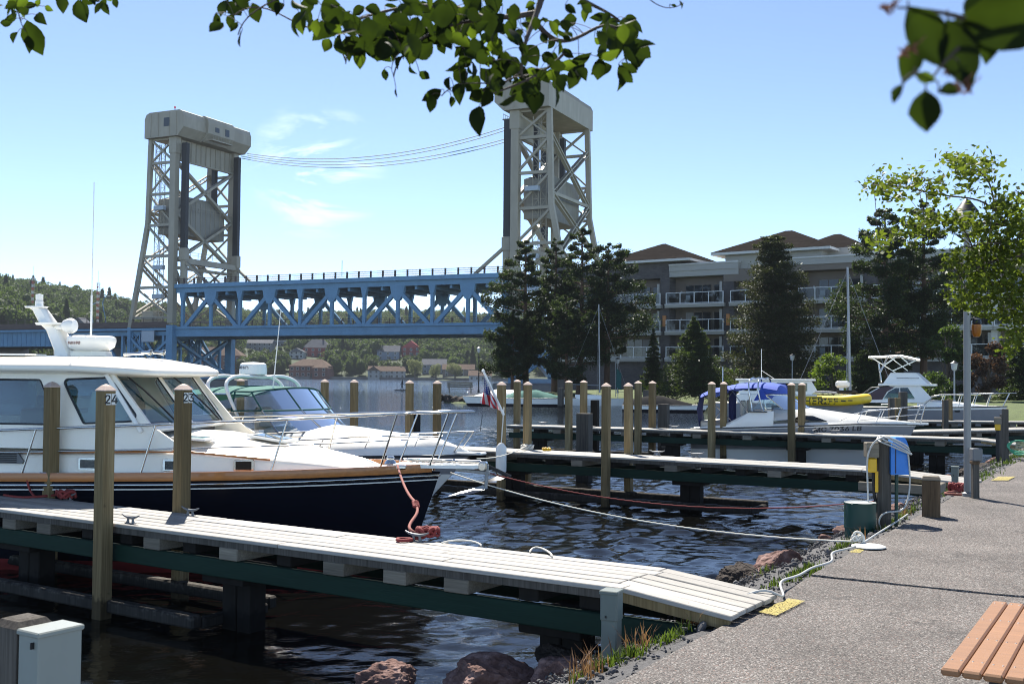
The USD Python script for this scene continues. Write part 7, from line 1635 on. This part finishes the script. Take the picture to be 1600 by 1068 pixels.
# american flag on a leaning staff at the post
f0, f1 = at(787, 648, 23.55), at(755, 579, 23.3)
t = tk('flag', 'american flag hanging in folds from a leaning white staff', 'flag', f0 * [1, 1, 0])
put(G().tube([f0, f1], np.array([.030, .024]), 10), 'staff', 'gelcoat', t, True); put(G().tm(trimesh.creation.icosphere(2, .035), np.block([[np.eye(3), f1[:, None]], [np.zeros((1, 3)), 1]])), 'finial', 'gelcoat', t, True)
fA, fB, fC, fD = (at(*q, 23.3) for q in ((757, 590), (771, 621), (786, 643), (750, 628)))
def fpt(h, f, off=0):
    q = (fA * (1 - h) + fB * h) * (1 - f) + (fD * (1 - h) + fC * h) * f
    w = math.sin(h * 15 + f * 3) * min(1, f * 2.5 + .15)
    return q + np.array([.035 * w, .09 * w - .05 + off, -.05 * math.sin(f * PI) * h])
nh = 13
for nm, mt_, sel in (('red_stripes', 'flag_red', lambda k: k % 2 == 0), ('white_stripes', 'flag_white', lambda k: k % 2 == 1)):
    g = G()
    for k in range(nh):
        if sel(k): g.loft([[fpt((k + a) / nh, f) for a in (0, .33, .67, 1)] for f in np.linspace(.46 if k < 7 else 0, 1, 26)], closed=False)
    put(g, nm, mt_, t, True)
put(G().loft([[fpt(h, f) for h in np.linspace(0, 7 / 13, 10)] for f in np.linspace(0, .46, 16)], closed=False), 'canton', 'flag_blue', t, True)
g = G()
for i in range(5):
    for j in range(6):
        c = fpt((i + .5) / 5 * 7 / 13, (j + .5) / 6 * .46, -.008); st = [c + np.array([(.016 if q % 2 == 0 else .007) * math.sin(q * PI / 5), -.004, (.016 if q % 2 == 0 else .007) * math.cos(q * PI / 5)]) for q in range(10)]; g.add([c] + st, [[0, q + 1, (q + 1) % 10 + 1] for q in range(10)])
put(g, 'stars', 'flag_white', t, label='white stars of the flag canton')
# ------------------------------------------------------------------ rocks, stones, grass on the bank
for l, px, py, Y, s, mt_ in (('reddish rock at the bottom edge, leftmost of the three by the water', 607, 1068, 9.35, (.30, .24, .20), 'red_rock'), ('largest reddish rock at the bottom edge, middle of three', 766, 1068, 9.25, (.40, .28, .24), 'red_rock'),
                             ('reddish rock at the bottom edge nearest the gravel', 884, 1062, 9.0, (.26, .22, .22), 'red_rock'), ('dark rock in the shade under the front dock foot', 893, 1030, 9.6, (.30, .25, .20), 'dark_rock'), ('dark flat rock behind the conduit post', 925, 1034, 9.5, (.34, .2, .12), 'dark_rock'),
                             ('big red brown boulder beyond the front dock ramp', 1217, 893, 12.9, (.40, .27, .27), 'red_rock'), ('dark brown boulder just left of the big red one', 1166, 906, 12.9, (.34, .26, .22), 'dark_rock'), ('grey rock below the big red boulder by the hose', 1200, 912, 12.0, (.26, .2, .13), 'dark_rock'),
                             ('small red rock at the water near the barrel', 1290, 868, 14.6, (.20, .16, .12), 'red_rock'), ('red rock under the ramp of the front dock', 1085, 985, 9.4, (.22, .16, .08), 'red_rock')):
    rock(at(px, py, Y), s, int(px), l, mt_)
rng = np.random.default_rng(33)
for k in range(16):
    s = rng.uniform(9, 34); o = rng.uniform(-2.3, -1.3); q = prom(s, o); q[2] = bank_z(q) + .02
    rock(q, np.array([1, .8, .6]) * rng.uniform(.14, .30), 300 + k, 'small rock along the waterline of the gravel bank', 'red_rock' if k % 3 else 'dark_rock', 'bank_rock', group='small rocks along the waterline of the bank')
st = UsdGeom.PointInstancer.Define(stage, '/World/gravel_stones'); tags('/World/gravel_stones', 'loose grey stones lying on the bank beside the walk', 'gravel', kind='stuff'); sp_protos = []
for k in range(5):
    m = trimesh.creation.icosphere(1, 1.0); r_ = np.random.default_rng(k + 5); v = m.vertices * (1 + .5 * (meshkit.noise(m.vertices * 1.3 + k * 9)[:, None] - .5)) * [1, .75, .55]; q = f'/World/gravel_stones/protos/stone_{k:03d}'; usdkit.mesh(stage, q, (v, m.faces), MT['stone_bit'], smooth=False); sp_protos.append(q)
P, S = [], []
for k in range(9000):
    s = -3 + 30 * rng.random() ** 1.4; o = -rng.random() ** .8 * 2.0; q = prom(s, o); q[2] = bank_z(q) + .004; P.append(q); S.append(rng.uniform(.008, .020) * (1 + 2.0 * (rng.random() > .96)))
st.CreatePositionsAttr(Vt.Vec3fArray.FromNumpy(np.array(P, np.float32))); st.CreateScalesAttr(Vt.Vec3fArray.FromNumpy(np.repeat(np.array(S, np.float32)[:, None], 3, 1)))
qq = rng.normal(size=(len(P), 4)); qq /= np.linalg.norm(qq, axis=1, keepdims=True); st.CreateOrientationsAttr(Vt.QuathArray([Gf.Quath(*map(float, q)) for q in qq])); st.CreateProtoIndicesAttr(Vt.IntArray([int(x) for x in rng.integers(0, 5, len(P))]))
for q in sp_protos: st.GetPrototypesRel().AddTarget(q)
def blades(centers, n, hmin, hmax, spread, seed, w=.006):
    rng = np.random.default_rng(seed); V, F = [], []
    C = np.asarray(centers)[rng.integers(0, len(centers), n)]
    P = C + np.column_stack([rng.normal(0, spread, n), rng.normal(0, spread, n), np.zeros(n)])
    for p in P:
        p[2] = bank_z(p) - .01 if (p[:2] - E0[:2]) @ EN[:2] < .02 else ZP - .02
        h = rng.uniform(hmin, hmax); th = rng.random() * 6.28; l = h * rng.uniform(.15, .7); d = np.array([math.cos(th), math.sin(th), 0]); e = np.array([-d[1], d[0], 0]) * w * rng.uniform(.6, 1.3)
        k = len(V); V += [p - e, p + e, p + d * l * .35 + [0, 0, h * .62] - e * .75, p + d * l * .35 + [0, 0, h * .62] + e * .75, p + d * l + [0, 0, h]]; F += [[k, k + 1, k + 3], [k, k + 3, k + 2], [k + 2, k + 3, k + 4]]
    return np.array(V), np.array(F)
ctr = []
for px, py, n in ((947, 1022, 14), (985, 1012, 8), (1010, 1003, 3), (1040, 994, 5), (1062, 986, 3), (905, 1040, 2), (1232, 905, 4), (1250, 897, 8), (1268, 887, 7), (1205, 912, 3), (1325, 845, 7), (1310, 850, 4), (1395, 818, 7), (1405, 811, 6), (1418, 800, 6), (1430, 792, 4), (1378, 828, 3), (1195, 868, 2), (1450, 775, 5), (1475, 762, 6)): ctr += [atz(px, py, .80)] * n
g1 = blades(ctr, 1500, .03, .11, .05, 1)
ctr2 = [prom(s, -.12 - .5 * r) for s, r in np.random.default_rng(4).random((90, 2)) * [46, 1] + [13, 0]]
g2 = blades(ctr2, 4200, .04, .13, .16, 2, .009)
put((np.vstack([g1[0], g2[0]]), np.vstack([g1[1], g2[1] + len(g1[0])])), 'bank_grass', 'grass_blade', label='green grass tufts along the edge of the walk', cat='grass', kind='stuff')
ctr3 = [atz(px, py, .8) for px, py in ((905, 1030), (912, 1040), (925, 1030), (990, 1000), (1000, 985), (1078, 975), (1085, 972), (1340, 842), (1410, 806))] + [prom(4.0, .6 + .1 * k) for k in range(28, 36)]
put(blades(ctr3, 420, .05, .22, .05, 3, .005), 'dry_weeds', 'dry_weed', label='dry brown weed stalks at the dock foot and in the walk joint', cat='weeds', kind='stuff')
# ------------------------------------------------------------------ overhanging foliage
leafmat('apple_leaf', (.010, .020, .004), None, (.036, .062, .005), .46, var=.55, scale=14, rough=.6, spec=.2)
leafmat('apple_leaf_bright', (.022, .042, .006), None, (.10, .155, .010), .55, var=.35, scale=14, rough=.6, spec=.2)
leafmat('spring_leaf', (.07, .10, .013), None, (.18, .24, .02), .52, var=.35, scale=2.5, rough=.5)
mat('twig', (.055, .038, .030), .8, var=.3, scale=(20, 20, 20), bump=.5, bscale=(60, 60, 60), bdist=.003)
mat('flower_bract', (.20, .075, .045), .8, var=.3, scale=(30, 30, 30))
def leaf_mesh(tip, base, nrm, wid, rng, fold=.22, curl=.18):
    """an ovate leaf from base to tip: a folded, curled blade with a notched outline"""
    tip, base = np.asarray(tip, float), np.asarray(base, float); L = np.linalg.norm(tip - base); x = (tip - base) / L
    n = np.asarray(nrm, float); n = n - x * (n @ x); n /= np.linalg.norm(n); y = np.cross(n, x)
    us = np.array([0, .08, .2, .36, .54, .72, .87, 1.0]); ws = np.array([.02, .34, .74, .97, 1.0, .76, .38, .01]) * wid * L / 2
    V = []
    for u, w in zip(us, ws):
        c = base + x * L * u - n * curl * L * (u - .3) ** 2
        jl, jr = 1 + rng.uniform(-.07, .07), 1 + rng.uniform(-.07, .07)
        V += [c - y * w * jl + n * fold * w, c - y * w * .5 * jl + n * fold * w * .35, c, c + y * w * .5 * jr + n * fold * w * .35, c + y * w * jr + n * fold * w]
    F = []
    for i in range(len(us) - 1):
        for j in range(4): k = i * 5 + j; F.append([k, k + 1, k + 6, k + 5])
    F = np.array(F); return np.array(V), np.vstack([F[:, [0, 1, 2]], F[:, [0, 2, 3]]])
def px_leaf(px, py, len_px, ang, Y, rng, face=None, wid=.72):
    """a leaf hanging at a surveyed place; ang: direction of its tip in the picture, degrees (0 right, 90 down)"""
    b = at(px, py, Y); L = len_px * Y / FPX; a = math.radians(ang)
    L *= .92; d = RT * math.cos(a) - UPV * math.sin(a) + FW * rng.uniform(-.5, .5); d /= np.linalg.norm(d)
    n = -FW + rng.normal(0, .55, 3) if face is None else face
    return leaf_mesh(b + d * L, b, n, wid * rng.uniform(.68, 1.12), rng, rng.uniform(.05, .7), rng.uniform(-.25, .7))
def branch_thing(nm, label, limbs, leaves, fill, Y0, seed, big=1.0, stuffcap=290, mat_main='apple_leaf'):
    rng = np.random.default_rng(seed)
    t = thing(nm, label, 'tree branch', at(limbs[0][0][0], limbs[0][0][1], Y0))
    allp = []
    for lm in limbs:
        pts = [at(x, y, Y0 + dy) for x, y, dy, r in lm]; P = spline(pts, 8 * len(pts)); r = np.interp(np.linspace(0, 1, len(P)), np.linspace(0, 1, len(lm)), [q[3] for q in lm])
        put(G().tube(P, r, 7), 'twig' if lm[0][3] < .006 else 'branch', 'twig', t, True); allp.append(P)
    A = np.vstack(allp); n = 0; pet = G()
    for k, (px, py, s, ang, dy) in enumerate(leaves):
        v, f = px_leaf(px, py, s, ang, Y0 + dy, rng); put((v, f), 'leaf', 'apple_leaf_bright' if (k * 7 + seed) % 9 == 0 else mat_main, t, smooth=True); n += 1
        q = A[np.argmin(((A - v[2]) ** 2).sum(1))]
        if np.linalg.norm(q - v[2]) < .16: pet.tube(spline([q, (q + v[2]) / 2 + [0, 0, .006], v[2]], 5), .0009, 4)
    for (cx, cy, rx, ry, num, s0, s1) in fill:
        for k in range(num):
            th, rr = rng.random() * 6.28, rng.random() ** .5; px, py = cx + rx * rr * math.cos(th), cy + ry * rr * math.sin(th); Y = Y0 + rng.normal(0, .22)
            v, f = px_leaf(px, py, rng.uniform(s0, s1), rng.normal(85, 55), Y, rng); put((v, f), 'leaf', 'apple_leaf_bright' if rng.random() < .16 else mat_main, t, smooth=True)
            q = A[np.argmin(((A - v[2]) ** 2).sum(1))]
            if np.linalg.norm(q - v[2]) < .13: pet.tube(spline([q, (q + v[2]) / 2 + [0, 0, .006], v[2]], 5), .0009, 4)
    if pet.n: put(pet, 'leaf_stalks', 'twig', t, True, kind='stuff')
    return t
branch_thing('overhanging_branch', 'leafy apple branch hanging across the top centre of the view', [
    [(870, -160, .0, .016), (855, -40, 0, .012), (835, 30, -.05, .009), (820, 70, -.1, .006), (815, 120, -.1, .003)], [(840, 20, 0, .008), (760, 30, 0, .006), (690, 45, .05, .004), (640, 75, .05, .003), (615, 120, .05, .002)],
    [(760, 30, 0, .006), (650, 10, .1, .005), (560, 30, .1, .004), (490, 45, .1, .003), (420, 15, .1, .002), (365, 25, .1, .002)], [(835, 30, 0, .007), (900, 60, .05, .005), (950, 40, .1, .004), (985, 70, .1, .003)],
    [(870, -40, 0, .008), (930, 10, 0, .005), (975, 40, .05, .003), (990, 85, .05, .002)], [(815, 110, 0, .003), (775, 130, 0, .002), (735, 130, 0, .0015), (690, 150, 0, .0015)], [(880, 85, 0, .004), (850, 110, 0, .003), (800, 135, 0, .003), (760, 150, 0, .002)],
    [(930, -60, 0, .004), (1010, -5, .1, .003), (1040, 12, .1, .0015), (1068, 5, .1, .001)], [(560, 30, 0, .003), (545, 75, 0, .002), (540, 100, 0, .0015)], [(640, 75, 0, .002), (615, 95, 0, .0015), (612, 110, 0, .001)], [(490, -60, 0, .005), (430, 0, 0, .003), (385, 30, 0, .002), (372, 55, 0, .0015)]],
    [(378, 48, 34, 95, 0), (352, 0, 30, 110, .1), (338, 20, 28, 95, 0), (395, 5, 34, 75, .1), (420, -8, 34, 60, 0), (443, 5, 26, 120, 0), (466, 18, 40, 80, 0), (488, 30, 24, 100, .1), (510, 30, 44, 120, 0), (530, 50, 46, 75, 0), (548, 55, 44, 95, .1), (570, 60, 42, 60, 0), (585, 30, 40, 100, 0), (618, 138, 16, 90, 0), (600, 108, 20, 80, 0), (640, 100, 22, 70, .1), (655, 112, 22, 30, 0), (628, 88, 26, 120, 0),
     (640, 40, 44, 95, 0), (662, 25, 56, 85, .1), (690, 40, 48, 70, 0), (625, 60, 40, 110, .1), (700, 10, 50, 110, 0), (690, 140, 40, 150, 0), (675, 148, 30, 95, 0), (705, 150, 20, 80, 0), (722, 128, 40, 100, 0), (748, 165, 52, 92, -.05), (765, 120, 40, 60, .1), (832, 140, 54, 88, -.05), (800, 148, 38, 10, 0), (860, 105, 34, 150, 0), (890, 140, 50, -55, 0), (905, 100, 40, 170, .1), (968, 100, 46, 80, 0), (1000, 82, 34, 110, .05), (950, 55, 50, 70, 0), (985, 58, 56, 75, 0), (938, 90, 40, 95, 0), (975, 30, 26, -10, 0),
     (880, 30, 24, 70, .1), (845, 52, 22, 60, 0), (830, 30, 26, 100, .1), (752, 40, 26, 90, 0), (770, 65, 30, 60, 0), (790, 80, 34, 100, 0), (820, 70, 46, 60, 0), (1062, 2, 14, 60, .1), (1048, 8, 12, 20, .1)],
    [(560, 45, 55, 42, 34, 24, 48), (655, 30, 70, 42, 44, 24, 54), (760, 25, 75, 42, 44, 18, 46), (750, 100, 60, 45, 34, 16, 44), (830, 60, 60, 55, 30, 14, 32), (905, 35, 60, 40, 16, 18, 34), (965, 60, 35, 45, 20, 26, 48), (790, 125, 45, 28, 12, 24, 42), (500, 15, 60, 22, 16, 26, 44), (360, 15, 35, 25, 10, 22, 36), (870, 115, 50, 30, 12, 22, 42)], 2.75, 3)
branch_thing('overhanging_branch', 'small leafy spray hanging in at the top left corner', [[(30, -90, 0, .004), (28, 0, 0, .003), (30, 25, 0, .002), (40, 50, 0, .0012)], [(110, -90, 0, .004), (120, -20, 0, .002), (128, 5, 0, .001)], [(170, -60, 0, .003), (182, -5, 0, .0015)]],
    [(18, 12, 18, 130, 0), (26, 22, 22, 150, 0), (58, 8, 24, 170, 0), (56, 22, 26, 45, 0), (42, 32, 62, 75, 0), (0, 36, 20, -10, 0), (28, 50, 22, 110, 0), (70, 10, 16, 30, 0), (92, -10, 34, 80, 0), (122, 0, 42, 70, 0), (140, -8, 22, 60, .05), (160, -10, 18, 80, 0), (180, -4, 18, 85, 0), (48, 38, 50, 95, .05)], [(35, 8, 35, 16, 12, 14, 26), (130, -5, 40, 14, 8, 16, 30)], 3.0, 5)
branch_thing('near_branch', 'out of focus apple leaves close by in the top right corner', [[(1640, -60, 0, .005), (1540, 40, 0, .003), (1478, 95, 0, .002), (1455, 125, 0, .0012)], [(1540, 40, 0, .003), (1470, 20, 0, .002), (1400, 12, 0, .001)], [(1460, 120, 0, .001), (1415, 122, 0, .0008), (1408, 135, 0, .0006)]],
    [(1418, 10, 120, 60, .0), (1530, -40, 150, 65, .05), (1500, 40, 170, -5, .0), (1620, -30, 190, 140, .06), (1480, 30, 130, 72, .0), (1446, 140, 74, 85, 0), (1466, 145, 42, -8, 0), (1412, 132, 36, 115, 0), (1430, 118, 36, 20, .0), (1440, 60, 80, 110, .03), (1560, -10, 120, 95, .05), (1500, 110, 30, 60, 0)], [], .95, 7)
g = G(); rng = np.random.default_rng(5)
tb = thing('flower_remnants', 'withered brown flower tufts hanging among the out of focus leaves, top right', 'flower remnants', at(1412, 80, .95))
for px, py in ((1383, 15), (1395, 10), (1412, 82), (1425, 78), (1500, 135), (1512, 140), (1480, 110)):
    c = at(px, py, .95 + rng.uniform(-.02, .02)); gg = G()
    for k in range(9): d = rng.normal(size=3); d /= np.linalg.norm(d); gg.tube([c, c + d * .003, c + d * .0075], np.array([.0009, .0014, .0003]), 5)
    gg.tube([c, c + [.012, 0, .012]], .0006, 4); put(gg, 'tuft', 'flower_bract', tb)
# the bright young tree on the right
rng = np.random.default_rng(12); tr = thing('leafy_tree', 'sunlit yellow green tree reaching in from the right edge', 'tree', at(1790, 600, 11.5) * [1, 1, 0] + [0, 0, ZP])
YT = 11.0
limbs = [[(1790, 900, .5, .10), (1785, 600, .5, .08), (1740, 470, .4, .06), (1690, 400, .2, .045), (1640, 375, .1, .03), (1575, 348, 0, .02), (1540, 318, 0, .015), (1480, 306, 0, .010), (1420, 294, 0, .007), (1365, 288, 0, .003)], [(1575, 350, 0, .016), (1552, 310, 0, .010), (1545, 285, 0, .007), (1520, 262, 0, .004), (1490, 255, 0, .002)],
         [(1640, 375, .1, .022), (1570, 352, .2, .014), (1500, 348, .2, .010), (1440, 352, .2, .006), (1400, 362, .2, .003)], [(1740, 470, .4, .04), (1660, 420, 0, .025), (1600, 400, -.2, .015), (1540, 412, -.2, .010), (1500, 430, -.2, .005)], [(1740, 470, .4, .04), (1660, 460, .3, .022), (1590, 450, .2, .012), (1530, 470, .2, .006)], [(1600, 400, -.2, .012), (1560, 380, -.3, .008), (1520, 385, -.3, .004)], [(1660, 460, .3, .02), (1620, 500, .1, .010), (1580, 530, .1, .005)], [(1690, 400, .2, .03), (1630, 320, .1, .015), (1590, 300, 0, .006)]]
AL = []
for lm in limbs:
    P = spline([at(x, y, YT + dy) for x, y, dy, r in lm], 9 * len(lm)); r = np.interp(np.linspace(0, 1, len(P)), np.linspace(0, 1, len(lm)), [q[3] for q in lm]); put(G().tube(P, r, 7), 'limb', 'twig', tr, True); AL.append(P[len(P) // 4:])
def cl_(px, py, rx, ry, n, dy=0.0):
    th = rng.random(n) * 6.28; rr = rng.random(n) ** .6; return np.array([at(px + rx * a * math.cos(b), py + ry * a * math.sin(b), YT + dy + rng.normal(0, .30)) for a, b in zip(rr, th)])
C = [cl_(1362, 288, 14, 14, 40), cl_(1385, 285, 16, 12, 40), cl_(1378, 300, 14, 12, 34), cl_(1410, 285, 14, 16, 44), cl_(1405, 308, 10, 8, 20), cl_(1432, 280, 12, 14, 34), cl_(1460, 292, 16, 14, 50), cl_(1462, 305, 12, 8, 20), cl_(1495, 252, 24, 12, 70), cl_(1525, 262, 26, 16, 80), cl_(1545, 255, 14, 14, 40), cl_(1505, 270, 18, 10, 40), cl_(1505, 295, 16, 8, 24), cl_(1565, 318, 14, 12, 40),
     cl_(1415, 362, 22, 18, 60), cl_(1450, 345, 26, 20, 90), cl_(1490, 345, 30, 18, 110), cl_(1375, 378, 24, 14, 50), cl_(1530, 355, 30, 22, 130), cl_(1585, 330, 30, 30, 170), cl_(1590, 380, 34, 34, 240), cl_(1545, 400, 34, 26, 200), cl_(1500, 408, 28, 22, 150), cl_(1520, 440, 34, 24, 190), cl_(1575, 440, 34, 30, 240), cl_(1500, 465, 22, 18, 100), cl_(1545, 480, 26, 20, 130), cl_(1590, 495, 22, 34, 150), cl_(1580, 535, 14, 26, 70), cl_(1635, 420, 30, 90, 260, .3), cl_(1700, 420, 60, 110, 420, .6), cl_(1560, 370, 44, 34, 150, .5)]
for P in AL: C.append(P[rng.integers(0, len(P), 60)] + rng.normal(0, .06, (60, 3)))
C = np.vstack(C); V, F = tris(np.vstack([C, C + rng.normal(0, .07, C.shape)]), .036, rng, up=-.1, elong=1.9); put((V, F), 'crown', 'spring_leaf', tr)
SV = []
tw = G()
for c in C[rng.integers(0, len(C), 300)]:
    A = np.vstack(AL); q = A[np.argmin(((A - c) ** 2).sum(1))]
    if np.linalg.norm(q - c) < .7: tw.tube([q, (q + c) / 2 + [0, 0, .03], c], np.array([.004, .003, .001]), 4)
put(tw, 'twigs', 'twig', tr, True, kind='stuff')
